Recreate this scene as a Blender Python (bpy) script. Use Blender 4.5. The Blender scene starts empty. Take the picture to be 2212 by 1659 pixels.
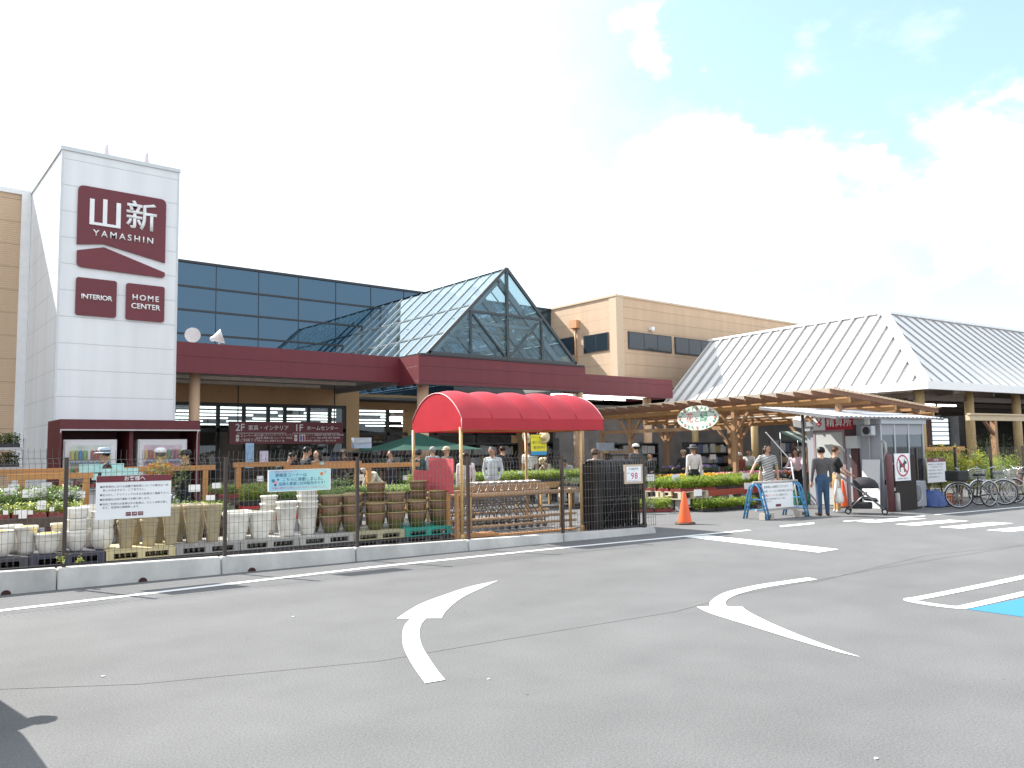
import bpy, bmesh, math, random
from mathutils import Vector, Matrix
R = math.radians
random.seed(7)
SC = bpy.context.scene
COL = SC.collection

# ------------------------------------------------------------------ camera
CAM_H = 1.658
YAW, PIT, ROL = R(39.493), R(4.748), R(-0.912)
FPX = 2856.0 / 3648.0            # focal length as a fraction of the frame width
fw = Vector((math.sin(YAW)*math.cos(PIT), math.cos(YAW)*math.cos(PIT), math.sin(PIT)))
rt0 = Vector((math.cos(YAW), -math.sin(YAW), 0)); up0 = rt0.cross(fw)
rt = rt0*math.cos(ROL) + up0*math.sin(ROL)
up = -rt0*math.sin(ROL) + up0*math.cos(ROL)
cd = bpy.data.cameras.new('camera'); cam = bpy.data.objects.new('camera', cd); COL.objects.link(cam)
cam.matrix_world = Matrix(((rt.x, up.x, -fw.x, 0), (rt.y, up.y, -fw.y, 0), (rt.z, up.z, -fw.z, CAM_H), (0, 0, 0, 1)))
cd.sensor_fit = 'HORIZONTAL'; cd.sensor_width = 36; cd.lens = 36*FPX; cd.clip_end = 3000; cd.clip_start = .05
SC.camera = cam

# ------------------------------------------------------------------ light
SC.view_settings.view_transform = 'Standard'; SC.view_settings.look = 'None'
SC.view_settings.exposure = 1.24; SC.view_settings.gamma = 1
SUN_EL, SUN_AZ = R(42.3), R(-20.8)      # azimuth from +y, positive towards +x
sun_d = Vector((math.sin(SUN_AZ)*math.cos(SUN_EL), math.cos(SUN_AZ)*math.cos(SUN_EL), math.sin(SUN_EL)))
sl = bpy.data.lights.new('sun', 'SUN'); sl.energy = 4.3; sl.angle = R(.53); sl.color = (1, .965, .90)
so = bpy.data.objects.new('sun', sl); COL.objects.link(so)
so.rotation_euler = (-sun_d).to_track_quat('-Z', 'Y').to_euler()

wd = bpy.data.worlds.new('World'); SC.world = wd; wd.use_nodes = True
nt = wd.node_tree; nt.nodes.clear()
def N(t, **k):
    n = nt.nodes.new(t)
    for a, b in k.items(): setattr(n, a, b)
    return n
def LK(a, b): nt.links.new(a, b)
def MATH(op, a, b=None, c=None, clamp=False):
    n = N('ShaderNodeMath', operation=op, use_clamp=clamp)
    for i, v in enumerate((a, b, c)):
        if v is None: continue
        if isinstance(v, (int, float)): n.inputs[i].default_value = v
        else: LK(v, n.inputs[i])
    return n.outputs[0]
wout = N('ShaderNodeOutputWorld'); bg = N('ShaderNodeBackground'); sky = N('ShaderNodeTexSky')
sky.sky_type = 'NISHITA'; sky.sun_disc = False; sky.sun_elevation = SUN_EL; sky.sun_rotation = SUN_AZ
sky.air_density = 1.0; sky.dust_density = 2.0; sky.ozone_density = 1.0
bg.inputs['Strength'].default_value = .12
geo = N('ShaderNodeTexCoord'); DIR = geo.outputs['Generated']
nz = N('ShaderNodeTexNoise'); nz.inputs['Scale'].default_value = 6.5; nz.inputs['Detail'].default_value = 8; nz.inputs['Roughness'].default_value = .58
mp = N('ShaderNodeMapping'); mp.inputs['Scale'].default_value = (1, 1, 1.7); mp.inputs['Location'].default_value = (3.1, .4, 1.7)
LK(DIR, mp.inputs[0]); LK(mp.outputs[0], nz.inputs['Vector'])
nf = nz.outputs['Fac']
wv = N('ShaderNodeTexNoise'); wv.inputs['Scale'].default_value = 9; wv.inputs['Detail'].default_value = 7; wv.inputs['Roughness'].default_value = .62; LK(mp.outputs[0], wv.inputs['Vector'])
w1 = N('ShaderNodeVectorMath', operation='SUBTRACT'); LK(wv.outputs['Color'], w1.inputs[0]); w1.inputs[1].default_value = (.5, .5, .5)
w2 = N('ShaderNodeVectorMath', operation='MULTIPLY'); LK(w1.outputs[0], w2.inputs[0]); w2.inputs[1].default_value = (.20, .20, .20)
w3 = N('ShaderNodeVectorMath', operation='ADD'); LK(w2.outputs[0], w3.inputs[0]); LK(DIR, w3.inputs[1]); WDIR = w3.outputs[0]
def pixdir(px, py):
    return (rt*(px-1106)/2212 - up*(py-829.5)/2212 + fw*FPX).normalized()
def blob(px, py, rad, amt):
    d = pixdir(px, py)
    dp = N('ShaderNodeVectorMath', operation='DISTANCE'); LK(WDIR, dp.inputs[0]); dp.inputs[1].default_value = d
    q = MATH('DIVIDE', dp.outputs['Value'], rad)
    q = MATH('MULTIPLY', q, q)
    return MATH('MULTIPLY', MATH('EXPONENT', MATH('MULTIPLY', q, -1.0)), amt)
acc = None      # banks of cloud, as directions in the sky
for b in [(1406, 50, .040, .95), (1440, 110, .025, .7), (1500, 350, .05, .85), (1600, 375, .05, .85), (1700, 420, .05, .85), (1609, 292, .022, .8), (1880, 365, .022, .75), (1865, 512, .03, .8),
          (1800, 530, .03, .6), (1932, 462, .025, .8), (2124, 450, .055, 1.0), (2190, 350, .05, .95), (2040, 505, .03, .8), (2230, 430, .06, 1.0), (1777, 59, .035, .36), (2102, 266, .03, .42), (1984, 44, .05, .30), (1380, 520, .12, .5), (1600, 640, .16, .45)]:
    v = blob(*b); acc = v if acc is None else MATH('ADD', acc, v)
cl = MATH('ADD', acc, MATH('MULTIPLY', MATH('SUBTRACT', nf, .5), 1.5))
mr = N('ShaderNodeMapRange', interpolation_type='SMOOTHSTEP'); LK(cl, mr.inputs[0]); mr.inputs[1].default_value = .15; mr.inputs[2].default_value = .80
thin = MATH('ADD', MATH('MULTIPLY', mr.outputs[0], .86), .14)
win = MATH('ADD', blob(2060, 160, .43, 1.55), blob(2300, 620, .20, .7))
win = MATH('MINIMUM', win, 1.0)
mask = MATH('SUBTRACT', 1.0, MATH('MULTIPLY', win, MATH('SUBTRACT', 1.0, thin)))
mx = N('ShaderNodeMixRGB'); LK(mask, mx.inputs[0]); sc_ = N('ShaderNodeMixRGB', blend_type='MULTIPLY'); sc_.inputs[0].default_value = 1; LK(sky.outputs[0], sc_.inputs[1]); sc_.inputs[2].default_value = (1.22, 1.38, 1.22, 1); LK(sc_.outputs[0], mx.inputs[1]); mx.inputs[2].default_value = (4.55, 4.95, 5.4, 1)
LK(mx.outputs[0], bg.inputs['Color']); LK(bg.outputs[0], wout.inputs['Surface'])

# ------------------------------------------------------------------ survey helpers (lot frame: s along the fence, o behind it)
AN = -.1052
UU = Vector((math.cos(AN), math.sin(AN), 0)); VV = Vector((-math.sin(AN), math.cos(AN), 0)); O0 = Vector((2.1663, 11.72, 0))
def W(s, o, z=0): return O0 + UU*s + VV*o + Vector((0, 0, z))

# ------------------------------------------------------------------ materials
MATS = {}
def mat(name, col, rough=.6, var=.12, scale=6, metal=0, bump=0, bscale=40, spec=.5, emit=0, fine=None, aniso=None, alpha=None):
    """procedural surface: two scales of noise vary the colour, optional bump"""
    if name in MATS: return MATS[name]
    m = bpy.data.materials.new(name); m.use_nodes = True; t = m.node_tree; b = t.nodes['Principled BSDF']
    b.inputs['Roughness'].default_value = rough; b.inputs['Metallic'].default_value = metal
    b.inputs['Specular IOR Level'].default_value = spec
    tc = t.nodes.new('ShaderNodeTexCoord')
    src = tc.outputs['Object']
    if aniso:
        mpn = t.nodes.new('ShaderNodeMapping'); mpn.inputs['Scale'].default_value = aniso; t.links.new(src, mpn.inputs[0]); src = mpn.outputs[0]
    n1 = t.nodes.new('ShaderNodeTexNoise'); n1.inputs['Scale'].default_value = scale; n1.inputs['Detail'].default_value = 6; n1.inputs['Roughness'].default_value = .62
    t.links.new(src, n1.inputs['Vector'])
    cr = t.nodes.new('ShaderNodeMixRGB'); cr.blend_type = 'MULTIPLY'; cr.inputs[0].default_value = 1
    cr.inputs[1].default_value = (*col, 1)
    rp = t.nodes.new('ShaderNodeMapRange'); t.links.new(n1.outputs['Fac'], rp.inputs[0])
    rp.inputs[1].default_value = .25; rp.inputs[2].default_value = .75; rp.inputs[3].default_value = 1-var; rp.inputs[4].default_value = 1+var
    oi = t.nodes.new('ShaderNodeObjectInfo'); om = t.nodes.new('ShaderNodeMath'); om.operation = 'MULTIPLY_ADD'; t.links.new(oi.outputs['Random'], om.inputs[0]); om.inputs[1].default_value = .14; om.inputs[2].default_value = .93
    o2 = t.nodes.new('ShaderNodeMath'); o2.operation = 'MULTIPLY'; t.links.new(rp.outputs[0], o2.inputs[0]); t.links.new(om.outputs[0], o2.inputs[1])
    t.links.new(o2.outputs[0], cr.inputs[2]); t.links.new(cr.outputs[0], b.inputs['Base Color'])
    if bump:
        n2 = t.nodes.new('ShaderNodeTexNoise'); n2.inputs['Scale'].default_value = bscale; n2.inputs['Detail'].default_value = 4
        t.links.new(src, n2.inputs['Vector'])
        bp = t.nodes.new('ShaderNodeBump'); bp.inputs['Strength'].default_value = bump; bp.inputs['Distance'].default_value = .01
        t.links.new(n2.outputs['Fac'], bp.inputs['Height']); t.links.new(bp.outputs[0], b.inputs['Normal'])
    if emit:
        b.inputs['Emission Color'].default_value = (*col, 1); b.inputs['Emission Strength'].default_value = emit
    MATS[name] = m
    return m
def mglass(name, tint, refl, body=None, bodyfac=0, rough=.02, gcol=(.9, .95, 1)):
    """thin sheet glass: see-through, mirror-like, with an optional milky body"""
    m = bpy.data.materials.new(name); m.use_nodes = True; t = m.node_tree; t.nodes.clear()
    out = t.nodes.new('ShaderNodeOutputMaterial'); tr = t.nodes.new('ShaderNodeBsdfTransparent'); tr.inputs[0].default_value = (*tint, 1)
    gl = t.nodes.new('ShaderNodeBsdfGlossy'); gl.inputs['Roughness'].default_value = rough; gl.inputs[0].default_value = (*gcol, 1)
    lw = t.nodes.new('ShaderNodeLayerWeight'); fr = t.nodes.new('ShaderNodeMath'); fr.operation = 'POWER'; t.links.new(lw.outputs['Facing'], fr.inputs[0]); fr.inputs[1].default_value = 4.5
    ad = t.nodes.new('ShaderNodeMath'); ad.operation = 'ADD'; ad.use_clamp = True; t.links.new(fr.outputs[0], ad.inputs[0]); ad.inputs[1].default_value = refl
    mxs = t.nodes.new('ShaderNodeMixShader'); t.links.new(ad.outputs[0], mxs.inputs[0]); t.links.new(tr.outputs[0], mxs.inputs[1]); t.links.new(gl.outputs[0], mxs.inputs[2])
    last = mxs
    if body:
        df = t.nodes.new('ShaderNodeBsdfDiffuse'); df.inputs[0].default_value = (*body, 1)
        tl = t.nodes.new('ShaderNodeBsdfTranslucent'); tl.inputs[0].default_value = (*body, 1)
        m0 = t.nodes.new('ShaderNodeMixShader'); m0.inputs[0].default_value = .5; t.links.new(df.outputs[0], m0.inputs[1]); t.links.new(tl.outputs[0], m0.inputs[2])
        nzz = t.nodes.new('ShaderNodeTexNoise'); nzz.inputs['Scale'].default_value = .8; nzz.inputs['Detail'].default_value = 5
        tcc = t.nodes.new('ShaderNodeTexCoord'); t.links.new(tcc.outputs['Object'], nzz.inputs['Vector'])
        mm = t.nodes.new('ShaderNodeMath'); mm.operation = 'MULTIPLY'; mm.inputs[1].default_value = bodyfac*2; t.links.new(nzz.outputs['Fac'], mm.inputs[0])
        m2 = t.nodes.new('ShaderNodeMixShader'); t.links.new(mm.outputs[0], m2.inputs[0]); t.links.new(mxs.outputs[0], m2.inputs[1]); t.links.new(m0.outputs[0], m2.inputs[2]); last = m2
    t.links.new(last.outputs[0], out.inputs['Surface'])
    MATS[name] = m
    return m
def memit(name, col, s):
    if name in MATS: return MATS[name]
    m = bpy.data.materials.new(name); m.use_nodes = True; t = m.node_tree; t.nodes.clear()
    out = t.nodes.new('ShaderNodeOutputMaterial'); e = t.nodes.new('ShaderNodeEmission'); e.inputs[0].default_value = (*col, 1); e.inputs[1].default_value = s
    t.links.new(e.outputs[0], out.inputs['Surface']); MATS[name] = m; return m
def mpanel(name, col, pitch, groove=.03, axis='Z', rib=0, ribamp=.3, var=.06, rough=.6, dark=.6, streak=.10, pitch2=None, axis2='X'):
    """wall cladding: grooves every `pitch` metres, fine ribs as bump, rain streaks"""
    if name in MATS: return MATS[name]
    m = bpy.data.materials.new(name); m.use_nodes = True; t = m.node_tree; b = t.nodes['Principled BSDF']; b.inputs['Roughness'].default_value = rough
    L = t.links.new
    tc = t.nodes.new('ShaderNodeTexCoord'); sp = t.nodes.new('ShaderNodeSeparateXYZ'); L(tc.outputs['Object'], sp.inputs[0])
    def M(op, a, bb=None):
        n = t.nodes.new('ShaderNodeMath'); n.operation = op
        for i, v in enumerate((a, bb)):
            if v is None: continue
            if isinstance(v, (int, float)): n.inputs[i].default_value = v
            else: L(v, n.inputs[i])
        return n.outputs[0]
    def gro(ax, p, g):
        f = M('FRACT', M('DIVIDE', sp.outputs[ax], p)); return M('LESS_THAN', f, g/p)
    g = gro(axis, pitch, groove)
    if pitch2: g = M('MAXIMUM', g, gro(axis2, pitch2, groove))
    nz1 = t.nodes.new('ShaderNodeTexNoise'); nz1.inputs['Scale'].default_value = 1.0; nz1.inputs['Detail'].default_value = 7
    mpn = t.nodes.new('ShaderNodeMapping'); mpn.inputs['Scale'].default_value = (2.2, 2.2, .25); L(tc.outputs['Object'], mpn.inputs[0]); L(mpn.outputs[0], nz1.inputs['Vector'])
    rp = t.nodes.new('ShaderNodeMapRange'); L(nz1.outputs['Fac'], rp.inputs[0]); rp.inputs[1].default_value = .3; rp.inputs[2].default_value = .7
    rp.inputs[3].default_value = 1-streak; rp.inputs[4].default_value = 1+streak*.5
    k = M('MULTIPLY', rp.outputs[0], M('SUBTRACT', 1.0, M('MULTIPLY', g, 1-dark)))
    mxr = t.nodes.new('ShaderNodeMixRGB'); mxr.blend_type = 'MULTIPLY'; mxr.inputs[0].default_value = 1; mxr.inputs[1].default_value = (*col, 1); L(k, mxr.inputs[2])
    L(mxr.outputs[0], b.inputs['Base Color'])
    h = M('MULTIPLY', g, -1.0)
    if rib:
        h = M('ADD', h, M('MULTIPLY', M('SINE', M('MULTIPLY', sp.outputs[axis], 6.2832/rib)), ribamp))
    bp = t.nodes.new('ShaderNodeBump'); bp.inputs['Strength'].default_value = .7; bp.inputs['Distance'].default_value = .02; L(h, bp.inputs['Height']); L(bp.outputs[0], b.inputs['Normal'])
    MATS[name] = m; return m

M_ASPH = None
def masphalt():
    m = bpy.data.materials.new('asphalt'); m.use_nodes = True; t = m.node_tree; b = t.nodes['Principled BSDF']; L = t.links.new
    b.inputs['Roughness'].default_value = .9; b.inputs['Specular IOR Level'].default_value = .25
    tc = t.nodes.new('ShaderNodeTexCoord')
    def ns(sc, det, ro=.6):
        n = t.nodes.new('ShaderNodeTexNoise'); n.inputs['Scale'].default_value = sc; n.inputs['Detail'].default_value = det; n.inputs['Roughness'].default_value = ro
        L(tc.outputs['Object'], n.inputs['Vector']); return n.outputs['Fac']
    def mr(v, a, bb, c, d):
        n = t.nodes.new('ShaderNodeMapRange'); L(v, n.inputs[0])
        for i, q in enumerate((a, bb, c, d)): n.inputs[i+1].default_value = q
        return n.outputs[0]
    def mu(a, bb):
        n = t.nodes.new('ShaderNodeMath'); n.operation = 'MULTIPLY'; L(a, n.inputs[0]); L(bb, n.inputs[1]); return n.outputs[0]
    big = mr(ns(.16, 4), .3, .7, .90, 1.08); mid = mr(ns(1.3, 6), .3, .7, .93, 1.07); grit = mr(ns(70, 3, .8), .32, .68, .70, 1.30); grit2 = mr(ns(240, 2, .9), .3, .7, .75, 1.25)
    # long soft tyre-dark bands along the driving lane
    mpn = t.nodes.new('ShaderNodeMapping'); mpn.inputs['Rotation'].default_value = (0, 0, -R(8)); mpn.inputs['Scale'].default_value = (.05, .55, 1); L(tc.outputs['Object'], mpn.inputs[0])
    bn = t.nodes.new('ShaderNodeTexNoise'); bn.inputs['Scale'].default_value = 1; bn.inputs['Detail'].default_value = 5; L(mpn.outputs[0], bn.inputs['Vector'])
    band = mr(bn.outputs['Fac'], .35, .65, .94, 1.05)
    vor = t.nodes.new('ShaderNodeTexVoronoi'); vor.inputs['Scale'].default_value = 2.3; L(tc.outputs['Object'], vor.inputs['Vector'])
    spot = mr(vor.outputs['Distance'], .02, .045, .62, 1.0)
    k = mu(mu(mu(big, mid), mu(grit, grit2)), mu(band, spot))
    mxr = t.nodes.new('ShaderNodeMixRGB'); mxr.blend_type = 'MULTIPLY'; mxr.inputs[0].default_value = 1; mxr.inputs[1].default_value = (.150, .149, .150, 1); L(k, mxr.inputs[2])
    L(mxr.outputs[0], b.inputs['Base Color'])
    bp = t.nodes.new('ShaderNodeBump'); bp.inputs['Strength'].default_value = .35; bp.inputs['Distance'].default_value = .006; L(grit, bp.inputs['Height']); L(bp.outputs[0], b.inputs['Normal'])
    return m

# ------------------------------------------------------------------ mesh builder
class MB:
    def __init__(s): s.bm = bmesh.new(); s.mi = 0
    def _tag(s, verts):
        for f in {f for v in verts for f in v.link_faces}: f.material_index = s.mi
    def box(s, x0, x1, y0, y1, z0, z1, bev=0):
        v = [s.bm.verts.new(p) for p in ((x0,y0,z0),(x1,y0,z0),(x1,y1,z0),(x0,y1,z0),(x0,y0,z1),(x1,y0,z1),(x1,y1,z1),(x0,y1,z1))]
        fs = []
        for q in ((3,2,1,0),(4,5,6,7),(0,1,5,4),(1,2,6,5),(2,3,7,6),(3,0,4,7)):
            f = s.bm.faces.new([v[i] for i in q]); f.material_index = s.mi; fs.append(f)
        if bev:
            es = {e for f in fs for e in f.edges}
            r = bmesh.ops.bevel(s.bm, geom=list(es), offset=bev, segments=2, affect='EDGES', profile=.6)
            for f in r['faces']: f.material_index = s.mi
        return s
    def bar(s, a, b, w, h=None, upv=(0,0,1)):
        """square bar from a to b, w wide, h high"""
        h = h or w; a = Vector(a); b = Vector(b); d = (b-a).normalized(); u = Vector(upv)
        if abs(d.dot(u)) > .98: u = Vector((0, 1, 0))
        x = d.cross(u).normalized(); y = x.cross(d).normalized()
        vs = [s.bm.verts.new(p + x*i*w/2 + y*j*h/2) for p in (a, b) for i, j in ((-1,-1),(1,-1),(1,1),(-1,1))]
        for q in ((3,2,1,0),(4,5,6,7),(0,1,5,4),(1,2,6,5),(2,3,7,6),(3,0,4,7)):
            f = s.bm.faces.new([vs[i] for i in q]); f.material_index = s.mi
        return s
    def tube(s, pts, r, seg=8, closed=False, cap=True, smooth=True):
        pts = [Vector(p) for p in pts]; n = len(pts); rings = []
        rr = r if isinstance(r, (list, tuple)) else [r]*n
        px = None
        for i, p in enumerate(pts):
            if closed: d = (pts[(i+1) % n]-pts[i-1])
            else: d = (pts[min(i+1, n-1)]-pts[max(i-1, 0)])
            d = d.normalized() if d.length > 1e-9 else Vector((0, 0, 1))
            if px is None:
                t = Vector((0, 0, 1)) if abs(d.z) < .9 else Vector((1, 0, 0)); x = d.cross(t).normalized()
            else:
                x = (px - d*px.dot(d)); x = x.normalized() if x.length > 1e-6 else d.orthogonal().normalized()
            px = x; y = d.cross(x)
            rings.append([s.bm.verts.new(p + (x*math.cos(2*math.pi*k/seg) + y*math.sin(2*math.pi*k/seg))*rr[i]) for k in range(seg)])
        m = n if closed else n-1
        for i in range(m):
            A, B = rings[i], rings[(i+1) % n]
            for k in range(seg):
                f = s.bm.faces.new((A[k], A[(k+1) % seg], B[(k+1) % seg], B[k])); f.material_index = s.mi; f.smooth = smooth
        if cap and not closed:
            f = s.bm.faces.new(rings[0][::-1]); f.material_index = s.mi
            f = s.bm.faces.new(rings[-1]); f.material_index = s.mi
        return s
    def lathe(s, prof, seg=20, c=(0,0,0), sq=None, smooth=True):
        """prof [(r,z)]; sq: superellipse exponent for square-ish plans"""
        rings = []
        for r, z in prof:
            ring = []
            for k in range(seg):
                a = 2*math.pi*(k+.5)/seg; ca, sa = math.cos(a), math.sin(a)
                if sq: q = (abs(ca)**sq+abs(sa)**sq)**(-1/sq); ca *= q; sa *= q
                ring.append(s.bm.verts.new((c[0]+r*ca, c[1]+r*sa, c[2]+z)))
            rings.append(ring)
        for A, B in zip(rings, rings[1:]):
            for k in range(seg):
                f = s.bm.faces.new((A[k], A[(k+1) % seg], B[(k+1) % seg], B[k])); f.material_index = s.mi; f.smooth = smooth
        if prof[0][0] > 1e-4: f = s.bm.faces.new(rings[0][::-1]); f.material_index = s.mi
        if prof[-1][0] > 1e-4: f = s.bm.faces.new(rings[-1]); f.material_index = s.mi
        return s
    def poly(s, pts):
        f = s.bm.faces.new([s.bm.verts.new(p) for p in pts]); f.material_index = s.mi; return f
    def prism(s, pts, d):
        """extrude a planar outline by vector d"""
        d = Vector(d); a = [s.bm.verts.new(p) for p in pts]; b = [s.bm.verts.new(Vector(p)+d) for p in pts]; n = len(pts)
        fs = [s.bm.faces.new(a[::-1]), s.bm.faces.new(b)]
        for i in range(n): fs.append(s.bm.faces.new((a[i], a[(i+1) % n], b[(i+1) % n], b[i])))
        for f in fs: f.material_index = s.mi
        return s
    def ball(s, c, r, seg=10, sc=(1,1,1)):
        prev = None
        n = max(4, seg//2)
        prof = []
        rings = []
        for i in range(n+1):
            ph = math.pi*i/n
            rings.append([s.bm.verts.new((c[0]+r*sc[0]*math.sin(ph)*math.cos(2*math.pi*k/seg), c[1]+r*sc[1]*math.sin(ph)*math.sin(2*math.pi*k/seg), c[2]-r*sc[2]*math.cos(ph))) for k in range(seg)] if 0 < i < n else [s.bm.verts.new((c[0], c[1], c[2]-r*sc[2]*math.cos(ph)))])
        for i in range(n):
            A, B = rings[i], rings[i+1]
            for k in range(seg):
                if len(A) == 1: vs = (A[0], B[(k+1) % seg], B[k])
                elif len(B) == 1: vs = (A[k], A[(k+1) % seg], B[0])
                else: vs = (A[k], A[(k+1) % seg], B[(k+1) % seg], B[k])
                f = s.bm.faces.new(vs); f.material_index = s.mi; f.smooth = True
        return s
    def use(s, i): s.mi = i; return s
    def build(s, name, mats, parent=None, loc=(0,0,0), rz=0, recalc=True):
        if recalc: bmesh.ops.recalc_face_normals(s.bm, faces=s.bm.faces)
        me = bpy.data.meshes.new(name); s.bm.to_mesh(me); s.bm.free()
        for m in (mats if isinstance(mats, (list, tuple)) else [mats]): me.materials.append(m)
        o = bpy.data.objects.new(name, me); COL.objects.link(o); o.location = loc; o.rotation_euler.z = rz
        if parent: o.parent = parent
        return o
def thing(name, label, cat, loc=(0,0,0), rz=0, group=None):
    o = bpy.data.objects.new(name, None); COL.objects.link(o); o.location = loc; o.rotation_euler = (0, 0, rz); o.empty_display_size = .1
    o['label'] = label; o['category'] = cat
    if group: o['group'] = group
    return o
def tag(o, label, cat, group=None):
    o['label'] = label; o['category'] = cat
    if group: o['group'] = group
    return o
def struct(o): o['kind'] = 'structure'; return o
def copy_tree(o, parent=None):
    c = o.copy(); COL.objects.link(c)
    if parent is not None: c.parent = parent
    for ch in list(o.children): copy_tree(ch, c)
    return c
def text_mesh(body, size, bold=.0, align='CENTER', space=1.0, line=1.0, shear=0):
    cu = bpy.data.curves.new('t', 'FONT'); cu.body = body; cu.size = size; cu.align_x = align; cu.align_y = 'CENTER'
    cu.offset = bold*size; cu.space_character = space; cu.space_line = line; cu.resolution_u = 3; cu.shear = shear
    ob = bpy.data.objects.new('t', cu); COL.objects.link(ob)
    me = bpy.data.meshes.new_from_object(ob.evaluated_get(bpy.context.evaluated_depsgraph_get()))
    bpy.data.objects.remove(ob); bpy.data.curves.remove(cu)
    return me
def lettering(items, mats, parent, loc, rz=0, depth=0, name='lettering', tilt=0):
    """items (text,size,x,z,mat index,bold,align,space): lies in the local xz plane facing -y, joined into one mesh"""
    bm = bmesh.new()
    for it in items:
        body, size, x, z, mi, bold, al, spc = (list(it)+[0, .0, 'CENTER', 1.0][len(it)-4:])[:8]
        me = text_mesh(body, size, bold, al, spc)
        k = len(bm.verts); kf = len(bm.faces)
        bm.from_mesh(me); bpy.data.meshes.remove(me); bm.verts.ensure_lookup_table(); bm.faces.ensure_lookup_table()
        for v in bm.verts[k:]: v.co = Vector((x+v.co.x, 0, z+v.co.y))
        for f in bm.faces[kf:]: f.material_index = mi
    if depth:
        r = bmesh.ops.extrude_face_region(bm, geom=bm.faces[:])
        for e in r['geom']:
            if isinstance(e, bmesh.types.BMVert): e.co.y -= depth
    me = bpy.data.meshes.new(name); bm.to_mesh(me); bm.free()
    for m in mats: me.materials.append(m)
    o = bpy.data.objects.new(name, me); COL.objects.link(o); o.parent = parent; o.location = loc; o.rotation_euler = (tilt, 0, rz)
    return o
# ================================================================== SETTING
g = MB()
nx, ny = 60, 60
g.poly([(-400,-400,0),(500,-400,0),(500,600,0),(-400,600,0)])
struct(g.build('ground', masphalt()))
M_PAVE = mat('concrete_floor', (.30,.285,.27), .9, .15, .8, bump=.2, bscale=60)
f = MB(); f.poly([W(-14,.12,.004), W(10.3,.12,.004), W(10.3,5.2,.004), W(-14,9,.004)])
struct(f.build('pavement', mat('yard_asphalt', (.165,.160,.155), .92, .16, .9, bump=.3, bscale=90)))
f = MB(); f.poly([(3,22.5,.006),(31,22.5,.006),(31,30,.006),(3,30,.006)])
struct(f.build('entrance_paving', M_PAVE))

# painted markings (road paint is a sheet 4 mm above the asphalt)
def mpaint(name, col, wear=.5):
    m = bpy.data.materials.new(name); m.use_nodes = True; t = m.node_tree; b = t.nodes['Principled BSDF']; L = t.links.new
    b.inputs['Roughness'].default_value = .7
    tc = t.nodes.new('ShaderNodeTexCoord'); n = t.nodes.new('ShaderNodeTexNoise'); n.inputs['Scale'].default_value = 55; n.inputs['Detail'].default_value = 6; n.inputs['Roughness'].default_value = .75
    L(tc.outputs['Object'], n.inputs['Vector'])
    n2 = t.nodes.new('ShaderNodeTexNoise'); n2.inputs['Scale'].default_value = 2.2; n2.inputs['Detail'].default_value = 6; L(tc.outputs['Object'], n2.inputs['Vector'])
    ad = t.nodes.new('ShaderNodeMath'); ad.operation = 'ADD'; L(n.outputs['Fac'], ad.inputs[0]); L(n2.outputs['Fac'], ad.inputs[1])
    mr = t.nodes.new('ShaderNodeMapRange'); L(ad.outputs[0], mr.inputs[0]); mr.inputs[1].default_value = .62; mr.inputs[2].default_value = .62+wear*.35
    mx = t.nodes.new('ShaderNodeMixRGB'); L(mr.outputs[0], mx.inputs[0]); mx.inputs[1].default_value = (.22,.22,.22,1); mx.inputs[2].default_value = (*col,1)
    L(mx.outputs[0], b.inputs['Base Color']); return m
M_LINE = mpaint('road_paint_white', (.80,.80,.78)); M_BLUE = mpaint('road_paint_blue', (.035,.21,.37), .4)
PAINT_Z = .005
def gp(px, py):
    """ground point seen at a pixel of the survey photograph (2212 wide)"""
    d = rt*(px-1106)/2212 - up*(py-829.5)/2212 + fw*FPX
    t = -CAM_H/d.z; return Vector((d.x*t, d.y*t, PAINT_Z))
def marking(name, polys, m=None, z=PAINT_Z):
    b = MB()
    for p in polys: b.poly([(q[0], q[1], z) for q in p])
    return struct(b.build(name, m or M_LINE))
def ribbon(c, w, z=PAINT_Z):
    """constant width painted line along ground points"""
    out = []
    c = [Vector((p[0], p[1])) for p in c]
    L, Rr = [], []
    for i, p in enumerate(c):
        d = (c[min(i+1, len(c)-1)]-c[max(i-1, 0)]).normalized(); n = Vector((-d.y, d.x))
        L.append(p+n*w/2); Rr.append(p-n*w/2)
    return [[L[i], L[i+1], Rr[i+1], Rr[i]] for i in range(len(c)-1)]
def smooth(pts, n=8):
    P = [pts[0]]+list(pts)+[pts[-1]]; out = []
    for i in range(1, len(P)-2):
        for k in range(n):
            t = k/n; a, b, c_, d = P[i-1], P[i], P[i+1], P[i+2]
            out.append(.5*((2*b)+(c_-a)*t+(2*a-5*b+4*c_-d)*t*t+(3*b-a-3*c_+d)*t**3))
    return out+[P[-2]]
la = Vector((-3, 10.72)); lb = Vector((1.4, 10.42)); lc = Vector((9.3, 10.22)); lc = Vector((6.0, 10.45)); ld = Vector((13.9, 9.50))
marking('edge_line', ribbon([la, Vector((1.35,10.47)), Vector((5.9,10.44)), Vector((9.3,10.12)), ld], .13))
marking('stop_line', [[gp(1478,1160), gp(1530,1157), gp(1812,1187), gp(1768,1194)]])
marking('edge_dash', [[gp(1684,1136), gp(1758,1129), gp(1760,1132), gp(1686,1139)]])
c_2 = lambda u, v: ((2400+u*.56420)*.606360, (2000+v*.56420)*.606360)
c_a = lambda u, v: ((1350+u*.33906)*.606360, (2000+v*.33906)*.606360)
c_z = lambda u, v: ((2900+u*.33816)*.606360, (1750+v*.33816)*.606360)
head = [(1248,206),(950,270),(690,355),(460,440),(320,515),(188,604),(333,603),(495,603),(660,600),(690,545),(760,470),(880,380),(1020,310)]
tail_l = [(333,603),(275,670),(248,745),(247,840),(265,925),(310,1020),(380,1140),(486,1285)]
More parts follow.
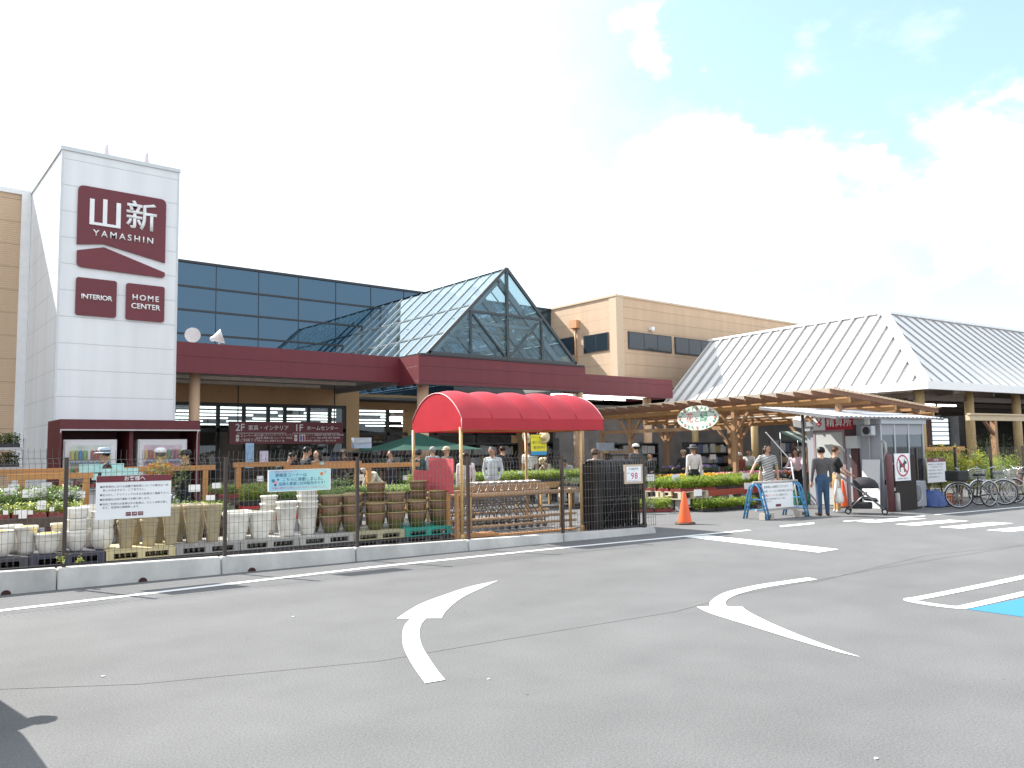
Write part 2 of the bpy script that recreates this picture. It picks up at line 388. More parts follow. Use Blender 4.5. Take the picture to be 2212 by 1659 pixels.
tail_r = [(495,603),(445,665),(426,740),(430,815),(460,910),(520,1010),(600,1130),(697,1250)]
def fill_poly(px): return [gp(*p) for p in px]
hl = smooth([Vector(p) for p in [(188,604),(320,515),(460,440),(690,355),(950,270),(1248,206)]], 5)
hr = smooth([Vector(p) for p in [(660,600),(690,545),(760,470),(880,380),(1020,310),(1248,206)]], 5)
def strip(A, B): return [[gp(*a0), gp(*a1), gp(*b1), gp(*b0)] for a0, a1, b0, b1 in zip(A, A[1:], B, B[1:])]
tl = smooth([Vector(p) for p in tail_l], 4); tr = smooth([Vector(p) for p in tail_r], 4)
A1 = strip([c_a(*p) for p in hl[:-1]], [c_a(*p) for p in hr[:-1]])+[[gp(*c_a(*hl[-2])), gp(*c_a(*hl[-1])), gp(*c_a(*hr[-2]))]]
marking('lane_arrow', A1 + strip([c_a(*p) for p in tl], [c_a(*p) for p in tr]))
h2l = smooth([Vector(p) for p in [(145,288),(230,330),(480,408),(760,495),(1020,570),(1178,606)]], 5)
h2r = smooth([Vector(p) for p in [(430,287),(470,318),(600,385),(800,470),(1000,545),(1178,606)]], 5)
t2l = smooth([Vector(p) for p in [(228,290),(228,262),(270,225),(350,190),(520,152),(720,122),(848,104)]], 5)
t2r = smooth([Vector(p) for p in [(345,290),(325,268),(345,238),(420,205),(560,170),(740,140),(908,116)]], 5)
A2 = strip([c_2(*p) for p in h2l[:-1]], [c_2(*p) for p in h2r[:-1]])+[[gp(*c_2(*h2l[-2])), gp(*c_2(*h2l[-1])), gp(*c_2(*h2r[-2]))]]
marking('lane_arrow', A2 + strip([c_2(*p) for p in t2l], [c_2(*p) for p in t2r]))
box_c = smooth([gp(*c_2(*p)).to_2d() for p in [(2400,55),(2210,100),(1850,175),(1560,232),(1500,240),(1500,250),(1590,268),(1720,286),(1800,292),(1880,280),(2210,205),(2450,150)]], 5)
marking('bay_line', ribbon(box_c, .13))
marking('bay_fill', [[gp(*c_2(*p)) for p in [(1850,303),(1930,288),(2210,232),(2600,152),(2600,400),(2210,352)]]], M_BLUE, .003)
for q in ([(440,322),(640,334),(1190,290),(950,281)], [(850,350),(1070,365),(1635,315),(1430,303)], [(1310,380),(1555,396),(2105,340),(1880,328)],
          [(1810,412),(2070,430),(2620,372),(2390,358)]):
    marking('zebra_stripe', [[gp(*c_z(*p)) for p in q]])
marking('edge_line', [[gp(*c_z(*p)) for p in [(295,316),(600,298),(640,302),(330,322)]]])
marking('edge_line', [[gp(*c_z(*p)) for p in [(885,278),(1165,259),(1175,265),(900,284)]]])
marking('edge_line', ribbon([gp(*c_z(1280,249)).to_2d(), gp(*c_z(2212,166)).to_2d(), gp(*c_z(3400,60)).to_2d()], .12))

def mseam():
    m=mpaint('asphalt_seam',(.140,.139,.138),1.0); m.node_tree.nodes['Principled BSDF'].inputs['Roughness'].default_value=.9
    for n in m.node_tree.nodes:
        if n.type=='MIX_RGB': n.inputs[1].default_value=(.145,.144,.145,1)
    return m
M_SEAM=mseam()
for pts in ([(-300,1500),(300,1478),(820,1428),(1100,1380),(1455,1322),(1600,1284),(1900,1228),(2250,1172)],[(1750,1260),(2000,1200),(2300,1168)],[(200,1290),(520,1260),(800,1232),(1200,1196),(1500,1172)]):
    marking('asphalt_joint', ribbon([gp(*p).to_2d() for p in pts], .010), M_SEAM, .003)
# kerb: precast blocks, tops falling along the fence as the yard does
M_KERB = mat('kerb_concrete', (.50,.49,.47), .85, .24, 2.2, bump=.25, bscale=45, aniso=(1,1,.6))
def ktop(s): return .262-.0150*s
sj = [-8.1,-6.1,-4.1,-2.08,-.08,1.93,3.93,5.93,7.93,10.2]
for i, (a0, a1) in enumerate(zip(sj, sj[1:])):
    b = MB(); g0 = .006
    za, zb = ktop(a0), ktop(a1)
    v = lambda s_, o_, z_: W(s_, o_, z_)
    vs = [b.bm.verts.new(v(*p)) for p in ((a0+g0,-.13,-.05),(a1-g0,-.13,-.05),(a1-g0,.11,-.05),(a0+g0,.11,-.05),(a0+g0,-.10,za),(a1-g0,-.10,zb),(a1-g0,.08,zb),(a0+g0,.08,za))]
    for q in ((3,2,1,0),(4,5,6,7),(0,1,5,4),(1,2,6,5),(2,3,7,6),(3,0,4,7)): b.bm.faces.new([vs[k] for k in q])
    bmesh.ops.bevel(b.bm, geom=b.bm.edges[:], offset=.012, segments=2, affect='EDGES')
    o = b.build('kerb', M_KERB); struct(o)
# drain holes in the kerb foot: half-round plugs, the pipe's inner shade put into their dark colour
M_DARK = mat('dark_void', (.012,.012,.013), .9)
for s_ in (-.62,.92,2.35):
    b = MB(); pr = [W(s_+.055*math.cos(a), -.135, .055*math.sin(a)) for a in [math.pi*k/8 for k in range(9)]]
    b.prism(pr, VV*.03); struct(b.build('kerb_drain', mat('drain_rust_shade', (.05,.02,.018), .9)))

# ================================================================== STORE
M_MAR = mpanel('maroon_cladding', (.165,.024,.033), .52, .012, rib=0, dark=.45, streak=.10, rough=.55, pitch2=3.6)
M_MAR2 = mat('maroon_paint', (.125,.018,.024), .5, .10, 3)
M_BEIGE = mpanel('beige_siding', (.60,.425,.285), .60, .030, rib=.055, ribamp=.22, dark=.80, streak=.08, rough=.75)
M_BEIGE2 = mat('beige_render', (.55,.34,.17), .75, .10, 1.2, aniso=(1,1,.3))
M_BCOL = mat('column_beige', (.60,.40,.26), .7, .10, 1.5, aniso=(2,2,.4))
M_WHITE = mpanel('white_panel', (.80,.82,.83), .60, .018, rib=0, dark=.80, streak=.09, rough=.55)
M_TRIM = mat('trim_white', (.78,.77,.76), .5, .06)
M_FRAME = mat('frame_dark', (.028,.030,.034), .45, .1)
M_SOFF = mat('soffit_grey', (.36,.34,.33), .8, .08, 2)
M_GLASS = mglass('shop_glass', (.55,.60,.60), .06)
M_TUBE = memit('fluorescent_tube', (1,.97,.92), 3.2)
M_UNLIT = mat('tube_unlit', (.62,.55,.48), .6)
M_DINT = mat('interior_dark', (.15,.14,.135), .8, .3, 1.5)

store = thing('store_building', 'large two-storey shop with maroon canopy, dark upper glass and beige cladding', 'building', (19,28,0))
SX, SY = 19, 28
def sp(mb, name, mats, parent=None):
    o = mb.build(name, mats); 
    # geometry is authored in world coordinates: move the origin to the building base
    o.location = (-SX, -SY, 0) if parent is None else (0,0,0)
    o.parent = parent or store
    return o
# left beige wing
b = MB(); b.box(-25,3.40,24,44,0,8.55); sp(b,'wall',M_BEIGE)
b = MB(); b.box(-25.05,3.41,23.95,24.25,8.553,8.68); b.box(3.20,3.415,23.93,24.0,0,8.55); sp(b,'coping',M_TRIM)
b = MB(); b.box(-3,1.75,23.96,24.02,0,3.3); sp(b,'door',M_DARK)
# upper curtain wall of dark mirror glass
def mmirror():
    m = bpy.data.materials.new('mirror_glass'); m.use_nodes = True; t = m.node_tree; t.nodes.clear(); L = t.links.new
    out = t.nodes.new('ShaderNodeOutputMaterial'); d = t.nodes.new('ShaderNodeBsdfDiffuse'); d.inputs[0].default_value = (.010,.024,.034,1)
    gl = t.nodes.new('ShaderNodeBsdfGlossy'); gl.inputs['Roughness'].default_value = .015; gl.inputs[0].default_value = (.36,.58,.80,1)
    fr = t.nodes.new('ShaderNodeFresnel'); fr.inputs[0].default_value = 1.55
    a = t.nodes.new('ShaderNodeMath'); a.operation = 'ADD'; a.use_clamp = True; L(fr.outputs[0], a.inputs[0]); a.inputs[1].default_value = .15
    # each pane sits a hair out of true
    tc = t.nodes.new('ShaderNodeTexCoord'); n = t.nodes.new('ShaderNodeTexNoise'); n.inputs['Scale'].default_value = .5; L(tc.outputs['Object'], n.inputs['Vector'])
    bp = t.nodes.new('ShaderNodeBump'); bp.inputs['Strength'].default_value = .12; bp.inputs['Distance'].default_value = .05; L(n.outputs['Fac'], bp.inputs['Height']); L(bp.outputs[0], gl.inputs['Normal'])
    mx = t.nodes.new('ShaderNodeMixShader'); L(a.outputs[0], mx.inputs[0]); L(d.outputs[0], mx.inputs[1]); L(gl.outputs[0], mx.inputs[2]); L(mx.outputs[0], out.inputs[0]); return m
M_MIRR = mmirror()
cw = MB(); cw.box(3.4,30.10,33,33.2,4.0,9.46); cwo = sp(cw,'curtain_wall',M_MIRR)
b = MB(); b.box(3.4,30.10,32.93,33.3,9.463,9.56); b.box(3.4,30.1,33.3,62,9.3,9.46)
for z in (8.50,7.53,6.56): b.box(3.4,30.10,32.965,32.998,z-.04,z+.04)
for k in range(-4,11):
    x = 11.41+1.81*k; b.box(x-.009,x+.009,32.975,32.998,4.0,9.46)
mo = sp(b,'mullion',M_FRAME); mo.parent = cwo; mo.location = (0,0,0)
# canopy: stepped maroon fascia in three runs
b = MB(); b.box(3.4,15.30,25.0,25.12,4.18,5.12); b.box(15.30,15.42,23.7,25.12,4.055,5.075); b.box(15.42,23.38,23.7,23.82,4.055,5.075); b.box(23.38,23.5,23.7,25.0,4.055,5.075)
b.box(23.5,30.7,25.0,25.12,4.06,4.96); b.box(30.58,30.7,25.12,28,4.06,4.96); sp(b,'canopy_fascia',M_MAR)
b = MB(); b.box(15.36,23.44,23.66,23.9,5.078,5.14); b.box(15.36,15.48,23.9,33,5.078,5.14); b.box(23.32,23.44,23.9,33,5.078,5.14); b.box(15.29,23.51,23.69,23.83,4.02,4.052); sp(b,'canopy_trim',M_FRAME)
b = MB(); b.box(3.4,15.29,25.13,33,4.28,4.98); b.box(23.52,30.57,25.13,30,4.16,4.86); b.box(15.30,15.42,25.13,33,4.1,5.05); b.box(23.38,23.50,25.13,33,4.1,5.05); sp(b,'canopy_ceiling',M_SOFF)
b = MB()
for y in (26.6,28.3): b.box(4.0,14.4 if y<27 else 13.8,y,y+.16,4.16,4.27)
sp(b,'light_fitting',M_UNLIT)
for y in (26.2,27.6):
    for x in (23.9,25.5,27.1,28.7):
        b = MB(); b.box(x,x+1.45,y,y+.10,4.08,4.15); sp(b,'light_tube',M_TUBE)
# columns
def column(x,y,r,z):
    b = MB(); b.lathe([(r,0),(r,z)],20,(x,y,0)); b.lathe([(r*1.12,0),(r*1.12,.18)],20,(x,y,0)); return sp(b,'column',M_BCOL)
column(8.28,25.75,.165,4.28); column(15.85,24.3,.21,4.1); column(23.62,24.3,.22,4.1); column(29.6,25.7,.2,4.1)
# entrance wall
b = MB(); b.box(3.4,16.40,30,30.3,3.62,4.28); b.box(15.80,16.40,29.99,30.6,0,3.62); b.box(16.40,30.1,32,32.3,3.6,4.3); b.box(20.0,20.7,31.9,32.4,0,3.6); b.box(26.6,27.1,31.9,32.4,0,3.6); sp(b,'wall',M_BEIGE2)
wf = MB(); wf.box(3.4,15.80,30.02,30.16,3.50,3.62); wf.box(3.4,15.80,30.02,30.14,2.52,2.66)
for x in (8.9,10.54,11.52,12.48,13.16,14.16,15.09,15.72): wf.box(x-.06,x+.06,30.02,30.15,0,3.5)
for x in (16.5,19.0,21.6,24.0): wf.box(x-.07,x+.07,32.02,32.15,0,3.6)
wf.box(16.4,26.6,32.02,32.14,2.45,2.58)
wfo = sp(wf,'entrance_window',M_FRAME)
b = MB(); b.box(3.4,15.8,30.07,30.09,2.66,3.5); b.box(3.4,10.5,30.07,30.09,0,2.52); b.box(12.5,15.7,30.07,30.09,0,2.52); b.box(16.4,19,32.07,32.09,0,3.6); b.box(21.6,26.6,32.07,32.09,2.58,3.6)
po = sp(b,'pane',M_GLASS); po.parent = wfo; po.location = (0,0,0)
# shop floor seen through the glass
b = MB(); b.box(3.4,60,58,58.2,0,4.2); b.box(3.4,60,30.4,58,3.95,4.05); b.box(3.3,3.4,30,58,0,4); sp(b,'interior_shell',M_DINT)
b = MB(); b.box(3.4,30,30,58,-.02,.012); sp(b,'shop_floor',mat('shop_floor_tile',(.22,.20,.18),.4,.1))
for j,y in enumerate((33.5,36.5,39.5,43,47,52)):
    for x in range(5,44,6):
        if 30<x and y<34: continue
        b = MB(); b.box(x,x+4.6,y,y+.12,3.60,3.68); sp(b,'light_tube',M_TUBE)
# right beige block above the shop
b = MB(); b.box(30.12,64,28.04,60,4.9,9.5); sp(b,'wall',M_BEIGE)
b = MB(); b.box(30.06,64,27.98,28.3,9.503,9.6); b.box(30.06,30.3,28.3,60,9.503,9.6); b.box(30.09,30.62,28.01,28.037,4.9,9.5); b.box(30.09,30.117,28.037,28.5,4.9,9.5); sp(b,'coping',mat('coping_beige',(.62,.47,.33),.7,.06))
M_WGL = mat('window_dark_glass', (.020,.028,.036), .12, .2, .6, spec=.8)
def win(x0,x1,y0,y1,z0,z1,mull,ax):
    b = MB()
    if ax=='x':
        b.box(x0-.05,x1+.05,y0-.04,y0+.02,z0-.05,z1+.05); w = sp(b,'window',M_FRAME)
        q = MB(); n = len(mull)+1; xs=[x0]+mull+[x1]
        for a0,a1 in zip(xs,xs[1:]): q.box(a0+.03,a1-.03,y0-.046,y0-.042,z0,z1)
    else:
        b.box(x0-.04,x0+.02,y0-.05,y1+.05,z0-.05,z1+.05); w = sp(b,'window',M_FRAME)
        q = MB(); ys=[y0]+mull+[y1]
        for a0,a1 in zip(ys,ys[1:]): q.box(x0-.046,x0-.042,a0+.03,a1-.03,z0,z1)
    p = sp(q,'pane',M_WGL); p.parent = w; p.location=(0,0,0)
win(31.0,34.37,28.03,0,6.87,7.69,[32.15,33.25],'x'); win(34.76,38.1,28.03,0,6.87,7.69,[35.9,37.0],'x')
win(30.11,0,28.66,30.37,6.82,7.66,[29.5],'y'); win(30.11,0,31.15,32.95,6.85,7.72,[32.0],'y')
b = MB(); b.tube([(30.03,31,6.1),(30.03,31,8.25)],.055,8); b.box(29.86,30.11,30.72,31.28,8.2,8.62); b.tube([(30.03,31,4.9),(30.03,31,6.1)],.05,8); sp(b,'downpipe',mat('pipe_orange_beige',(.60,.32,.16),.6,.12))
b = MB(); b.box(32.6,32.82,27.8,28.03,7.93,8.1); b.ball((32.71,27.86,7.95),.12,8); sp(b,'wall_lamp',M_TRIM)
b = MB(); b.box(24.4,25.5,26.2,27.2,4.97,5.55); b.box(24.3,25.6,26.3,27.1,4.90,4.97); tag(b.build('rooftop_unit',M_TRIM),'white air unit on the canopy roof beside the beige block','air unit')

# glazed gable skylight over the entrance
sk = thing('gable_skylight', 'glass gabled skylight with dark frame rising over the entrance canopy', 'skylight', (19.35,24,5.1))
def skp(mb,name,m):
    o = mb.build(name,m); o.location=(-19.35,-24,-5.1); o.parent=sk; return o
RX,RZ,LX,RX2,BZ,Y0,Y1 = 19.35,8.66,15.72,22.98,5.14,23.74,33.0
M_SKG = mglass('skylight_glass', (.74,.87,.90), .36, (.62,.76,.80), .07, gcol=(.80,.93,.97))
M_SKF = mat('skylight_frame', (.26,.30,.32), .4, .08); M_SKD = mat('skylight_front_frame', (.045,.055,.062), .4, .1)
b = MB(); b.poly([(LX,Y0,BZ),(RX,Y0,RZ),(RX,Y1,RZ),(LX,Y1,BZ)]); b.poly([(RX,Y0,RZ),(RX2,Y0,BZ),(RX2,Y1,BZ),(RX,Y1,RZ)]); skp(b,'roof_glazing',M_SKG)
b = MB(); b.poly([(LX+.03,Y0+.03,BZ),(RX2-.03,Y0+.03,BZ),(RX,Y0+.03,RZ-.04)]); skp(b,'gable_glazing',mglass('gable_glass',(.78,.90,.93),.05,gcol=(.8,.93,1)))
b = MB(); nb=11
for k in range(nb+1):
    y = Y0+(Y1-Y0)*k/nb
    for sx in (LX,RX2):
        b.bar((sx,y,BZ+.02),(RX,y,RZ+.02),.036,.045)
for t_ in (0,.235,.56,1):
    for sx in (LX,RX2):
        x = sx+(RX-sx)*t_; z = BZ+(RZ-BZ)*t_; b.bar((x,Y0,z+.03),(x,Y1,z+.03),.04,.04)
skp(b,'glazing_bar',M_SKF)
b = MB()
for k in range(6):    # inner steel frames seen through the glass
    y = Y0+.55+k*1.6
    for sx in (LX+.35,RX2-.35): b.bar((sx,y,BZ),(RX,y,RZ-.32),.14,.24)
    b.bar((17.2,y,6.55),(21.5,y,6.55),.10,.14)
for t_ in (.3,.62): 
    for sx in (LX+.3,RX2-.3):
        x = sx+(RX-sx)*t_; z=BZ+(RZ-BZ)*t_-.15; b.bar((x,Y0+.4,z),(x,Y1,z),.10,.16)
skp(b,'inner_truss',mat('truss_blue_grey',(.20,.25,.28),.5,.08))
b = MB(); yf=Y0-.02
b.bar((LX-.03,yf,BZ+.02),(RX,yf,RZ+.04),.09,.12); b.bar((RX2+.03,yf,BZ+.02),(RX,yf,RZ+.04),.09,.12); b.bar((LX,yf,BZ+.05),(RX2,yf,BZ+.05),.09,.10)
b.bar((RX,yf-.004,BZ),(RX,yf-.004,RZ),.11,.11,(0,1,0)); b.bar((17.58,yf,6.86),(21.14,yf,6.86),.08,.09); b.bar((17.60,yf+.004,BZ),(17.60,yf+.004,6.9),.08,.08,(0,1,0)); b.bar((21.12,yf+.004,BZ),(21.12,yf+.004,6.9),.08,.08,(0,1,0))
b.bar((17.62,yf+.008,6.85),(19.3,yf+.008,BZ+.06),.075,.075); b.bar((21.1,yf+.008,6.85),(19.4,yf+.008,BZ+.06),.075,.075); skp(b,'gable_frame',M_SKD)

# ------------------------------------------------------------------ sign tower
tw = thing('sign_tower', 'white panelled tower with maroon lettered signs rising beside the glass wall', 'tower', (4.7,22,0))
b = MB(); b.box(-1.28,1.27,-2,2.05,0,8.6); b.build('wall',M_WHITE,tw)
b = MB(); b.box(-1.31,1.30,-2.03,2.05,8.603,8.69); b.box(-1.292,-1.25,-2.012,-1.97,0,8.6); b.box(1.24,1.282,-2.012,-1.97,0,8.6); b.build('coping',mat('trim_grey',(.60,.63,.64),.5,.06),tw)
M_SIGN = mat('sign_maroon',(.150,.020,.030),.4,.05,2); M_LET = mat('letter_white',(.82,.83,.82),.4,.04)
def rr(pts,r,n=5):
    """round the corners of a polygon; r per corner"""
    out=[]; k=len(pts)
    for i in range(k):
        p=Vector(pts[i]); a=Vector(pts[i-1]); c=Vector(pts[(i+1)%k]); ri=r[i] if isinstance(r,(list,tuple)) else r
        if ri<=0: out.append(p); continue
        d1=(a-p).normalized(); d2=(c-p).normalized(); ang=d1.angle(d2); q=ri/math.tan(ang/2)
        s0=p+d1*q; e0=p+d2*q
        for j in range(n+1):
            t=j/n; out.append((1-t)**2*s0+2*t*(1-t)*p+t*t*e0)
    return out
def plate(pts,r,name,parent,y=-2.0,th=.05,m=None):
    b=MB(); P=rr(pts,r); b.prism([(p.x-4.7,y-th,p.y) for p in P],(0,th-.003,0)); return b.build(name,m or M_SIGN,parent)
lg = plate([(3.76,6.47),(4.32,6.555),(5.67,6.30),(5.67,7.85),(3.76,7.85)],[0,0,0,.13,.13],'logo_sign',tw)
plate([(3.77,5.96),(5.67,5.93),(5.67,6.06),(4.32,6.48),(3.77,6.33)],[.12,.08,.03,0,.0],'logo_hill',tw)
p1 = plate([(3.77,4.86),(4.615,4.86),(4.615,5.72),(3.77,5.72)],.06,'name_sign',tw)
p2 = plate([(4.82,4.85),(5.675,4.85),(5.675,5.71),(4.82,5.71)],.06,'name_sign',tw)
# big characters drawn as strokes, like the sign's squared lettering
b=MB(); yl=-2.075; X=lambda x:x-4.7
def st(x0,x1,z0,z1): b.box(X(x0),X(x1),yl,yl+.022,z0,z1)
st(4.0,4.095,6.965,7.565); st(4.275,4.365,6.966,7.60); st(4.56,4.655,6.967,7.565); st(4.096,4.274,6.966,7.03); st(4.366,4.559,6.966,7.03)
b.build('lettering',M_LET,lg)
lettering([('新',.72,5.115,7.29,0,.012),('YAMASHIN',.205,4.74,6.775,0,.012,'CENTER',1.42)],[M_LET],lg,(-4.7,-2.054,0),depth=.02)
lettering([('INTERIOR',.155,4.195,5.285,0,.02,'CENTER',.93)],[M_LET],p1,(-4.7,-2.054,0),depth=.015)
lettering([('HOME',.185,5.245,5.38,0,.016,'CENTER',1.28),('CENTER',.175,5.25,5.175,0,.018,'CENTER',1.0)],[M_LET],p2,(-4.7,-2.054,0),depth=.015)
for i,x in enumerate((4.44,5.34)):
    b=MB(); b.lathe([(.012,0),(.012,.18)],8); b.lathe([(.055,.14),(.06,.20),(.045,.26),(.05,.30),(.035,.42),(.0,.43)],10)
    o=b.build('warning_lamp',mat('lamp_pinkish',(.60,.52,.54),.5)); o.location=(x,20.5,8.68)
    tag(o,'small pale lamp on the tower roof, '+('nearer the left edge' if i==0 else 'nearer the glass wall'),'lamp','lamps on the tower roof')

# ------------------------------------------------------------------ floodlights on the canopy
M_LAMPB=mat('lamp_housing',(.72,.72,.73),.35,.1,8)
def flood(x,aim,lab):
    t=thing('floodlight',lab,'floodlight',(x,25.5,5.12),0,'floodlights on the canopy roof')
    b=MB(); b.tube([(0,0,0),(0,0,.30)],.03,8); b.box(-.10,.10,-.08,.08,0,.04); b.build('bracket',M_LAMPB,t)
    b=MB(); b.lathe([(.03,-.30),(.07,-.27),(.08,-.18),(.22,.06),(.235,.10)],20); h=b.build('shade',M_LAMPB,t); h.location=(0,0,.30); h.rotation_mode='QUATERNION'; h.rotation_quaternion=Vector(aim).to_track_quat('Z','Y')
    b=MB(); b.lathe([(.0,.095),(.15,.097),(.225,.098)],20); l=b.build('lens',mat('lamp_lens',(.50,.40,.29),.25,.15,5),h)
    return t
flood(8.12,(-.35,-.85,-.15),'floodlight on canopy roof facing the car park, beside the white tower')
flood(8.95,(.85,-.35,.30),'floodlight on canopy roof turned sideways toward the skylight')

# ------------------------------------------------------------------ entrance directory sign
ds=thing('directory_sign','wide maroon hanging sign listing floors over the shop entrance','sign',(12.6,28.5,2.0))
b=MB(); b.box(-2.22,2.23,-.06,.06,.04,.86); b.build('board',M_SIGN,ds)
b=MB(); b.box(-1.95,-.10,-.068,-.063,.43,.447); b.box(.15,2.08,-.068,-.063,.43,.447)
for x in (-1.99,.22): b.box(x,x+.12,-.066,-.063,.14,.26); b.box(x,x+.12,-.066,-.063,.28,.38)
b.box(.42,.66,-.066,-.063,.13,.39); b.build('pictogram',mat('sign_cream',(.75,.68,.64),.5),ds)
b=MB(); b.box(.45,.53,-.069,-.067,.15,.34); b.ball((.49,-.068,.36),.02,6); b.use(1).box(.56,.63,-.069,-.067,.15,.34); b.ball((.595,-.068,.36),.02,6); b.build('pictogram',[mat('picto_blue',(.1,.2,.5)),mat('picto_red',(.5,.05,.05))],ds)
lettering([('2F',.36,-1.84,.63,0,.014),('家具・インテリア',.195,-.77,.62,0,.008,'CENTER',.98),('1F',.36,.40,.63,0,.014),('ホームセンター',.19,1.38,.62,0,.008),
  ('エレベーターを',.125,-1.40,.34,0,.004),('ご利用下さい。',.125,-1.40,.18,0,.004),('リビング､ダイニング､ベッド､カーテン',.085,-.55,.37,0,.003),('寝装品､観葉小物､ジュータン､収納品',.085,-.55,.26,0,.003),('ブライダル､学習デスク､他',.085,-.68,.15,0,.003),
  ('工具､ペイント､建築金物､家電･照明､文具･事務用品',.077,1.38,.37,0,.003),('ＤＩＹ､レジャー用品､自転車､園芸･農業資材',.077,1.34,.26,0,.003),('日用雑貨､家庭用品､カー用品､木材､他',.077,1.28,.15,0,.003)],[mat('sign_letter',(.80,.76,.74),.5)],ds,(0,-.064,0))
b=MB(); b.tube([(-1.9,0,.86),(-1.9,0,2.28)],.02,6); b.tube([(1.9,0,.86),(1.9,0,2.28)],.02,6); b.build('hanger',M_FRAME,ds)

# ------------------------------------------------------------------ garden pavilion (hipped metal roof)
pv=thing('garden_pavilion','open garden sales hall under a hipped ribbed metal roof on timber posts','building',W(27.57,4.02),AN)
EZ,D_,AZ,BK,FR=3.8,3.70,7.28,13.6,30
M_ROOF=mat('metal_roof',(.72,.72,.71),.5,.05,1.2,metal=0,aniso=(1,1,.3)); M_RIB=mat('roof_rib_shade',(.33,.31,.30),.5,.08); M_WTRIM=mat('roof_trim_white',(.83,.83,.83),.4,.04)  # rib colour darkened to stand in for their shaded sides and shadows
b=MB(); th=.0
b.poly([(0,0,EZ),(D_,D_,AZ),(D_,BK,AZ),(0,BK,EZ)]); b.poly([(0,0,EZ),(FR,0,EZ),(FR,D_,AZ),(D_,D_,AZ)]); b.poly([(D_,D_,AZ),(FR,D_,AZ),(FR,BK,AZ),(D_,BK,AZ)]); b.build('roof',M_ROOF,pv)
b=MB(); n_=Vector((-(AZ-EZ),0,D_)).normalized(); n2=Vector((0,-(AZ-EZ),D_)).normalized(); step=.635
k=1
while k*step<BK:
    o_=k*step
    if o_<D_: b.bar(Vector((0.05,o_,EZ+.05)),Vector((o_-.08,o_,EZ+(AZ-EZ)*(o_-.08)/D_))+n_*.035,.13,.13)
    else: b.bar(Vector((0.05,o_,EZ+.05)),Vector((D_-.05,o_,AZ-.05))+n_*.035,.13,.13)
    k+=1
k=1
while k*step*1.15<FR-.2:
    s_=k*step*1.15
    e=min(s_,D_)-.08
    b.bar(Vector((s_,.05,EZ+.05)),Vector((s_,e,EZ+(AZ-EZ)*e/D_))+n2*.025,.06,.07)
    k+=1
b.build('standing_seam',M_RIB,pv)
b=MB(); b.bar((D_,D_,AZ+.05),(D_,BK,AZ+.05),.30,.10); b.bar((D_,D_,AZ+.055),(FR,D_,AZ+.055),.26,.10); b.bar((-.02,-.02,EZ+.06),(D_,D_,AZ+.07),.34,.09)
b.box(-.16,-.02,-.16,BK,EZ-.16,EZ+.14); b.box(-.02,FR,-.16,-.02,EZ-.16,EZ+.14); b.build('ridge_cap',M_WTRIM,pv)
b=MB(); b.box(.02,FR,.02,BK,EZ-.10,EZ-.06); 
for s_ in range(2,30,3): b.box(s_,s_+.12,.1,BK,EZ-.30,EZ-.10)
for o_ in (.6,3.4,6.2,9.0): b.box(.1,FR,o_,o_+.16,EZ-.50,EZ-.31)
b.build('ceiling_beam',mat('beam_dark_brown',(.13,.10,.08),.7),pv)
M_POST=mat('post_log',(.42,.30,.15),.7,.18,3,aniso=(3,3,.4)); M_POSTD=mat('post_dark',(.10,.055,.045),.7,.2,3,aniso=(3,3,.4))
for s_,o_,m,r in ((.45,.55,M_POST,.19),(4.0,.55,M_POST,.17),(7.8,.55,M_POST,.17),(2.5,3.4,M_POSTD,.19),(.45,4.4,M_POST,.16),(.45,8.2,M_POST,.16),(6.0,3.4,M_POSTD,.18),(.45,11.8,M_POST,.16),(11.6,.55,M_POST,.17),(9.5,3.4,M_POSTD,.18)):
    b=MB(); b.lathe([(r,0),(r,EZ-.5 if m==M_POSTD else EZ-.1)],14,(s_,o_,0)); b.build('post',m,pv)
b=MB(); b.box(-6,30,14.5,14.7,0,3.8); b.box(-6,-1,14.2,14.5,0,2.2); b.box(29,29.2,0,14,0,3.7); b.build('back_wall',M_DINT,pv)
# louvred windows of the far side; panels emit to stand in for daylight
M_LOUV=memit('louvre_daylight_glow',(.78,.88,.95),.62)
for (s0,s1,o_,z0,z1) in ((9.8,11.9,11,1.95,3.35),(13.2,15.4,11,1.8,3.3),(16.4,22,11,1.6,3.25)):
    b=MB(); b.box(s0,s1,o_,o_+.05,z0,z1); wdo=b.build('louvre_window',M_LOUV,pv)
    b=MB(); nz_=6
    for q in range(nz_+1):
        z=z0+(z1-z0)*q/nz_; b.box(s0-.05,s1+.05,o_-.06,o_-.004,z-.035,z+.02)
    for q in range(3): x=s0+(s1-s0)*q/2; b.box(x-.03,x+.03,o_-.05,o_-.006,z0,z1)
    b.build('slat',M_FRAME,wdo)
for o_,z,ss in ((1.6,3.18,(.6,2.2,3.8)),(3.0,3.18,(1.2,2.8,4.4)),(5.0,3.2,(-.4,1.6,3.4,5.4)),(7.4,3.2,(-1.5,.6,2.6,4.6,7)),(10,3.2,(-3,-1,1,3,5,8,11)),(12.6,3.25,(-5,-3,-1,1,3,5,7))):
    for s_ in ss:
        b=MB(); b.box(s_,s_+1.25,o_,o_+.10,z,z+.07); b.build('light_tube',M_TUBE,pv)
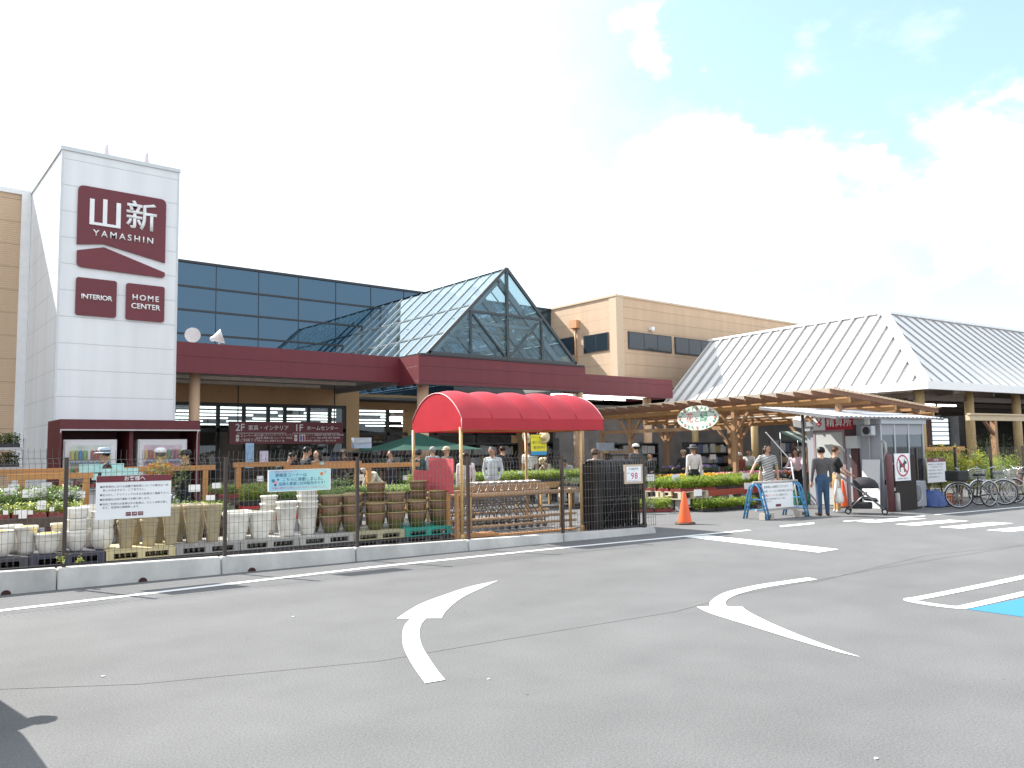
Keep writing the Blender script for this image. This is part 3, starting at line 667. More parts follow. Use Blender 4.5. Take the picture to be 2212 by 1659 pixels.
# ================================================================== FENCE, SIGNS ON IT
M_FEN=mat('fence_brown',(.050,.036,.030),.45,.15,5); M_WIRE=mat('fence_wire',(.13,.115,.105),.5,.2,8)
fe=thing('mesh_fence','dark brown wire mesh fence on the concrete kerb along the plant yard','fence',W(0,0,0),AN)
for k in range(-2,6):
    zt=ktop(2*k); b=MB(); b.box(2*k-.024,2*k+.024,-.024,.024,zt-.02,zt+1.40); b.build('post',M_FEN,fe)
for k in range(-2,5):
    b=MB(); x=2*k+.05
    zt=ktop(2*k+1)+.03
    while x<2*k+1.97:
        pts=[(x,-.034,zt),(x,-.034,zt+1.28),(x-.012,.03,zt+1.345),(x-.02,-.06,zt+1.47)]
        for p,q in zip(pts,pts[1:]): b.bar(p,q,.0044)
        x+=.0667
    for z in (.0,.15,.30,.45,.60,.75,.90,1.05,1.18,1.28): b.bar((2*k+.02,-.040,zt+z),(2*k+1.98,-.040,zt+z),.0048)
    b.bar((2*k+.02,.03,zt+1.345),(2*k+1.98,.03,zt+1.345),.0055)
    b.build('mesh_panel',M_WIRE,fe)
b=MB()   # short return panel past the last post
for q in range(5): b.bar((10.08+q*.06,.02,.12),(10.08+q*.06,.02,1.42),.0052)
for z in (.15,.3,.5,.7,.9,1.1,1.3): b.bar((10.03,.018,z),(10.33,.018,z),.0055)
b.build('mesh_panel',M_WIRE,fe)

def board(name,label,s,o,z,w,h,mats,group=None,th=.03,rz=0):
    t=thing(name,label,'sign',W(s,o,z),AN+rz,group)
    return t
M_BOARD=mat('board_white',(.80,.81,.82),.5,.05,1.5); M_INK=mat('ink_dark',(.06,.06,.07),.6,.1); M_INKG=mat('ink_grey',(.16,.16,.18),.6,.1)
t=thing('notice_board','white notice board with maroon heading and bulleted rules on the fence','sign',W(.80,-.065,.84),AN)
b=MB(); b.box(-.46,.46,-.012,.012,0,.57,.003); b.build('board',M_BOARD,t)
b=MB(); b.box(-.459,.459,-.016,-.0125,.487,.57); b.build('heading',M_SIGN,t)
lettering([('お客様へ',.066,0,.526,0,.006)],[M_LET],t,(0,-.0175,0))
N_=.0335
lettering([('●駐車場内における盗難や事故等についての責任は一切',N_,-.415,.425,0,.003,'LEFT'),('　負いかねますので、ご了承下さい。',N_,-.415,.378,0,.003,'LEFT'),('●空ぶかし・アイドリングのままの駐車はご遠慮下さい。',N_,-.415,.318,0,.003,'LEFT'),
 ('●駐車場内は徐行運転でお願い致します。',N_,-.415,.258,0,.003,'LEFT'),('●当店ご利用のお客様以外の駐車は、かたくお断り致し',N_,-.415,.198,0,.003,'LEFT'),('　ます。発見時は通報致します。',N_,-.415,.152,0,.003,'LEFT')],[M_INK],t,(0,-.0135,0))
b=MB()
for x in (-.10,-.025,.05): b.box(x,x+.062,-.016,-.0125,.035,.085)
b.build('logo_panel',M_SIGN,t)
lettering([('INTERIOR',.012,-.069,.06,0,.001),('HOME',.015,.081,.067,0,.001),('CENTER',.013,.081,.05,0,.001),('山新',.026,.006,.06,0,.001)],[M_LET],t,(0,-.0168,0))
# cyan banner
def mgrad(name,c0,c1):
    m=bpy.data.materials.new(name); m.use_nodes=True; tt=m.node_tree; bb=tt.nodes['Principled BSDF']; tc=tt.nodes.new('ShaderNodeTexCoord'); sx=tt.nodes.new('ShaderNodeSeparateXYZ'); tt.links.new(tc.outputs['Generated'],sx.inputs[0])
    mx=tt.nodes.new('ShaderNodeMixRGB'); tt.links.new(sx.outputs[0],mx.inputs[0]); mx.inputs[1].default_value=(*c0,1); mx.inputs[2].default_value=(*c1,1); tt.links.new(mx.outputs[0],bb.inputs['Base Color']); bb.inputs['Roughness'].default_value=.4; return m
t=thing('banner_sign','pale blue printed board about fruit saplings hung on the fence','sign',W(3.06,-.065,1.12),AN)
b=MB(); b.box(-.47,.47,-.01,.01,0,.30,.003); b.build('board',mgrad('banner_blue',(.28,.55,.70),(.42,.72,.66)),t)
b=MB(); b.box(-.475,-.463,-.014,.014,-.005,.305); b.box(.463,.475,-.014,.014,-.005,.305); b.box(-.463,.463,-.014,.014,.301,.309); b.box(-.463,.463,-.014,.014,-.009,-.001); b.build('frame',M_BOARD,t)
M_PINK=mat('ink_pink',(.60,.13,.25),.6); M_NAVY=mat('ink_navy',(.02,.07,.16),.6)
lettering([('果樹苗コーナーは',.060,-.135,.225,1,.005),('こちらに移動しました。',.060,.06,.160,1,.005),('品揃え豊富に好評販売中です！',.053,.05,.098,1,.004),('市販の果実では味わえないもぎたてのおいしさ！',.038,0,.038,0,.003),('お客様のご要望にお応えして',.026,-.22,.277,0,.002)],[M_PINK,M_NAVY],t,(0,-.0112,0))
b=MB()
for (x,z,r,i) in ((-.36,.12,.030,1),(-.33,.165,.016,2),(-.37,.09,.02,2),(.335,.235,.026,3),(.39,.26,.017,1),(-.40,.15,.026,0)):
    b.use(i); b.prism([(x+r*math.cos(a*math.pi/8),-.0115,z+r*math.sin(a*math.pi/8)) for a in range(16)],(0,.001,0))
b.build('fruit_picture',[mat('fr_leaf',(.05,.22,.30)),mat('fr_pink',(.75,.35,.45)),mat('fr_dark',(.03,.15,.22)),mat('fr_orange',(.75,.20,.04))],t)
# kerosene price board
t=thing('price_board','framed white price board reading 98 at the fence end beside black gate','sign',W(9.68,-.07,.98),AN)
b=MB(); b.box(-.235,.235,-.012,.012,0,.37); b.build('frame',mat('frame_tan',(.50,.40,.30),.6,.1),t)
b=MB(); b.box(-.185,.185,-.018,-.0125,.045,.33); b.build('sheet',M_BOARD,t)
lettering([('灯油販売中',.052,0,.283,0,.003),('１ℓ',.026,0,.232,0,.002),('現金価格',.020,-.14,.205,0,.001),('98',.17,.01,.145,1,.008,'CENTER',1.12),('円',.03,.15,.09,1,.002),('配達も承ります。店員までお申し付け下さい。',.0145,0,.062,0,.001)],[M_NAVY,mat('ink_magenta',(.50,.02,.12),.6)],t,(0,-.0195,0))

# ================================================================== PALLETS AND POTS
def pallet_mesh():
    b=MB(); w=.95; d=1.0
    b.box(0,w,0,d,.125,.14)
    for x0,x1 in ((0,.10),(.425,.525),(.85,.95)):
        b.box(x0,x1,0,.10,.015,.125); b.box(x0,x1,.45,.55,.015,.125); b.box(x0,x1,.9,1.0,.015,.125)
    b.box(0,w,0,.10,0,.015); b.box(0,w,.45,.55,0,.015); b.box(0,w,.9,1.0,0,.015); b.box(.10,.425,.004,.02,.095,.125); b.box(.525,.85,.004,.02,.095,.125)
    for x in (.18,.26,.34,.60,.68,.76): b.box(x,x+.018,.12,.44,.03,.12)
    return b
PALC=[('dark grey',(.05,.05,.06)),('dark navy',(.035,.035,.06)),('cream yellow',(.55,.47,.26)),('grey',(.30,.29,.28)),('grey',(.36,.35,.33)),('light grey',(.40,.39,.37)),('cream yellow',(.46,.42,.26)),('green',(.02,.30,.23))]
PALW=['under the yellow-lined pots','under the white urns','under the left tan pots','under the right tan pots','under the white tapered pots','under the tall white stack','under the left brown stacks','under the right brown stacks beside the red canopy']
for i,(cn,c) in enumerate(PALC):
    s0=-1.28+.962*i
    o=pallet_mesh().build('pallet',mat('pallet_'+cn.replace(' ','_')+str(i),c,.55,.14,3),None,W(s0,1.3,.145),AN)
    tag(o,cn+' plastic pallet '+PALW[i],'pallet','pallets along the fence')
for i in range(8):
    s0=-1.30+.962*i
    o=pallet_mesh().build('pallet',mat('pallet_lower',(.045,.045,.05),.6,.2,3),None,W(s0,1.32,.002),AN)
    tag(o,'black lower pallet beneath the pallet '+PALW[i],'pallet','pallets along the fence')
PZ=.288
M_WPOT=mat('pot_white',(.66,.635,.58),.5,.22,7); M_TPOT=mat('pot_tan',(.33,.27,.165),.6,.24,6); M_YEL=mat('pot_yellow_inside',(.85,.70,.06),.5,.08); M_BEIP=mat('pot_cream',(.62,.56,.45),.5,.1)
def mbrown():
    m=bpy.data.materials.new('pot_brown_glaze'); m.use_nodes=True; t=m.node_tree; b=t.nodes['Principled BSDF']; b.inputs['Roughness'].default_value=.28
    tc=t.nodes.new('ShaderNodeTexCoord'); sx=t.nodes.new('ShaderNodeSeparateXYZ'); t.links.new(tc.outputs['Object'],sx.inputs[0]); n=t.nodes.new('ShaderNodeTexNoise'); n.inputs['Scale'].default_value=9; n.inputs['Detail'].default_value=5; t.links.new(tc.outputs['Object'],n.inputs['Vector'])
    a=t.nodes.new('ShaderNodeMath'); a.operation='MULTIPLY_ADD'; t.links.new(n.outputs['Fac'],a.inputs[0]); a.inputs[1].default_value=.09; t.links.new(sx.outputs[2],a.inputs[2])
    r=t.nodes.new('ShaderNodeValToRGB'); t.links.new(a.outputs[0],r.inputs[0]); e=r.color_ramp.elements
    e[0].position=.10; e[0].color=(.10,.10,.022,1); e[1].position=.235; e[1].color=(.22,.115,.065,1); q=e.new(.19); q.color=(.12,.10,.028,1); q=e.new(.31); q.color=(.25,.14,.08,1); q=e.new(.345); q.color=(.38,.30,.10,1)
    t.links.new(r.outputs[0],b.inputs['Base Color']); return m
M_BROWN=mbrown(); M_BRIN=mat('pot_brown_inside',(.17,.09,.05),.8,.15)
def hollow(b,prof,th,seg=22,sq=None,i0=0,i1=1):
    b.use(i0).lathe(prof,seg,sq=sq); r,z=prof[-1]
    b.use(i0); top=[(r,z),(r-th,z+.001)]
    # rim and inner wall
    b.lathe([(r,z-.0005),(r-th*.3,z+.006),(r-th,z)],seg,sq=sq) if False else None
    b.use(i1).lathe([(max(.02,prof[0][0]-th),.03)]+[(max(.02,p-th),zz) for p,zz in prof[1:-1] if zz>.05]+[(r-th,z-.004)],seg,sq=sq)
    return b
def strip_caps(b):
    return b
class PotMesh: pass
def pot_mesh(kind):
    b=MB()
    def open_lathe(prof,seg,sq,mi):
        rings=[]; b.mi=mi
        for r,z in prof:
            ring=[]
            for k in range(seg):
                a=2*math.pi*(k+.5)/seg; ca,sa=math.cos(a),math.sin(a)
                if sq: q=(abs(ca)**sq+abs(sa)**sq)**(-1/sq); ca*=q; sa*=q
                ring.append(b.bm.verts.new((r*ca,r*sa,z)))
            rings.append(ring)
        for A,B in zip(rings,rings[1:]):
            for k in range(seg):
                f=b.bm.faces.new((A[k],A[(k+1)%seg],B[(k+1)%seg],B[k])); f.material_index=mi; f.smooth=(sq is None) 
        return rings
    def make(prof,th,seg=22,sq=None):
        r,z=prof[-1]
        o=open_lathe(prof+[(r-th*.5,z+.006),(r-th,z)],seg,sq,0)
        i=open_lathe([(r-th,z)]+[(max(.02,p-th),zz) for p,zz in reversed(prof[1:-1]) if zz>.05]+[(max(.02,prof[0][0]-th*.5),.035)],seg,sq,1)
        b.bm.faces.new(o[0][::-1]); f=b.bm.faces.new(i[-1]); f.material_index=1
        bmesh.ops.remove_doubles(b.bm,verts=b.bm.verts,dist=1e-5)
    if kind=='brown': make([(.105,0),(.115,.01),(.140,.08),(.161,.17),(.171,.255),(.172,.262),(.186,.268),(.191,.292)],.028)
    elif kind=='urn': make([(.07,0),(.085,.02),(.105,.06),(.135,.14),(.152,.22),(.156,.245),(.150,.25),(.162,.27),(.165,.30)],.02)
    elif kind=='round': make([(.075,0),(.10,.02),(.14,.09),(.163,.18),(.160,.27),(.145,.33),(.150,.345),(.165,.36)],.02)
    elif kind=='bowl': make([(.085,0),(.105,.02),(.135,.10),(.152,.20),(.157,.26),(.165,.265),(.168,.29)],.018)
    elif kind=='tan': make([(.078,0),(.082,.02),(.108,.30),(.128,.54),(.136,.545),(.139,.585)],.022,24,5)
    elif kind=='tansmall': make([(.078,0),(.092,.10),(.118,.36),(.126,.365),(.129,.40)],.022,24,5)
    elif kind=='wsquare': make([(.125,0),(.128,.02),(.165,.20),(.195,.385),(.205,.39),(.208,.43)],.025,24,5)
    elif kind=='wtall': make([(.105,0),(.115,.02),(.145,.22),(.17,.44),(.178,.445),(.182,.475)],.022)
    elif kind=='cyl': make([(.09,0),(.11,.05),(.125,.22),(.14,.36),(.15,.365),(.152,.395)],.02)
    return b
PM={}
def pot(kind,s,o,z,label,mats,cat='plant pot',group='pots on the pallets',rz=None,tilt=0):
    key=(kind,mats[0].name,mats[1].name)
    if key not in PM:
        ob=pot_mesh(kind).build('flower_pot',mats); PM[key]=ob.data
    else: ob=bpy.data.objects.new('flower_pot',PM[key]); COL.objects.link(ob)
    ob.location=W(s,o,z); ob.rotation_euler=(tilt,0,AN+(random.uniform(-.15,.15) if rz is None else rz)); tag(ob,label,cat,group); return ob
LV={1:['single'],2:['lower','upper'],3:['bottom','middle','top'],4:['bottom','second','third','topmost']}
def stack(kind,s,o,n,dz,mats,desc,where,z=PZ):
    for i in range(n):
        pos='' if n==1 else f', {LV[n][i]} of its stack'
        pot(kind,s+random.uniform(-.006,.006),o,z+dz*i,f'{desc} {where}{pos}',mats)
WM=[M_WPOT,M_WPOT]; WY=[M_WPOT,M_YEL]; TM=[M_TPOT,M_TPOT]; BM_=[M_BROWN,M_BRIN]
stack('round',-.66,1.62,1,.1,WY,'rounded white pot with yellow inside','at the left picture edge')
stack('cyl',-.35,1.72,1,.1,WY,'tall white pot with yellow inside','left of the yellow-lined bowl')
stack('bowl',-.09,1.58,1,.1,[M_WPOT,M_YEL],'low white bowl pot with bright yellow inside','nearest the first fence post')
stack('cyl',-.52,2.08,1,.1,WM,'plain white pot','behind the yellow-lined pots')
stack('tansmall',.09,1.86,1,.1,[M_BEIP,M_BEIP],'small cream pot','half hidden behind the first fence post')
stack('urn',.29,1.66,3,.165,WM,'white urn pot','right of the first fence post')
stack('round',.62,1.66,2,.20,WM,'white rounded urn','under the left corner of the notice board')
stack('urn',.52,2.05,3,.165,WM,'pale urn','behind the white rounded urns')
for i,(s_,w) in enumerate(((.95,'leftmost under the notice board'),(1.27,'second under the notice board'),(1.59,'at the right corner of the notice board'),(1.90,'second to the right of the notice board'),(2.21,'next to the square white pots'))):
    stack('tan' if i>1 else 'tansmall',s_,1.64+.02*(i%2),2 if i<2 else 1,.12,TM,'tall square tan pot',w)
for i,s_ in enumerate((1.12,1.45,1.76,2.05)): stack('tan',s_,2.05,1,.1,TM,'square tan pot','in the back row '+['behind the leftmost tan pots','under the notice board centre','right of the notice board','beside the white pots'][i])
stack('wsquare',2.57,1.62,1,.1,WM,'square white tapered pot','right after the second fence post')
stack('wsquare',2.96,1.66,1,.1,WM,'wide square white pot','between the square pot and the round white stack')
stack('wsquare',2.72,2.10,1,.1,WM,'square white pot in the back row','behind the two square white pots')
stack('cyl',3.27,2.18,3,.13,WM,'slim round white pot','behind the white tapered pots')
stack('wtall',3.40,1.62,2,.10,WM,'round white tapered pot','below the pale blue banner, short stack')
stack('wtall',3.77,1.64,4,.095,WM,'round white tapered pot','in the tallest white stack')
BW=['next to the tallest white stack','left of the third fence post','right of the third fence post, lower stack','right of the third fence post, higher stack','on the left half of the green pallet','on the right half of the green pallet']
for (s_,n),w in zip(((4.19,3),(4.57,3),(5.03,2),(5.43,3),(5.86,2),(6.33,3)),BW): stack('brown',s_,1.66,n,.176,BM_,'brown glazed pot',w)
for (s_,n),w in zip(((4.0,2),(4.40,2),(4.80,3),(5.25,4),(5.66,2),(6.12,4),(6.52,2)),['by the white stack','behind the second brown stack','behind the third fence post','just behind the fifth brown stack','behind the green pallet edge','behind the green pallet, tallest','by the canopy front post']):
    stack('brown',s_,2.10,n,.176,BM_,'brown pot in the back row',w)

# ================================================================== CART SHELTER
cs=thing('cart_shelter','red barrel-vaulted canopy on yellow posts sheltering shopping carts','shelter',W(6.47,1.0,0),AN)
M_RED=mat('canvas_red',(.62,.022,.030),.55,.06,3,spec=.3); M_YP=mat('post_yellow_paint',(.62,.40,.16),.45,.10,5); M_ORB=mat('timber_orange',(.50,.235,.08),.6,.18,4,aniso=(.6,4,4))
def mcanvas():
    m=bpy.data.materials.new('canvas_red_fabric'); m.use_nodes=True; t=m.node_tree; b=t.nodes['Principled BSDF']; L=t.links.new; out=t.nodes['Material Output']
    b.inputs['Roughness'].default_value=.5; b.inputs['Specular IOR Level'].default_value=.55
    tc=t.nodes.new('ShaderNodeTexCoord'); n=t.nodes.new('ShaderNodeTexNoise'); n.inputs['Scale'].default_value=2.5; n.inputs['Detail'].default_value=6; L(tc.outputs['Object'],n.inputs['Vector'])
    r=t.nodes.new('ShaderNodeValToRGB'); L(n.outputs['Fac'],r.inputs[0]); e=r.color_ramp.elements; e[0].position=.3; e[0].color=(.41,.010,.022,1); e[1].position=.7; e[1].color=(.48,.014,.028,1); L(r.outputs[0],b.inputs['Base Color'])
    tl=t.nodes.new('ShaderNodeBsdfTranslucent'); tl.inputs[0].default_value=(.75,.03,.03,1); mx=t.nodes.new('ShaderNodeMixShader'); mx.inputs[0].default_value=.06; L(b.outputs[0],mx.inputs[1]); L(tl.outputs[0],mx.inputs[2]); L(mx.outputs[0],out.inputs['Surface']); return m
M_CANV=mcanvas()
LEN,DEP=3.38,2.05; ZB,ZV,ZA=2.055,2.275,2.80
def arch(k,n,bul=0):
    h_=ZA-ZV; w_=DEP/2; R_=(w_*w_+h_*h_)/(2*h_); A_=math.asin(w_/R_); a=-A_+2*A_*k/n; y=DEP/2+R_*math.sin(a); z=ZA-R_+R_*math.cos(a)+bul*math.cos(a*math.pi/2/A_)
    return y,z
b=MB(); n=16; ns=50; rows=[]
for i in range(ns+1):
    x=LEN*i/ns; ph=(i/ns*5)%1; bul=.06*math.sin(math.pi*ph) if 0<i<ns else 0
    rows.append([b.bm.verts.new((x,0,ZB))]+[b.bm.verts.new((x,*arch(k,n,bul))) for k in range(n+1)]+[b.bm.verts.new((x,DEP,ZB))])
for A,B in zip(rows,rows[1:]):
    for k in range(n+2):
        f=b.bm.faces.new((A[k],B[k],B[k+1],A[k+1])); f.smooth=k not in (0,n+1)
for f in b.bm.faces: f.smooth=True
for e in b.bm.edges:
    ks=[abs(v.co.z-ZV)<1e-4 and (v.co.y<.01 or v.co.y>DEP-.01) for v in e.verts]
    if all(ks): e.smooth=False
b.build('canopy_cover',M_CANV,cs,recalc=False)
b=MB()
for i in range(1,5):
    x=LEN*i/5; b.tube([(x,y,z+.004) for y,z in [arch(k,n) for k in range(n+1)]],.006,5)
b.build('seam',mat('seam_dark_red',(.30,.008,.016),.7),cs)
for x in (0,LEN):
    b=MB(); b.poly([(x+(-.002 if x==0 else .002),y,z) for y,z in [(0,ZB)]+[arch(k,n) for k in range(n+1)]+[(DEP,ZB)]]); b.build('end_panel',M_CANV,cs)
b=MB(); 
for x in (-.008,LEN+.008): b.tube([(x,y,z) for y,z in [arch(k,n) for k in range(n+1)]],.010,6)
b.tube([(-.008,0,ZB),(-.008,0,ZV)],.009,6); b.build('piping',mat('piping_pink',(.80,.42,.42),.5),cs)
b=MB()
for x in (.03,LEN/2,LEN-.03):
    b.tube([(x,.02+y*(DEP-.04)/DEP,z-.06) for y,z in [arch(k,n) for k in range(n+1)]],.018,6); b.bar((x,.03,ZB+.03),(x,DEP-.03,ZB+.03),.04)
for y in (.03,DEP-.03): b.bar((.03,y,ZB+.045),(LEN-.03,y,ZB+.045),.04)
b.build('roof_frame',M_YP,cs)
for x,y in ((.02,.08),(2.81,.06),(.0,DEP-.05),(2.83,DEP+.0)):
    b=MB(); b.lathe([(.034,0),(.034,ZB+.05)],12,(x,y,0)); b.lathe([(.06,0),(.05,.10),(.036,.14)],12,(x,y,0)); b.build('post',M_YP,cs)
b=MB()
for y,zs in ((.95,(.78,.30,.155)),(1.95,(.80,.33,.17))):
    for z in zs: b.tube([(.05,y,z),(3.35,y,z)],.028 if z<.5 else .045,10)
b.box(.9,3.02,1.55,1.60,.84,.93); b.build('guard_rail',mat('rail_tan',(.50,.32,.18),.5,.12,5),cs)
for x,y in ((.72,.95),(3.2,.95),(.3,1.95),(3.15,1.95),(3.16,1.25)):
    b=MB(); b.lathe([(.03,0),(.03,.84)],10,(x,y,0)); b.build('rail_post',M_YP,cs)
b=MB(); b.box(.0,.9,.2,.55,.05,.10); b.box(.1,2.9,.35,.45,.02,.05); b.box(-.10,-.05,.05,.12,.0,.9); b.box(-.10,-.05,.38,.45,0,.9); b.build('base_timber',M_ORB,cs)
b=MB(); q=[(1.93,.93),(.30,.86),(.28,1.52),(1.27,1.55),(1.27,1.29),(1.93,1.30)]
b.prism([(-.02,y,z) for y,z in q],(-.018,0,0)); b.build('side_panel',mat('panel_red_pink',(.62,.10,.12),.5,.05),cs)
# shopping carts nested in a row
M_CHR=mat('cart_steel',(.20,.19,.18),.35,.1,6,metal=.7); M_CHRL=mat('cart_handle',(.55,.53,.50),.35,.1,metal=.5); M_RUB=mat('rubber_grey',(.10,.11,.13),.6); M_RUBL=mat('rubber_light',(.22,.26,.32),.5)
def cart_parts(t):
    b=MB()
    for y in (-.24,.24):
        b.tube([(-.02,y,.13),(-.02,y,.30),(-.28,y,.66),(-.30,y,.72),(-.22,y,.80),(-.14,y,.98)],.013,6)
        b.tube([(-.02,y,.16),(-.84,y,.16)],.012,6); b.tube([(-.80,y,.13),(-.66,y,.62)],.012,6)
        b.tube([(-.30,y,.70),(-1.02,y,.66)],.011,6); b.tube([(-.28,y,.52),(-.98,y,.54)],.009,6)
    for x in (-.05,-.4,-.82): b.bar((x,-.24,.165),(x,.24,.165),.014)
    b.build('frame',M_CHR,t)
    b=MB(); b.tube([(-.14,-.27,.985),(-.14,.27,.985)],.020,8); b.build('handle',M_CHRL,t)
    b=MB()
    for k in range(5):
        x=-.32-.15*k; b.bar((x,-.235,.69),(x,-.22,.545),.006); b.bar((x,.235,.69),(x,.22,.545),.006); b.bar((x,-.22,.545),(x,.22,.545),.006)
    for k in range(4):
        y=-.20+.13*k; b.bar((-.30,y,.54),(-.96,y,.54),.006); b.bar((-1.0,y,.67),(-.96,y,.54),.006)
    for z in (.58,.63): 
        for y in (-.228,.228): b.bar((-.31,y,z),(-1.0,y,z),.006)
    b.build('basket',M_CHR,t)
    for x in (-.03,-.80):
        for y in (-.25,.25):
            b=MB(); b.tube([(x,y-.016,.06),(x,y+.016,.06)],.058,14); b.build('wheel',M_RUBL if y<0 and x<-.5 else M_RUB,t)
cart0=None
CLAB=['rightmost of its row, handle clear','second from the right end of the row','third from the right end of the row','fourth from the right end of the row','middle one of the nested row','fourth from the left end of the row','third from the left end of the row','second from the left end of the row','leftmost, front of the nested row']
for i in range(9):
    if cart0 is None:
        cart0=thing('shopping_cart','grey wire shopping cart','shopping cart',(0,0,0),AN,'shopping carts nested under the red canopy'); cart_parts(cart0); c=cart0
    else: c=copy_tree(cart0)
    c.location=W(9.32-.185*i,2.62-.0*i,.008); c['label']='grey wire shopping cart under the red canopy, '+CLAB[i]

# ================================================================== FOLDED BLACK GATE
fg=thing('folding_gate','black accordion gate folded up against the fence end','gate',W(9.28,.62,0),AN)
M_BLK=mat('gate_black',(.014,.014,.016),.35,.2,6)
b=MB(); 
def loop(b,x,y0=.0,y1=.56,h=1.42):
    pts=[(x,y0,.10),(x,y0,h-.14),(x,y0+.04,h-.04),(x,y0+.14,h),(x,y1-.14,h),(x,y1-.04,h-.04),(x,y1,h-.14),(x,y1,.10)]
    b.tube(pts,.020,7); b.bar((x,y0,.16),(x,y1,.16),.025); b.bar((x,y0,1.0),(x,y1,1.0),.02)
    for k in (1,2,3): b.bar((x,y0+(y1-y0)*k/4,.16),(x,y0+(y1-y0)*k/4,h-.02),.016)
loop(b,0); l0=b.build('folded_bar',M_BLK,fg); l0.location=(.20,0,0)
for i in range(1,22):
    o=bpy.data.objects.new('folded_bar',l0.data); COL.objects.link(o); o.parent=fg; o.location=(.20+.045*i,.012*math.sin(i*1.7),0)
b=MB(); b.box(-.04,.05,-.04,.05,0,1.42); b.box(.12,.17,.0,.56,.0,1.36); b.build('end_post',M_BLK,fg)
b=MB(); b.box(.10,1.2,.0,.03,.05,.10); b.box(.1,1.2,.53,.56,.05,.1); b.build('bottom_rail',M_BLK,fg)
b=MB(); b.tube([(1.24,-.06,.075),(1.24,-.02,.075)],.072,14); b.build('wheel',M_BLK,fg)
b=MB(); b.box(-.02,1.22,-.022,-.012,.62,.66); b.bar((.1,-.024,.1),(1.15,-.024,1.3),.012); b.build('hinge_strip',mat('gate_hinge',(.035,.034,.034),.4),fg)

# ================================================================== CONE + TEMPORARY SIGN
M_CONE=mat('cone_orange',(.80,.11,.02),.45,.08,4); M_CONEB=mat('cone_base',(.10,.045,.03),.7,.2)
def cone(name,lab,loc,h=.70,k=1.0):
    t=thing(name,lab,'traffic cone',loc,AN,'traffic cones'); 
    b=MB(); b.lathe([(.155*k,.035),(.150*k,.05),(.035,h-.02),(.022,h),(.0,h+.002)],20); b.build('body',M_CONE,t)
    b=MB(); b.lathe([(.235*k,0),(.24*k,.02),(.22*k,.036),(.10,.04)],8); b.build('base',M_CONEB,t); return t
cone('traffic_cone','orange traffic cone with dark base standing alone beyond the fence end',W(11.95,.83,.004))
aw=thing('barrier_sign','white notice board hung between two blue A-frame trestles on the asphalt','sign',W(14.62,.52,.004),AN)
M_BLUEP=mat('trestle_blue',(.05,.22,.42),.4,.15,6); M_PIPE=mat('pipe_grey',(.42,.40,.38),.5,.15); M_CEM=mat('cement_block',(.42,.38,.33),.9,.15,6)
for x in (-.70,.70):
    b=MB(); 
    for dx in (-.05,.05):
        b.tube([(x+dx,-.33,.0),(x+dx,-.17,.62),(x+dx,-.13,.73),(x+dx,-.05,.79),(x+dx,.05,.79),(x+dx,.13,.73),(x+dx,.17,.62),(x+dx,.33,.0)],.022,8)
    for y,z in ((-.30,.12),(.30,.12),(-.25,.31),(.25,.31),(-.19,.55),(.19,.55)): b.bar((x-.06,y,z),(x+.06,y,z),.03)
    for z,y in ((.22,.27),(.45,.215)): b.bar((x,-y,z),(x,y,z),.025)
    b.build('trestle',M_BLUEP,aw)
b=MB(); b.tube([(-.78,0,.83),(.80,0,.83)],.03,10); b.tube([(-.74,-.02,.20),(.78,-.02,.20)],.028,10); b.build('pipe',M_PIPE,aw)
b=MB(); b.box(-.52,.56,-.055,-.035,.225,.80); b.build('board',M_BOARD,aw)
lettering([('駐車場には傾斜がございます。',.066,-.47,.715,0,.003,'LEFT'),('台車・カートをご利用の際には右下の',.060,-.47,.615,0,.003,'LEFT'),('車輪',.060,-.47,.52,1,.004,'LEFT'),('ストッパー',.060,-.345,.52,1,.004,'LEFT'),('をご使用下さい。',.060,-.06,.52,0,.003,'LEFT'),('傾斜地での放置は危険ですので、絶対に',.042,-.47,.44,0,.002,'LEFT'),('お止め下さい。',.042,-.47,.385,0,.002,'LEFT')],[M_INK,mat('ink_red',(.6,.05,.05),.6)],aw,(0,-.0565,0))
b=MB(); b.box(-.08,.10,-.062,-.056,.26,.315); b.build('logo_panel',M_SIGN,aw)
for x,w in ((-.62,'left'),(.60,'right')):
    b=MB(); b.box(-.16,.16,-.08,.08,0,.035); b.box(-.16,-.06,-.08,.08,.035,.11); b.box(.06,.16,-.08,.08,.035,.11); b.box(-.16,.16,-.08,.08,.11,.15); o=b.build('cement_block',M_CEM,None,W(14.62+x,.30,.005),AN)
    tag(o,f'hollow cement weight block under the {w} blue trestle','cement block','cement weights under the trestles')
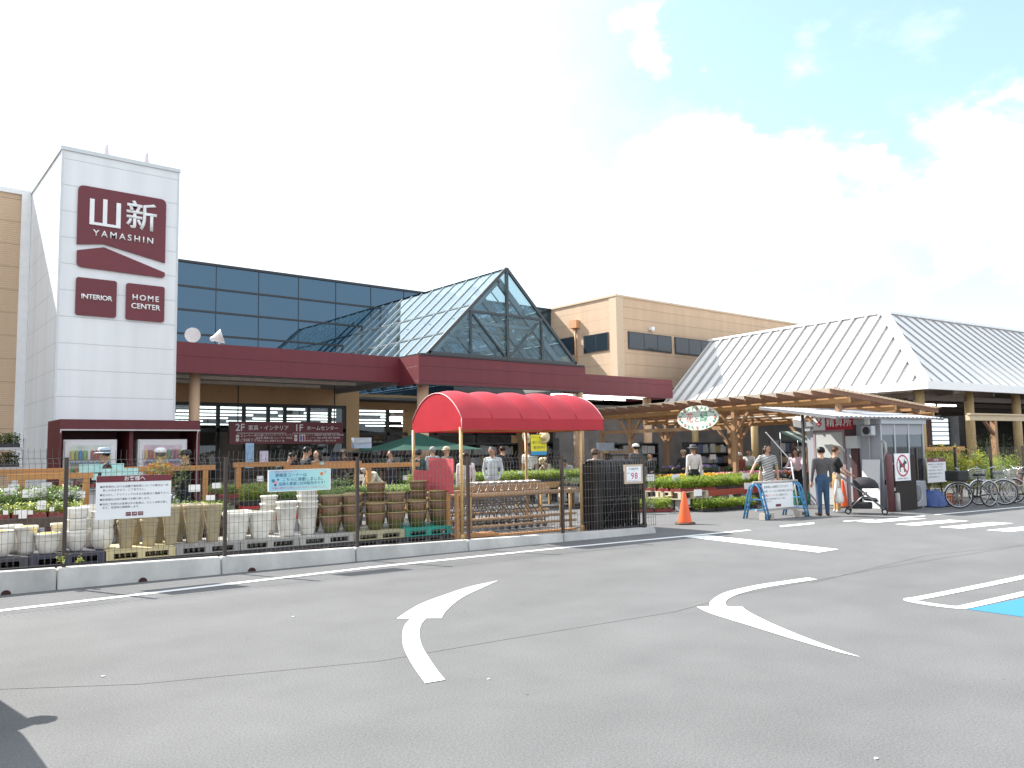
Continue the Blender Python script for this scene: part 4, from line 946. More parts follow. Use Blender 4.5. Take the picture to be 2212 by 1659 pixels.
# ================================================================== PLANTS
def mleaf(name,c0,c1,trans=.45):
    m=bpy.data.materials.new(name); m.use_nodes=True; t=m.node_tree; t.nodes.clear(); L=t.links.new
    out=t.nodes.new('ShaderNodeOutputMaterial'); tc=t.nodes.new('ShaderNodeTexCoord'); n=t.nodes.new('ShaderNodeTexNoise'); n.inputs['Scale'].default_value=9; n.inputs['Detail'].default_value=3; L(tc.outputs['Object'],n.inputs['Vector'])
    oi=t.nodes.new('ShaderNodeObjectInfo'); ad=t.nodes.new('ShaderNodeMath'); ad.operation='MULTIPLY_ADD'; L(oi.outputs['Random'],ad.inputs[0]); ad.inputs[1].default_value=.25; L(n.outputs['Fac'],ad.inputs[2])
    r=t.nodes.new('ShaderNodeValToRGB'); L(ad.outputs[0],r.inputs[0]); e=r.color_ramp.elements; e[0].position=.35; e[0].color=(*c0,1); e[1].position=.85; e[1].color=(*c1,1)
    d=t.nodes.new('ShaderNodeBsdfPrincipled'); d.inputs['Roughness'].default_value=.45; L(r.outputs[0],d.inputs['Base Color'])
    tl=t.nodes.new('ShaderNodeBsdfTranslucent'); hs=t.nodes.new('ShaderNodeHueSaturation'); hs.inputs['Hue'].default_value=.485; hs.inputs['Value'].default_value=1.5; L(r.outputs[0],hs.inputs['Color']); L(hs.outputs[0],tl.inputs[0])
    mx=t.nodes.new('ShaderNodeMixShader'); mx.inputs[0].default_value=trans; L(d.outputs[0],mx.inputs[1]); L(tl.outputs[0],mx.inputs[2]); L(mx.outputs[0],out.inputs[0]); MATS[name]=m; return m
ML_B=mleaf('leaf_bright',(.11,.21,.035),(.22,.34,.06)); ML_M=mleaf('leaf_mid',(.06,.13,.028),(.13,.22,.05)); ML_D=mleaf('leaf_dark',(.015,.045,.012),(.04,.085,.022),.3)
ML_P=mleaf('leaf_pale',(.20,.29,.09),(.36,.44,.19)); ML_Y=mleaf('leaf_yellowish',(.28,.32,.03),(.46,.46,.06)); ML_G=mleaf('leaf_grey',(.10,.13,.08),(.18,.21,.14))
M_FY=mat('petal_yellow',(.85,.50,.02),.6,.15); M_FO=mat('petal_orange',(.80,.22,.01),.6,.15); M_FP=mat('petal_pink',(.75,.20,.35),.6,.2); M_FV=mat('petal_violet',(.30,.22,.50),.6,.2); M_FR=mat('petal_red',(.60,.05,.03),.6,.2); M_FW=mat('petal_white',(.80,.80,.76),.6,.1)
def leaf(bm,p,d,l,w,mi,nrm=None):
    """pointed leaf blade, folded a little along its midrib"""
    d=d.normalized(); s=d.cross(Vector((0,0,1)) if nrm is None else nrm)
    s=s.normalized() if s.length>1e-4 else Vector((1,0,0))
    u=s.cross(d)*.25*w
    a=bm.verts.new(p); m1=bm.verts.new(p+d*l*.5+s*w/2+u); m2=bm.verts.new(p+d*l*.5-s*w/2+u); e=bm.verts.new(p+d*l)
    m0=bm.verts.new(p+d*l*.5)
    for q in ((a,m1,m0),(m1,e,m0),(a,m0,m2),(m0,e,m2)):
        f=bm.faces.new(q); f.material_index=mi
def foliage(b,w,d,h0,h1,n,l,wd,mix=(0,1,2),flowers=None,fm=3,rng=random):
    """seedlings standing on a w x d bed: leaves spread through the height h0..h1"""
    np_=max(6,n//9)
    for _ in range(np_):
        x=rng.uniform(0,w); y=rng.uniform(0,d); H=rng.uniform(.55,1)*(h1-h0); lean=Vector((rng.uniform(-.25,.25),rng.uniform(-.25,.25),1))
        for k in range(9):
            t=(k+rng.random())/9; p=Vector((x,y,h0))+lean*(H*t)
            a=rng.uniform(0,6.283); dd=Vector((math.cos(a),math.sin(a),rng.uniform(-.3,.9)))
            leaf(b.bm,p,dd,l*rng.uniform(.6,1.2),wd*rng.uniform(.7,1.2),rng.choice(mix))
        if flowers and rng.random()<flowers:
            p=Vector((x,y,h0))+lean*H*1.05; r=rng.uniform(.018,.032); b.mi=fm if rng.random()<.75 else fm+1
            b.ball(p,r,6,(1,1,.6))
TRAYM={}
def tray_mesh(key,w,d,h,n,l,wd,leafs,traymat,flowers=None,fmats=None,pots=None):
    """a rooted Empty with tray and foliage, copied by tray()"""
    b=MB(); b.box(0,w,0,d,0,.012); b.box(0,w,0,.012,.012,.065); b.box(0,w,d-.012,d,.012,.065); b.box(0,.012,.012,d-.012,.012,.065); b.box(w-.012,w,.012,d-.012,.012,.065)
    nx=5
    for i in range(nx):
        for j in range(3):
            cx_=w*(i+.5)/nx; cy_=d*(j+.5)/3; b.use(1 if pots else 0).lathe([(.028,.012),(.042,.085)],7,(cx_,cy_,0))
    tmats=[traymat]+([pots] if pots else [])
    t=b; r=random.Random(hash(key)%1000 if False else sum(map(ord,key)))
    f=MB(); foliage(f,w,d,.07,h,n,l,wd,(0,0,1,2),flowers,3,r)
    return t,tmats,f,leafs+(fmats or [])
PROTO={}
def tray(key,spec,x,y,z,rz,label,group,name='seedling_tray',cat='plant tray'):
    if key not in PROTO:
        t0=thing(name,label,cat,(x,y,z),rz,group); tb,tm,f,fm=tray_mesh(key,*spec)
        tb.build('tray',tm,t0); f.build('foliage',fm,t0,recalc=False); PROTO[key]=t0; return t0
    c=copy_tree(PROTO[key]); c.name=name; c.location=(x,y,z); c.rotation_euler.z=rz; c['label']=label; c['group']=group; c['category']=cat; return c
M_TRB=mat('tray_black',(.020,.020,.022),.5,.2); M_TRR=mat('tray_red_brown',(.22,.035,.035),.5,.15); M_TER=mat('pot_terracotta',(.35,.12,.07),.7,.2)
SP={ 'tall':(.46,.36,.42,560,.075,.030,[ML_B,ML_M,ML_G],M_TRB,None,None,None),
 'tall2':(.46,.36,.48,900,.075,.034,[ML_B,ML_M,ML_G],M_TRR,None,None,M_TER),
 'low':(.46,.36,.24,640,.065,.036,[ML_P,ML_B,ML_M],M_TRB,None,None,None),
 'lowr':(.46,.36,.25,640,.06,.033,[ML_P,ML_B,ML_Y],M_TRR,None,None,M_TER),
 'pepper':(.50,.36,.38,820,.085,.032,[ML_B,ML_Y,ML_M],M_TRR,None,None,None),
 'pepperb':(.50,.36,.33,780,.085,.030,[ML_B,ML_M,ML_Y],M_TRB,None,None,None),
 'mari':(.46,.36,.26,420,.045,.02,[ML_M,ML_B,ML_D],M_TRB,.9,[M_FY,M_FO],None),
 'pink':(.46,.36,.24,380,.045,.022,[ML_M,ML_D,ML_M],M_TRB,1.0,[M_FP,M_FW],None),
 'viol':(.46,.36,.26,360,.045,.022,[ML_M,ML_D,ML_M],M_TRB,1.0,[M_FV,M_FV],None),
 'redf':(.46,.36,.24,360,.045,.022,[ML_M,ML_D,ML_M],M_TRB,1.0,[M_FR,M_FO],None),
 'dark':(.46,.36,.28,640,.055,.030,[ML_D,ML_M,ML_M],M_TRB,None,None,None),
 'grey':(.46,.36,.26,420,.05,.022,[ML_G,ML_M,ML_G],M_TRB,None,None,None)}
VAR=3
def place_trays(kind,frame,x0,nx,dx,y0,ny,dy,z,label,group):
    """frame: ('lot') s,o or ('store') x,y"""
    for i in range(nx):
        for j in range(ny):
            v=random.randrange(VAR); key=f'{kind}{v}'
            sx,sy=x0+dx*i,y0+dy*j
            if frame=='lot': p=W(sx,sy,z); rz=AN
            else: p=Vector((sx,sy,z)); rz=0
            tray(key,SP[kind],p.x,p.y,p.z,rz+random.uniform(-.02,.02),label,group)
M_TBL=mat('table_timber',(.48,.29,.12),.65,.18,4,aniso=(.6,4,4)); M_TBD=mat('table_dark_timber',(.10,.07,.055),.7,.2,4); M_CIN=mat('cinder_block',(.36,.36,.36),.9,.15,8,bump=.3)
def table(name,label,x,y,z,rz,w,d,h,m=None,apron=.12,legs=True):
    m=m or M_TBL; t=thing(name,label,'plant table',(x,y,z),rz,None)
    b=MB(); b.box(0,w,0,d,h-.03,h); b.build('table_top',m,t)
    b=MB(); b.box(0,w,0,.03,h-.03-apron,h-.031); b.box(0,w,d-.03,d,h-.03-apron,h-.031); b.box(0,.03,.03,d-.03,h-.03-apron,h-.031); b.box(w-.03,w,.03,d-.03,h-.03-apron,h-.031); b.build('apron',m,t)
    n=max(2,int(w/1.2)+1)
    for i in range(n):
        for yy in (.04,d-.10):
            xx=.05+(w-.16)*i/(n-1); b=MB(); b.box(xx,xx+.07,yy,yy+.07,0,h-.032); b.build('leg',m,t)
    return t
# left bench with reddish pots
p=W(-3.0,2.75); table('plant_bench','dark bench of potted herbs behind the yellow-lined pots',p.x,p.y,.006,AN,3.55,1.75,.72,M_TBD)
place_trays('lowr','lot',-2.95,7,.49,2.78,1,.4,.722,'red tray of small potted herbs along the front of the left bench','front trays on the left bench')
place_trays('tall2','lot',-2.95,7,.49,3.18,3,.42,.722,'tray of leafy young plants behind the small herbs on the left bench','back trays on the left bench')
# bench behind the notice board
p=W(.75,3.1); table('plant_bench','low dark bench with bright green plants right of the notice board',p.x,p.y,.006,AN,2.3,1.0,.50,M_TBD)
place_trays('pepperb','lot',.8,4,.52,3.15,2,.42,.502,'black tray of bright green plants between notice board and blue banner','trays on the low bench')
p=W(3.1,5.0); table('plant_bench','bench with pale seedlings and red trays left of the blue banner',p.x,p.y,.006,AN,1.7,1.3,.78,M_TBD)
place_trays('lowr','lot',3.15,3,.5,5.05,3,.42,.782,'red tray of pale seedlings left of the blue banner','trays beside the blue banner')
# centre seedling bench
p=W(4.5,4.6); table('plant_bench','long low bench of pale seedlings behind the brown pots',p.x,p.y,.006,AN,4.4,1.3,.66,M_TBD)
place_trays('low','lot',4.55,8,.49,4.65,3,.42,.662,'black tray of pale green seedlings on the long bench behind the brown pots','trays on the long seedling bench')
p=W(8.7,6.9); table('plant_table','yellow timber table of seedlings behind the shopping carts',p.x,p.y,.006,AN,6.2,1.3,.74,M_TBL,.14)
place_trays('pepperb','lot',8.75,12,.51,6.95,3,.42,.742,'black tray of seedlings on the timber table behind the carts','trays on the table behind the carts')
place_trays('dark','lot',9.3,9,.49,9.3,2,.42,.60,'tray of dark foliage farther back behind the carts','dark trays in the middle of the yard')
p=W(9.2,9.2); table('plant_table','dark low table of foliage plants in the middle of the yard',p.x,p.y,.006,AN,4.6,.95,.59,M_TBD)
place_trays('dark','lot',3.6,7,.49,7.6,2,.42,.70,'tray of dark green plants behind the long orange beam','dark trays behind the orange beam')
p=W(3.5,7.5); table('plant_table','dark table of green plants behind the long orange beam',p.x,p.y,.006,AN,3.6,.95,.69,M_TBD)
# right-hand display: pallet table on cinder blocks (parallel to the shop front)
TX,TY,TZ=16.85,13.55,.50
t=thing('plant_table','low table of pallets and red boards on cinder blocks beyond the orange cone','plant table',(TX,TY,.004))
b=MB()
for k in range(4): b.box(-.02,1.15,.0+.34*k,.22+.34*k,TZ-.025,TZ)
for z0,z1 in ((TZ-.20,TZ-.18),): b.box(-.02,1.15,0,1.3,z0,z1)
for yy in (0,.6,1.2):
    for xx in (-.02,.5,1.05): b.box(xx,xx+.1,yy,yy+.1,TZ-.18,TZ-.026)
b.build('pallet_top',mat('pallet_pale_wood',(.58,.50,.38),.7,.15,5,aniso=(.6,4,4)),t)
b=MB(); b.box(1.16,4.1,0,1.3,TZ-.03,TZ); b.box(1.16,4.1,-.03,-.002,TZ-.16,TZ+.005); b.build('board',mat('board_red_brown',(.36,.07,.045),.6,.2,3,aniso=(.5,4,4)),t)
for xx in (.05,.85,1.7,2.7,3.7):
    for yy in (.03,.95):
        b=MB(); b.box(xx,xx+.19,yy,yy+.22,0,TZ-.205 if xx<1 else TZ-.165); b.build('cinder_leg',M_CIN,t)
for i in range(8):
    for j in range(3):
        k='pepper' if i<3 else ('pepperb' if i<6 else 'pepper')
        tray(f'{k}{random.randrange(VAR)}',SP[k],TX+.02+.51*i,TY+.03+.42*j,TZ+.005,random.uniform(-.02,.02),('red tray' if k=='pepper' else 'black tray')+' of tall bright green seedlings on the low table beyond the cone','tall seedling trays by the cone')
for q,(xx,yy,k) in enumerate(((15.75,14.15,'pepper'),(16.22,13.86,'pepper'),(15.85,14.6,'pepper'),(16.95,12.95,'pepperb'),(17.45,12.87,'pepperb'),(17.95,12.80,'pepperb'),(17.25,13.25,'pepperb'),(18.45,12.72,'pepperb'),(17.75,13.2,'pepperb'))):
    tray(f'{k}{q%VAR}',SP[k],xx,yy,.01,-.35 if q<3 else -.1,('red tray of seedlings on the ground left of the low pallet table' if q<3 else 'black tray of green seedlings on the ground right of the cone'),'seedling trays on the ground by the cone' if q<3 else 'black trays on the ground right of the cone')
# flower tables farther back
def flower_table(lab,x,y,w,d,h): table('plant_table',lab,x,y,.006,0,w,d,h,M_TBD)
flower_table('table of yellow and orange marigolds behind the low seedling table',19.3,15.4,3.0,1.3,.56)
place_trays('mari','store',19.35,6,.49,15.45,3,.42,.562,'tray of yellow and orange marigolds','marigold trays')
flower_table('table of pink flowers beside the woman in stripes',21.6,14.9,3.2,1.3,.60)
place_trays('pink','store',21.65,6,.5,14.95,3,.42,.602,'tray of pink and white flowers by the striped dress','pink flower trays')
flower_table('table of violet flowers under the timber pergola',22.6,18.3,2.6,1.2,.74)
place_trays('viol','store',22.65,5,.49,18.35,2,.42,.742,'tray of violet flowers under the pergola','violet flower trays')
flower_table('table of grey green plants behind the bright seedlings',15.6,15.7,3.4,1.3,.62)
place_trays('grey','store',15.65,6,.5,15.75,3,.42,.622,'tray of grey green plants behind the bright seedlings','grey green trays')
flower_table('table of red flowers near the seated woman',23.4,13.8,2.0,1.0,.58)
place_trays('redf','store',23.45,4,.49,13.85,2,.42,.582,'tray of red flowers near the seated woman','red flower trays')
place_trays('dark','store',24.0,5,.49,16.6,2,.42,.70,'tray of dark leaves under the pergola','dark trays under the pergola')
flower_table('dark table of green leaves behind the pink flowers',23.9,16.5,2.7,1.0,.69)
# crates
def crate(name,lab,p,rz,w,d,h,m,group=None):
    b=MB(); 
    for z0,z1 in ((0,.03),(h*.45,h*.55),(h-.05,h)):
        b.box(0,w,0,.02,z0,z1); b.box(0,w,d-.02,d,z0,z1); b.box(0,.02,.02,d-.02,z0,z1); b.box(w-.02,w,.02,d-.02,z0,z1)
    for x in (0,w*.32,w*.64,w-.05): b.box(x,x+.05,.002,.018,.03,h-.05); b.box(x,x+.05,d-.018,d-.002,.03,h-.05)
    for y in (.03,d*.5,d-.08): b.box(.002,.018,y,y+.05,.03,h-.05); b.box(w-.018,w-.002,y,y+.05,.03,h-.05)
    b.box(0,w,0,d,0,.012); o=b.build(name,m,None,p,rz); return tag(o,lab,'crate',group)
MCR=mat('crate_red',(.55,.04,.05),.5,.1); MCO=mat('crate_orange',(.62,.16,.05),.5,.1)
for i,(s,o,z,lab,m) in enumerate(((3.35,4.05,.36,'red plastic crate below the blue banner',MCR),(3.9,4.05,.36,'red plastic crate between red and orange ones behind white pots',MCR),(4.45,4.1,.34,'orange plastic crate behind the tallest white stack',MCO),(5.0,4.1,.34,'orange plastic crate behind the brown pots',MCO))):
    crate('plastic_crate',lab,W(s,o,z),AN,.52,.36,.30,m,'crates behind the pots'); b=MB(); b.box(0,.52,0,.36,0,z-.006); tag(b.build('cinder_block',M_CIN,None,W(s,o,.004),AN),'grey block under the '+lab,'cinder block','blocks under the crates')
for i,(s,o,z,k) in enumerate(((3.36,4.1,.67,'pepperb'),(3.92,4.08,.67,'low'),(4.46,4.12,.65,'pepperb'),(5.02,4.12,.65,'low'))):
    q=W(s,o,z); tray(f'{k}{i%VAR}',SP[k],q.x,q.y,q.z,AN,'tray of green plants resting on the plastic crate, '+['under the banner, left','under the banner, right','beside the white stack','by the brown pots'][i],'trays on crates')
for i,(s,o,k) in enumerate(((2.55,3.3,'dark'),(3.05,3.1,'pepperb'),(2.5,3.8,'dark'))):
    q=W(s,o,.42 if i!=1 else .30); tray(f'{k}{i}',SP[k],q.x,q.y,q.z,AN,['dark tray on a box behind the square white pots','bright green tray behind the wide square white pot','dark tray behind the second fence post'][i],'low trays behind white pots')
    b=MB(); b.box(0,.48,0,.38,0,q.z-.006); tag(b.build('cinder_block',M_TBD,None,W(s,o,.004),AN),['dark box under a dark tray behind square white pots','dark box under the bright green tray','dark box behind the second fence post'][i],'box','boxes under low trays')
# white price cards
M_CARD=mat('card_white',(.82,.80,.80),.5,.04); 
def card(p,w,h,rz,lab,grp,stick=.12):
    w*=1.3; h*=1.25
    t=thing('price_card',lab,'price card',p,rz,grp); b=MB(); b.box(-w/2,w/2,-.003,.003,stick,stick+h); b.build('card',M_CARD,t); b=MB(); b.box(-.005,.005,.004,.010,0,stick+h*.5); b.build('stick',M_TBD,t); return t
def lotpix(px,py,o):
    d=rt*(px-1106)/2212-up*(py-829.5)/2212+fw*FPX
    t=(VV.dot(O0))/(VV.dot(Vector((d.x,d.y,0)))) if False else ((VV.dot(O0)+o)/VV.dot(d))
    return Vector((0,0,CAM_H))+d*t
cards=[(22,1063,3.35,.14,.09),(60,1068,3.2,.12,.10),(85,1066,3.3,.16,.12),(100,1049,4.0,.13,.07),(145,1069,3.3,.16,.10),(170,1070,3.3,.15,.09),(90,1093,2.8,.09,.11),(49,1113,2.72,.085,.11),(30,1052,3.9,.12,.06),(12,1108,2.74,.05,.05),(35,1108,2.74,.05,.05),(65,1108,2.74,.06,.05),(112,1101,2.74,.05,.05),(155,1100,2.74,.05,.05),
  (420,1056,3.4,.15,.10),(468,1050,3.6,.12,.08),(455,1076,3.1,.12,.07),(562,1035,5.1,.10,.09),(780,1033,6.0,.13,.12),(876,1033,6.1,.10,.09),(1052,1020,7.0,.11,.08),(1072,1024,7.0,.10,.08),(1123,1021,7.0,.09,.06),(1153,1021,7.1,.12,.07),(1222,1026,7.1,.12,.09)]
for i,(px,py,o,w,h) in enumerate(cards):
    p=lotpix(px,py,o); where='among the herbs on the left bench' if i<14 else ('right of the notice board' if i<17 else ('behind the brown pots' if i<20 else 'on the table behind the carts'))
    k=card(Vector((p.x,p.y,p.z-h/2-.10)),w,h,AN+random.uniform(-.25,.25),'white price card '+where,'white price cards '+where,.10)
for i,(px,py,y) in enumerate(((1338,1032,14.3),(1371,1031,14.2),(1406,1033,14.2),(1460,1033,13.9),(1316,1022,15.2),(1366,1016,16),(1384,1017,16.2),(1512,1022,15.4),(1612,1030,13.6),(1617,1051,13.3),(1508,1066,13.2),(1540,988,17.5))):
    d=rt*(px-1106)/2212-up*(py-829.5)/2212+fw*FPX; p=Vector((0,0,CAM_H))+d*(y/d.y)
    card(Vector((p.x,p.y,p.z-.17)),.20,.14,-.3+random.uniform(-.2,.2),'white price card among the plants right of the black gate','white price cards right of the gate',.10)
# orange timber beams with posts that carry hanging baskets
def beam(lab,s0,s1,o,z,posts,h=.10):
    t=thing('beam_rack',lab,'timber rack',W(s0,o,.004),AN,'orange timber racks in the plant yard'); b=MB(); b.box(0,s1-s0,-.05,.05,z-h,z); b.build('beam',M_ORB,t)
    for s in posts:
        b=MB(); b.box(s-s0-.05,s-s0+.05,-.045,.045,0,z-h-.002); b.build('post',M_ORB,t)
beam('orange timber beam at the left edge, upper and farther one',-3.2,.40,4.6,1.47,(-2.4,.3)); beam('orange timber beam at the left edge, nearer one over the herbs',-.55,.72,4.0,1.39,(-.35,.62))
beam('orange timber beam between notice board and fence post',1.1,3.02,5.0,1.46,(1.3,2.83)); beam('short orange timber beam left of the blue banner',3.43,4.60,5.2,1.50,(3.53,))
beam('long orange timber beam behind the banner and red panel',4.62,7.9,5.6,1.41,(4.75,6.6)); beam('orange timber beam farther back above the blue banner',5.5,7.0,7.0,1.46,(6.9,))
# cyan posters laid on the racks at left
for i,(px,py,o,w,h) in enumerate(((220,1011,4.9,.75,.16),(260,1020,4.5,.62,.14),(205,1030,4.6,.10,.12),(600,1003,5.6,.10,.10),(695,1002,5.6,.10,.09))):
    p=lotpix(px,py,o); b=MB(); b.box(-w/2,w/2,-.006,.006,-h/2,h/2); q=b.build('poster',mat('poster_cyan',(.42,.66,.66),.5,.25,14),None,p,AN)
    tag(q,['cyan printed strip on the orange rack under the vending machines','cyan printed strip just above the notice board','small cyan card below the orange beam end','small cyan card on the rear beam, left of two','small cyan card on the rear beam, right of two'][i],'poster','cyan cards on the racks')
# young tree in a pot in front of the vending machines
def shrub(name,lab,loc,h,r,n,l,wd,mats,trunk=True,seed=1,squash=1.0,cat='shrub',base=.25):
    t=thing(name,lab,cat,loc); rg=random.Random(seed)
    b=MB()
    tips=[]
    for k in range(7):
        a=rg.uniform(0,6.28); e=Vector((math.cos(a)*r*rg.uniform(.3,.9),math.sin(a)*r*rg.uniform(.3,.9),h*rg.uniform(.55,.98)))
        m=Vector((e.x*.25,e.y*.25,h*base+.2*h*rg.random())); b.tube([(0,0,0),m*.6,m,e],[.018*h/1.4,.014*h/1.4,.010*h/1.4,.004],6); tips.append((m,e))
    b.build('trunk',mat('bark_brown',(.09,.065,.045),.8,.2),t)
    f=MB()
    for _ in range(n):
        m,e=rg.choice(tips); q=rg.uniform(.25,1.05); p=m.lerp(e,q)+Vector((rg.gauss(0,r*.22),rg.gauss(0,r*.22),rg.gauss(0,r*.20*squash)))
        if p.z<.05: continue
        a=rg.uniform(0,6.283); leaf(f.bm,p,Vector((math.cos(a),math.sin(a),rg.uniform(-.6,.8))),l*rg.uniform(.6,1.2),wd*rg.uniform(.7,1.2),rg.choice((0,0,1,2)))
    f.build('crown',mats,t,recalc=False); return t
p=lotpix(365,1070,4.6); shrub('young_tree','sparse young leafy tree in front of the right vending machine',(p.x,p.y,.3),1.35,.36,620,.07,.032,[ML_M,ML_B,ML_D],seed=4)
p=lotpix(395,1085,3.6); shrub('young_tree','bushy green plant low beside the notice board corner',(p.x,p.y,.2),.75,.3,520,.06,.03,[ML_D,ML_M,ML_B],seed=9)
# weeds at the kerb
for i,(s,k) in enumerate(((-.02,.18),(.16,.14))):
    shrub('weed','small yellow-green weed on the kerb by the first fence post' if i==0 else 'thin weed leaning right on the kerb',W(s,-.07,ktop(s)),k,.07,40,.045,.018,[ML_Y,ML_B,ML_M],seed=20+i,cat='weed')

# ================================================================== SHELF RACK AT LEFT
t=thing('plant_rack','grey metal rack with two shelves of dark foliage at the left edge','plant rack',W(-2.6,5.6,.004),AN)
M_STEEL=mat('steel_grey',(.42,.43,.45),.4,.1,metal=.4)
RL=2.35
b=MB()
for x in (0,RL-.45,RL):
    for y in (0,.5): b.box(x-.02,x+.02,y-.02,y+.02,0,2.02)
for z in (1.86,1.50,.9): b.box(0,RL,-.015,.515,z-.05,z)
for x in (RL-.45,RL):
    b.box(x-.02,x+.02,.02,.48,2.0,2.03); b.box(x-.02,x+.02,.02,.48,1.2,1.22)
b.build('rack_frame',M_STEEL,t)
for k in range(5):
    for z in (1.865,1.505):
        q=W(-2.55+.44*k,5.65,z); kk=f'dark{k%VAR}'; tray(kk,SP['dark'],q.x,q.y,q.z,AN,'tray of dark foliage on the '+('upper' if z>1.6 else 'lower')+' shelf of the left rack','trays on the left rack')

# ================================================================== VENDING KIOSK
ks=thing('vending_kiosk','maroon shelter with sloped front housing two white vending machines by the tower','kiosk',(4.7,18.6,0))
b=MB(); zt=2.45
b.box(-1.40,1.42,0,1.35,zt-.22,zt); b.box(-1.40,-1.36,.02,1.35,0,zt-.223); b.box(1.38,1.42,.02,1.35,0,zt-.223); b.box(-1.36,1.38,1.30,1.35,0,zt-.223); b.box(-.03,.05,.18,1.30,0,zt-.223); b.build('shell',M_MAR2,ks)
b=MB(); b.box(-1.40,1.42,-.012,-.002,zt-.235,zt-.205)
for x in (-1.385,1.375): b.tube([(x,-.005,zt-.23),(x,.04,zt-.30),(x,.06,zt-.5),(x,.02,0)],.014,6)
b.build('edge_trim',mat('trim_pale',(.60,.56,.54),.5),ks)
M_VM=mat('vending_white',(.78,.76,.77),.35,.04,2); CANC=[(.55,.05,.05),(.60,.45,.03),(.05,.20,.45),(.65,.25,.05),(.30,.35,.05),(.70,.66,.6),(.45,.08,.15),(.10,.35,.15)]
CANM=[mat(f'can_{i}',c,.35,.1) for i,c in enumerate(CANC)]
for v,(x0,x1) in enumerate(((-1.30,-.27),(.15,1.20))):
    t=thing('vending_machine',['white vending machine left of the two in the maroon shelter','white vending machine right of the two, with pink display'][v],'vending machine',(4.7+x0,18.76,.004),0,'vending machines in the maroon shelter')
    w=x1-x0; b=MB(); b.box(0,w,.03,.72,0,2.03,.015); b.build('cabinet',M_VM,t)
    b=MB(); b.box(.03,w-.03,0,.029,.05,2.0); d=b.build('door',M_VM,t)
    b=MB(); b.box(.12,w-.14,-.006,-.001,.98,1.90); b.build('display_back',mat('display_pink' if v else 'display_cream',(.72,.48,.55) if v else (.75,.72,.62),.5,.25,5),t)
    b=MB(); r=random.Random(v+3)
    for row,z in enumerate((1.60,1.28,1.02)):
        n=10
        for k in range(n):
            x=.16+(w-.34)*k/(n-1); b.mi=min(7,int(r.random()*8)); h=.20 if row==0 else .15; b.lathe([(.03,0),(.032,.01),(.032,h-.03),(.022,h)],8,(x,-.045,z))
    b.build('drink_can',CANM,t)
    b=MB()
    for z in (1.57,1.25,.99): b.box(.12,w-.14,-.085,-.007,z-.025,z)
    b.build('shelf',M_VM,t)
    b=MB()
    for z in (1.548,1.228):
        for k in range(10):
            x=.16+(w-.34)*k/9; b.box(x-.022,x+.022,-.095,-.086,z-.02,z+.015)
    b.build('button',mat('button_blue',(.20,.30,.55),.3),t)
    b=MB(); b.box(.12,w-.14,-.105,-.101,.96,1.92); b.build('display_glass',mglass('display_glass'+str(v),(.92,.95,.95),.03),t)
    b=MB(); b.box(.12,w-.30,-.010,-.001,.25,.48); b.use(1).box(w-.26,w-.12,-.010,-.001,.70,.95); b.build('chute',[M_DARK,M_FRAME],t)

# ================================================================== GREEN PARASOL, HAT STAND, RETAIL CLUTTER
t=thing('green_tent','dark green pyramid parasol by the shop entrance pillar','parasol',lotpix(903,985,12.0)*Vector((1,1,0)))
b=MB(); rs=1.75; apex=(0,0,2.30); cor=[(-rs,-rs*.75,1.72),(rs,-rs*.75,1.72),(rs,rs*.75,1.72),(-rs,rs*.75,1.72)]
for i in range(4):
    a_,c_=Vector(cor[i]),Vector(cor[(i+1)%4]); nn=6
    for k in range(nn):
        for j in range(nn):
            pass
    prev=None
    for j in range(nn+1):
        q=j/nn; row=[]
        for k in range(nn+1):
            e=a_.lerp(c_,k/nn); p_=e.lerp(Vector(apex),q); p_.z-=.08*math.sin(math.pi*q)*(1-.3*math.cos(2*math.pi*k/nn)) ; row.append(b.bm.verts.new(p_))
        if prev:
            for k in range(nn):
                f=b.bm.faces.new((prev[k],prev[k+1],row[k+1],row[k])); f.smooth=True
        prev=row
bmesh.ops.remove_doubles(b.bm,verts=b.bm.verts,dist=.002)
b.build('canopy',mat('canvas_green',(.005,.055,.036),.95,.12,3),t)
b=MB(); b.tube([(0,0,0),(0,0,2.28)],.03,8); b.build('pole',M_STEEL,t)
M_STRAW=mat('straw',(.62,.50,.30),.8,.15,20)
hs=thing('hat_sign','yellow and blue sale placard for straw hats on a dark stand','sign',lotpix(1163,961,8.6)*1.0); 
hs.location.z=0; hs.rotation_euler.z=-.25
pz=lotpix(1163,961,8.6).z
b=MB(); b.box(-.30,.30,-.02,.02,pz-.34,pz+.34); b.build('frame',M_FRAME,hs)
b=MB(); b.box(-.275,.275,-.026,-.0205,pz-.20,pz+.315); b.build('sheet',mat('sheet_yellow',(.82,.72,.03),.5,.04),hs); b=MB(); b.box(-.275,.275,-.026,-.0205,pz-.315,pz-.201); b.build('strip',mat('sheet_blue',(.02,.30,.62),.5,.04),hs)
lettering([('ピタット日焼防止',.068,0,pz+.235,0,.003),('麦わら帽子',.098,.02,pz+.07,0,.005),('販売中!!',.115,.02,pz-.09,0,.006)],[M_INK],hs,(0,-.0275,0))
b=MB(); b.tube([(0,.03,0),(0,.03,pz+.4)],.02,6); b.build('pole',M_FRAME,hs)
for i,(px,py) in enumerate(((1137,945),(1175,945))):
    p=lotpix(px,py,8.5); b=MB(); b.lathe([(.20,0),(.17,.006),(.085,.012),(.082,.09),(.06,.115),(0,.12)],18); b.use(1).lathe([(.0845,.013),(.0835,.045)],18); o=b.build('straw_hat',[M_STRAW,M_FRAME],None,p); o.rotation_euler=(R(80),0,R(-60 if i else 10)); tag(o,'straw hat hanging '+('right' if i else 'left')+' of the yellow placard','hat','straw hats by the placard')
